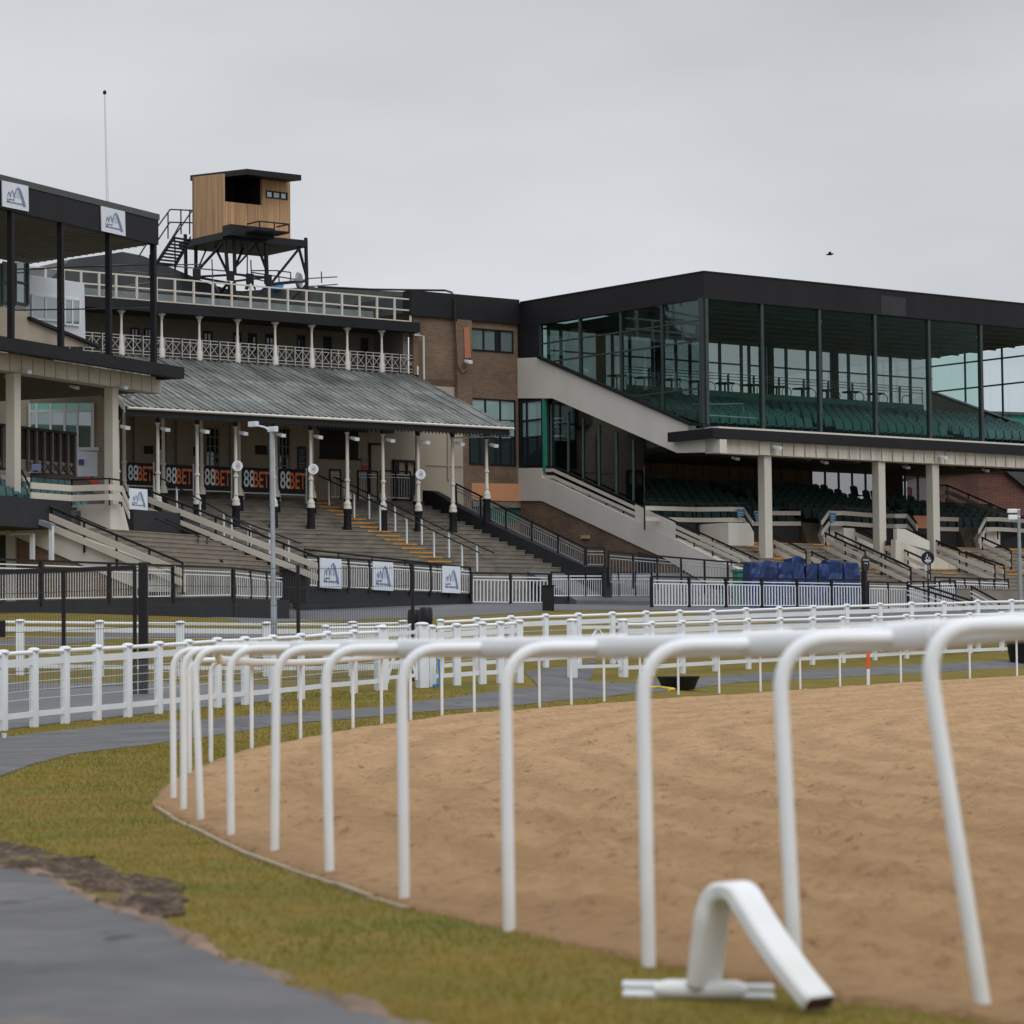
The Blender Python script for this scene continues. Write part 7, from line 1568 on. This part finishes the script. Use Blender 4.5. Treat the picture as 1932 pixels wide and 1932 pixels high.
wall_to_ground('black ramp wall in front of the old terrace', V3(566, 1106, 98.4), V3(888, 1121, 103.3)); wall_to_ground('short return of the black ramp wall', V3(553, 1108, 100), V3(566, 1106, 98.4))
for k0, k1, k2, nm in (((50,18),(312,35),(58,380),'leftmost'),((693,58),(942,75),(697,407),'middle'),((1545,114),(1765,125),(1550,440),'rightmost')):
    u_, v_ = c('N', *k0); Y0 = 98.5 + (u_-577)/310*4.7 - .12; u2, v2 = c('N', *k1); Y1 = 98.5 + (u2-577)/310*4.7 - .12
    logo_board('arch emblem board on the ramp barrier, %s of the three' % nm, V3(u_, v_, Y0), V3(u2, v2, Y1), V3(u_, c('N', *k2)[1], Y0))
a, b = V3(889, 1081, 103), V3(1036, 1083, 104.5); a2, b2 = V3(889, 1138.5, 103), V3(1036, 1140, 104.5)
barrier('bright white picket barrier left of the square bin', [a, b], [a2, b2], 2, pick=.135, wt=.035, pw=.07)
a, b = V3(1040, 1080, 104.2), V3(1229, 1080, 107.3); a2, b2 = V3(1040, 1127, 104.2), V3(1229, 1127, 107.3)
barrier('dark framed barrier right of the square bin', [a, b], [a2, b2], 6, pick=.10, wt=.016, pw=.05); wall_to_ground('low black kerb wall behind the square bin', a2, b2)
bq_ = -11.0; a = F.b(1229, 1088, bq_); b = F.b(1632, 1094, bq_); b = Vector((b.x, b.y, F.b(1632, 1095, bq_).z)); a2 = Vector((a.x, a.y, F.b(1229, 1145, bq_).z)); b2 = F.b(1632, 1146, bq_)
b2 = Vector((b.x, b.y, b2.z))
barrier('long bright picket barrier in front of the blue tarpaulins', [a, b], [a2, b2], 6, pick=.135, wt=.036, pw=.085)
a, b = F.b(1148, 1041, -7.2), F.b(1416, 1064, -7.2); barrier('thin dark barrier below the white side stair', [a, b], [a - Z*1.15, b - Z*1.15], 6, pick=.14, white=False, wt=.014)
# right hand group
a, b = F.b(1638, 1098, -11), F.b(1712, 1100, -11); barrier('pale barrier beside the tall round sign post', [a, b], [a - Z*1.0, b - Z*1.0], 2, pick=.12, wt=.03, white=True)
a, b = F.b(1712, 1098, -11.5), F.b(1802, 1096, -11.5); barrier('barrier behind the descending handrails at right', [a, b], [a - Z*1.05, b - Z*1.05], 3, pick=.10, wt=.028)
a, b = F.b(1764, 1089, -9.6), F.b(1902, 1094, -9.6); barrier('rear barrier at right in front of the ramp wall', [a, b], [a - Z*1.2, b - Z*1.2], 5, pick=.12, wt=.018)
for nm, k0, k1, b_ in (('left', c('I', 1075, 1055), c('I', 1480, 1180), -11.8), ('middle', c('I', 1225, 1065), c('I', 1590, 1185), -11.6), ('right', c('I', 1540, 1062), c('I', 1740, 1172), -11.4)):
    p = F.b(*k0, b_); q = slide(p, -F.n, k1[0]); q.z = at(*k1, q.y).z; par_rail('descending handrail with white bars by the picket barrier, %s one' % nm, p, q, m=WHITED, boards=(.2, .36), bh=.04, step=1.2, group='descending handrails at the lower right', drop_=1.0)
# green boards seen behind the rails
for x0, y0, x1, y1, nm in ((1728,1075,1785,1160,'behind the rear barrier'), (1918,1075,1990,1165,'at the right edge')):
    p = F.b(*c('I', x0, y0), -8.8); q = F.b(*c('I', x1, y1), -8.8); m = MB(); m.box(F, F.loc(p)[0], F.loc(q)[0], -8.8, -8.76, q.z, p.z); tag(m.to('green_board', mat('mint_green_board', (.06, .30, .18), .6), None), 'mint green board ' + nm, 'board')

# ================================================================== TARPAULINS, SIGNS, LAMP ON THE RIGHT APRON
BTARP = mat('blue_tarpaulin', (.004, .018, .085), .42, .45, 2.5, bump=1, bscale=4, rgb2=(.010, .045, .20))
def tarp(u0, u1, vt, Y, label, tall=0):
    p = F.b(u0, vt, -10.1); q = slide(p, Vector((.95, .3, 0)).normalized(), u1); g = gz(p.x, p.y); w = (q-p).length; h = p.z - g; t = bmesh.new(); nx, ny, nz_ = 7, 6, 8
    fr_ = Frame((p.x, p.y), (.95, .3)); me = bpy.data.meshes.new('tarpaulin_covered_stall'); vs = []; fs = []
    prof = [(k/nz_) for k in range(nz_+1)]; ring = [(-.5+i/nx, -.5) for i in range(nx)] + [(.5, -.5+j/ny) for j in range(ny)] + [(.5-i/nx, .5) for i in range(nx)] + [(-.5, .5-j/ny) for j in range(ny)]
    rg = random.Random(int(u0)); sh = rg.random()*50
    for k, f_ in enumerate(prof):
        for (x, y) in ring:
            P = fr_.W(w*(x+.5), .8*(y+.5), g + h*f_); n_ = 1.5*noise.noise(Vector((P.x*3, P.z*2.2+P.y*2, sh))) + .9*noise.noise(Vector((P.x*8, P.z*5, sh))); fl = (1.04 - .08*f_) + .10*n_ ; cx_ = fr_.W(w*.5, .4, P.z)
            P = cx_ + (P-cx_)*fl; P.z += .14*noise.noise(Vector((P.x*3, P.y*3, sh))) * (f_ > .8); vs.append(P - p)
    R_ = len(ring); 
    for k in range(nz_):
        for i in range(R_): fs.append((k*R_+i, k*R_+(i+1) % R_, (k+1)*R_+(i+1) % R_, (k+1)*R_+i))
    top = fr_.W(w*.5, .4, g+h*1.02) - p + Z*.03*rg.random(); vs.append(top); ci = len(vs)-1
    for i in range(R_): fs.append((nz_*R_+i, nz_*R_+(i+1) % R_, ci))
    me.from_pydata([tuple(v) for v in vs], [], fs)
    for pl in me.polygons: pl.use_smooth = i % 2 == 0
    me.materials.append(BTARP); o = bpy.data.objects.new('tarpaulin_covered_stall', me); COL.objects.link(o); o.location = p
    tag(o, label, 'covered stall', 'stalls wrapped in blue tarpaulin'); return o
IT = lambda x0, x1, y: (c('I', x0, 0)[0], c('I', x1, 0)[0], c('I', 0, y)[1])
for (x0, x1, y, nm) in ((-72, 30, 892, 'leftmost'), (20, 120, 885, 'second from left, beside the first column'), (128, 226, 893, 'third from left'), (231, 326, 856, 'tallest one, narrow'), (333, 416, 912, 'lowest one, right of the tallest'), (424, 510, 905, 'third from right'), (505, 605, 880, 'second from right, with a crumpled top'), (612, 720, 900, 'rightmost one')):
    u0, u1, v = IT(x0, x1, y); tarp(u0, u1, v, 107, 'stall wrapped in blue tarpaulin, ' + nm)
u0, v0 = c('H', 1535, 938); u1, v1 = c('H', 1632, 995); p = V3(u0, v0, 107.5); q = V3(u1, v0, 107.5); g = gz(p.x, p.y); fr_ = Frame((p.x, p.y), (1, .2)); w = (q-p).length
t = thing('green_crate', 'dark green crate with pale items left of the blue tarpaulins', 'crate', Vector((p.x, p.y, g))); m = MB(); m.box(fr_, .05, w-.05, 0, .7, g, p.z-.1); m.to('body', GREENP, t, bevel=.01); m = MB(); m.box(fr_, 0, w, -.05, .75, p.z-.099, p.z); m.to('rim', GREENP, t, bevel=.01)
# round signs
def round_sign(u, v, r, Y, vfoot, label, dirv, post_w=.05, big=False):
    p = V3(u, v, Y); d = Vector(dirv).normalized(); x = Vector((-d.y, d.x, 0)); x = x if x.x > 0 else -x
    t = thing('round_sign', label, 'sign', Vector((p.x, p.y, gz(p.x, p.y)))); MB().tube(p - d*.03, p + d*.03, r, 32).to('disc', BLACKP, t); m = MB(); m.beam(p - Z*r*.9 - d*.05, Vector((p.x, p.y, gz(p.x, p.y)-.2)) - d*.05, post_w, post_w, side=x); m.to('post', BLACKP, t)
    return t, p, d, x
t, p, d, x = round_sign(1750.5, 1053, .235, 104, 1105, 'round black sign with white wheelchair symbol on a post', (-.05, -1, 0)); f_ = p + d*.036
def arc(ctr, r, a0, a1, n=14): return [ctr + x*r*math.cos(R(a0+(a1-a0)*k/n)) + Z*r*math.sin(R(a0+(a1-a0)*k/n)) for k in range(n+1)]
m = MB(); m.path(arc(f_ + Z*.005 - x*.01, .062, 120, 380), .011, 6); m.path([f_ - x*.02 + Z*.10, f_ - x*.015 + Z*.035, f_ + x*.045 + Z*.03, f_ + x*.075 - Z*.045, f_ + x*.10 - Z*.035], .011, 6); m.tube(f_ - x*.022 + Z*.125 - d*.002, f_ - x*.022 + Z*.125 + d*.004, .02, 12); m.to('wheelchair_symbol', WPR, t)
m = MB(); m.beam(f_ - x*.12 - Z*.085, f_ + x*.12 - Z*.085, .004, .030); m.beam(f_ - x*.10 - Z*.135, f_ + x*.10 - Z*.135, .004, .026); m.beam(f_ - Z*.165 - x*.005, f_ - Z*.19 - x*.005, .03, .004, side=x); m.to('lettering', WPR, t)
m = MB(); m.beam(p - Z*.22 - x*.10, Vector((p.x, p.y, p.z-.45)) - x*.10, .03, .03, side=x); m.beam(p - Z*.22 - x*.04, Vector((p.x, p.y, p.z-.45)) - x*.04, .03, .03, side=x); m.to('bracket', WHITED, t)
t, p, d, x = round_sign(1632.5, 1063, .30, 102.5, 1145, 'round black sign turned sideways on a thick black post', (.86, -.5, 0), .17); f_ = p + d*.036
put_text('INFORMATION', .075, t, f_ + Z*.12, x, WPR, 1); put_text('THIS WAY', .07, t, f_ - Z*.0, x, WPR, 1)
# lamp pole at the right edge
lq = thing('lamp_post', 'grey lamp post with a pair of white floodlights at the right edge', 'lamp post', drop(V3(1925, 1150, 104))); a = drop(V3(1926, 1150, 104)); b = V3(1921.5, 962, 104)
MB().path([a - Z*.3, a.lerp(b, .5), b], [.075, .07, .055], 12, upref=Vector((1,0,0))).to('pole', GREYM, lq, smooth=True)
for x0, y0, x1, y1 in ((1812,492,1885,530),(1818,535,1886,580)):
    p = V3(*c('I', x0, y0), 103.6); q = V3(*c('I', x1, y1), 103.6); fr_ = Frame((p.x, p.y), (1, 0)); m = MB(); m.box(fr_, 0, q.x-p.x, 0, .18, q.z+.02, p.z-.02); m.box(fr_, (q.x-p.x), (q.x-p.x)+.12, .05, .1, q.z+.12, q.z+.16); m.to('floodlight', WHITE, lq, bevel=.03)
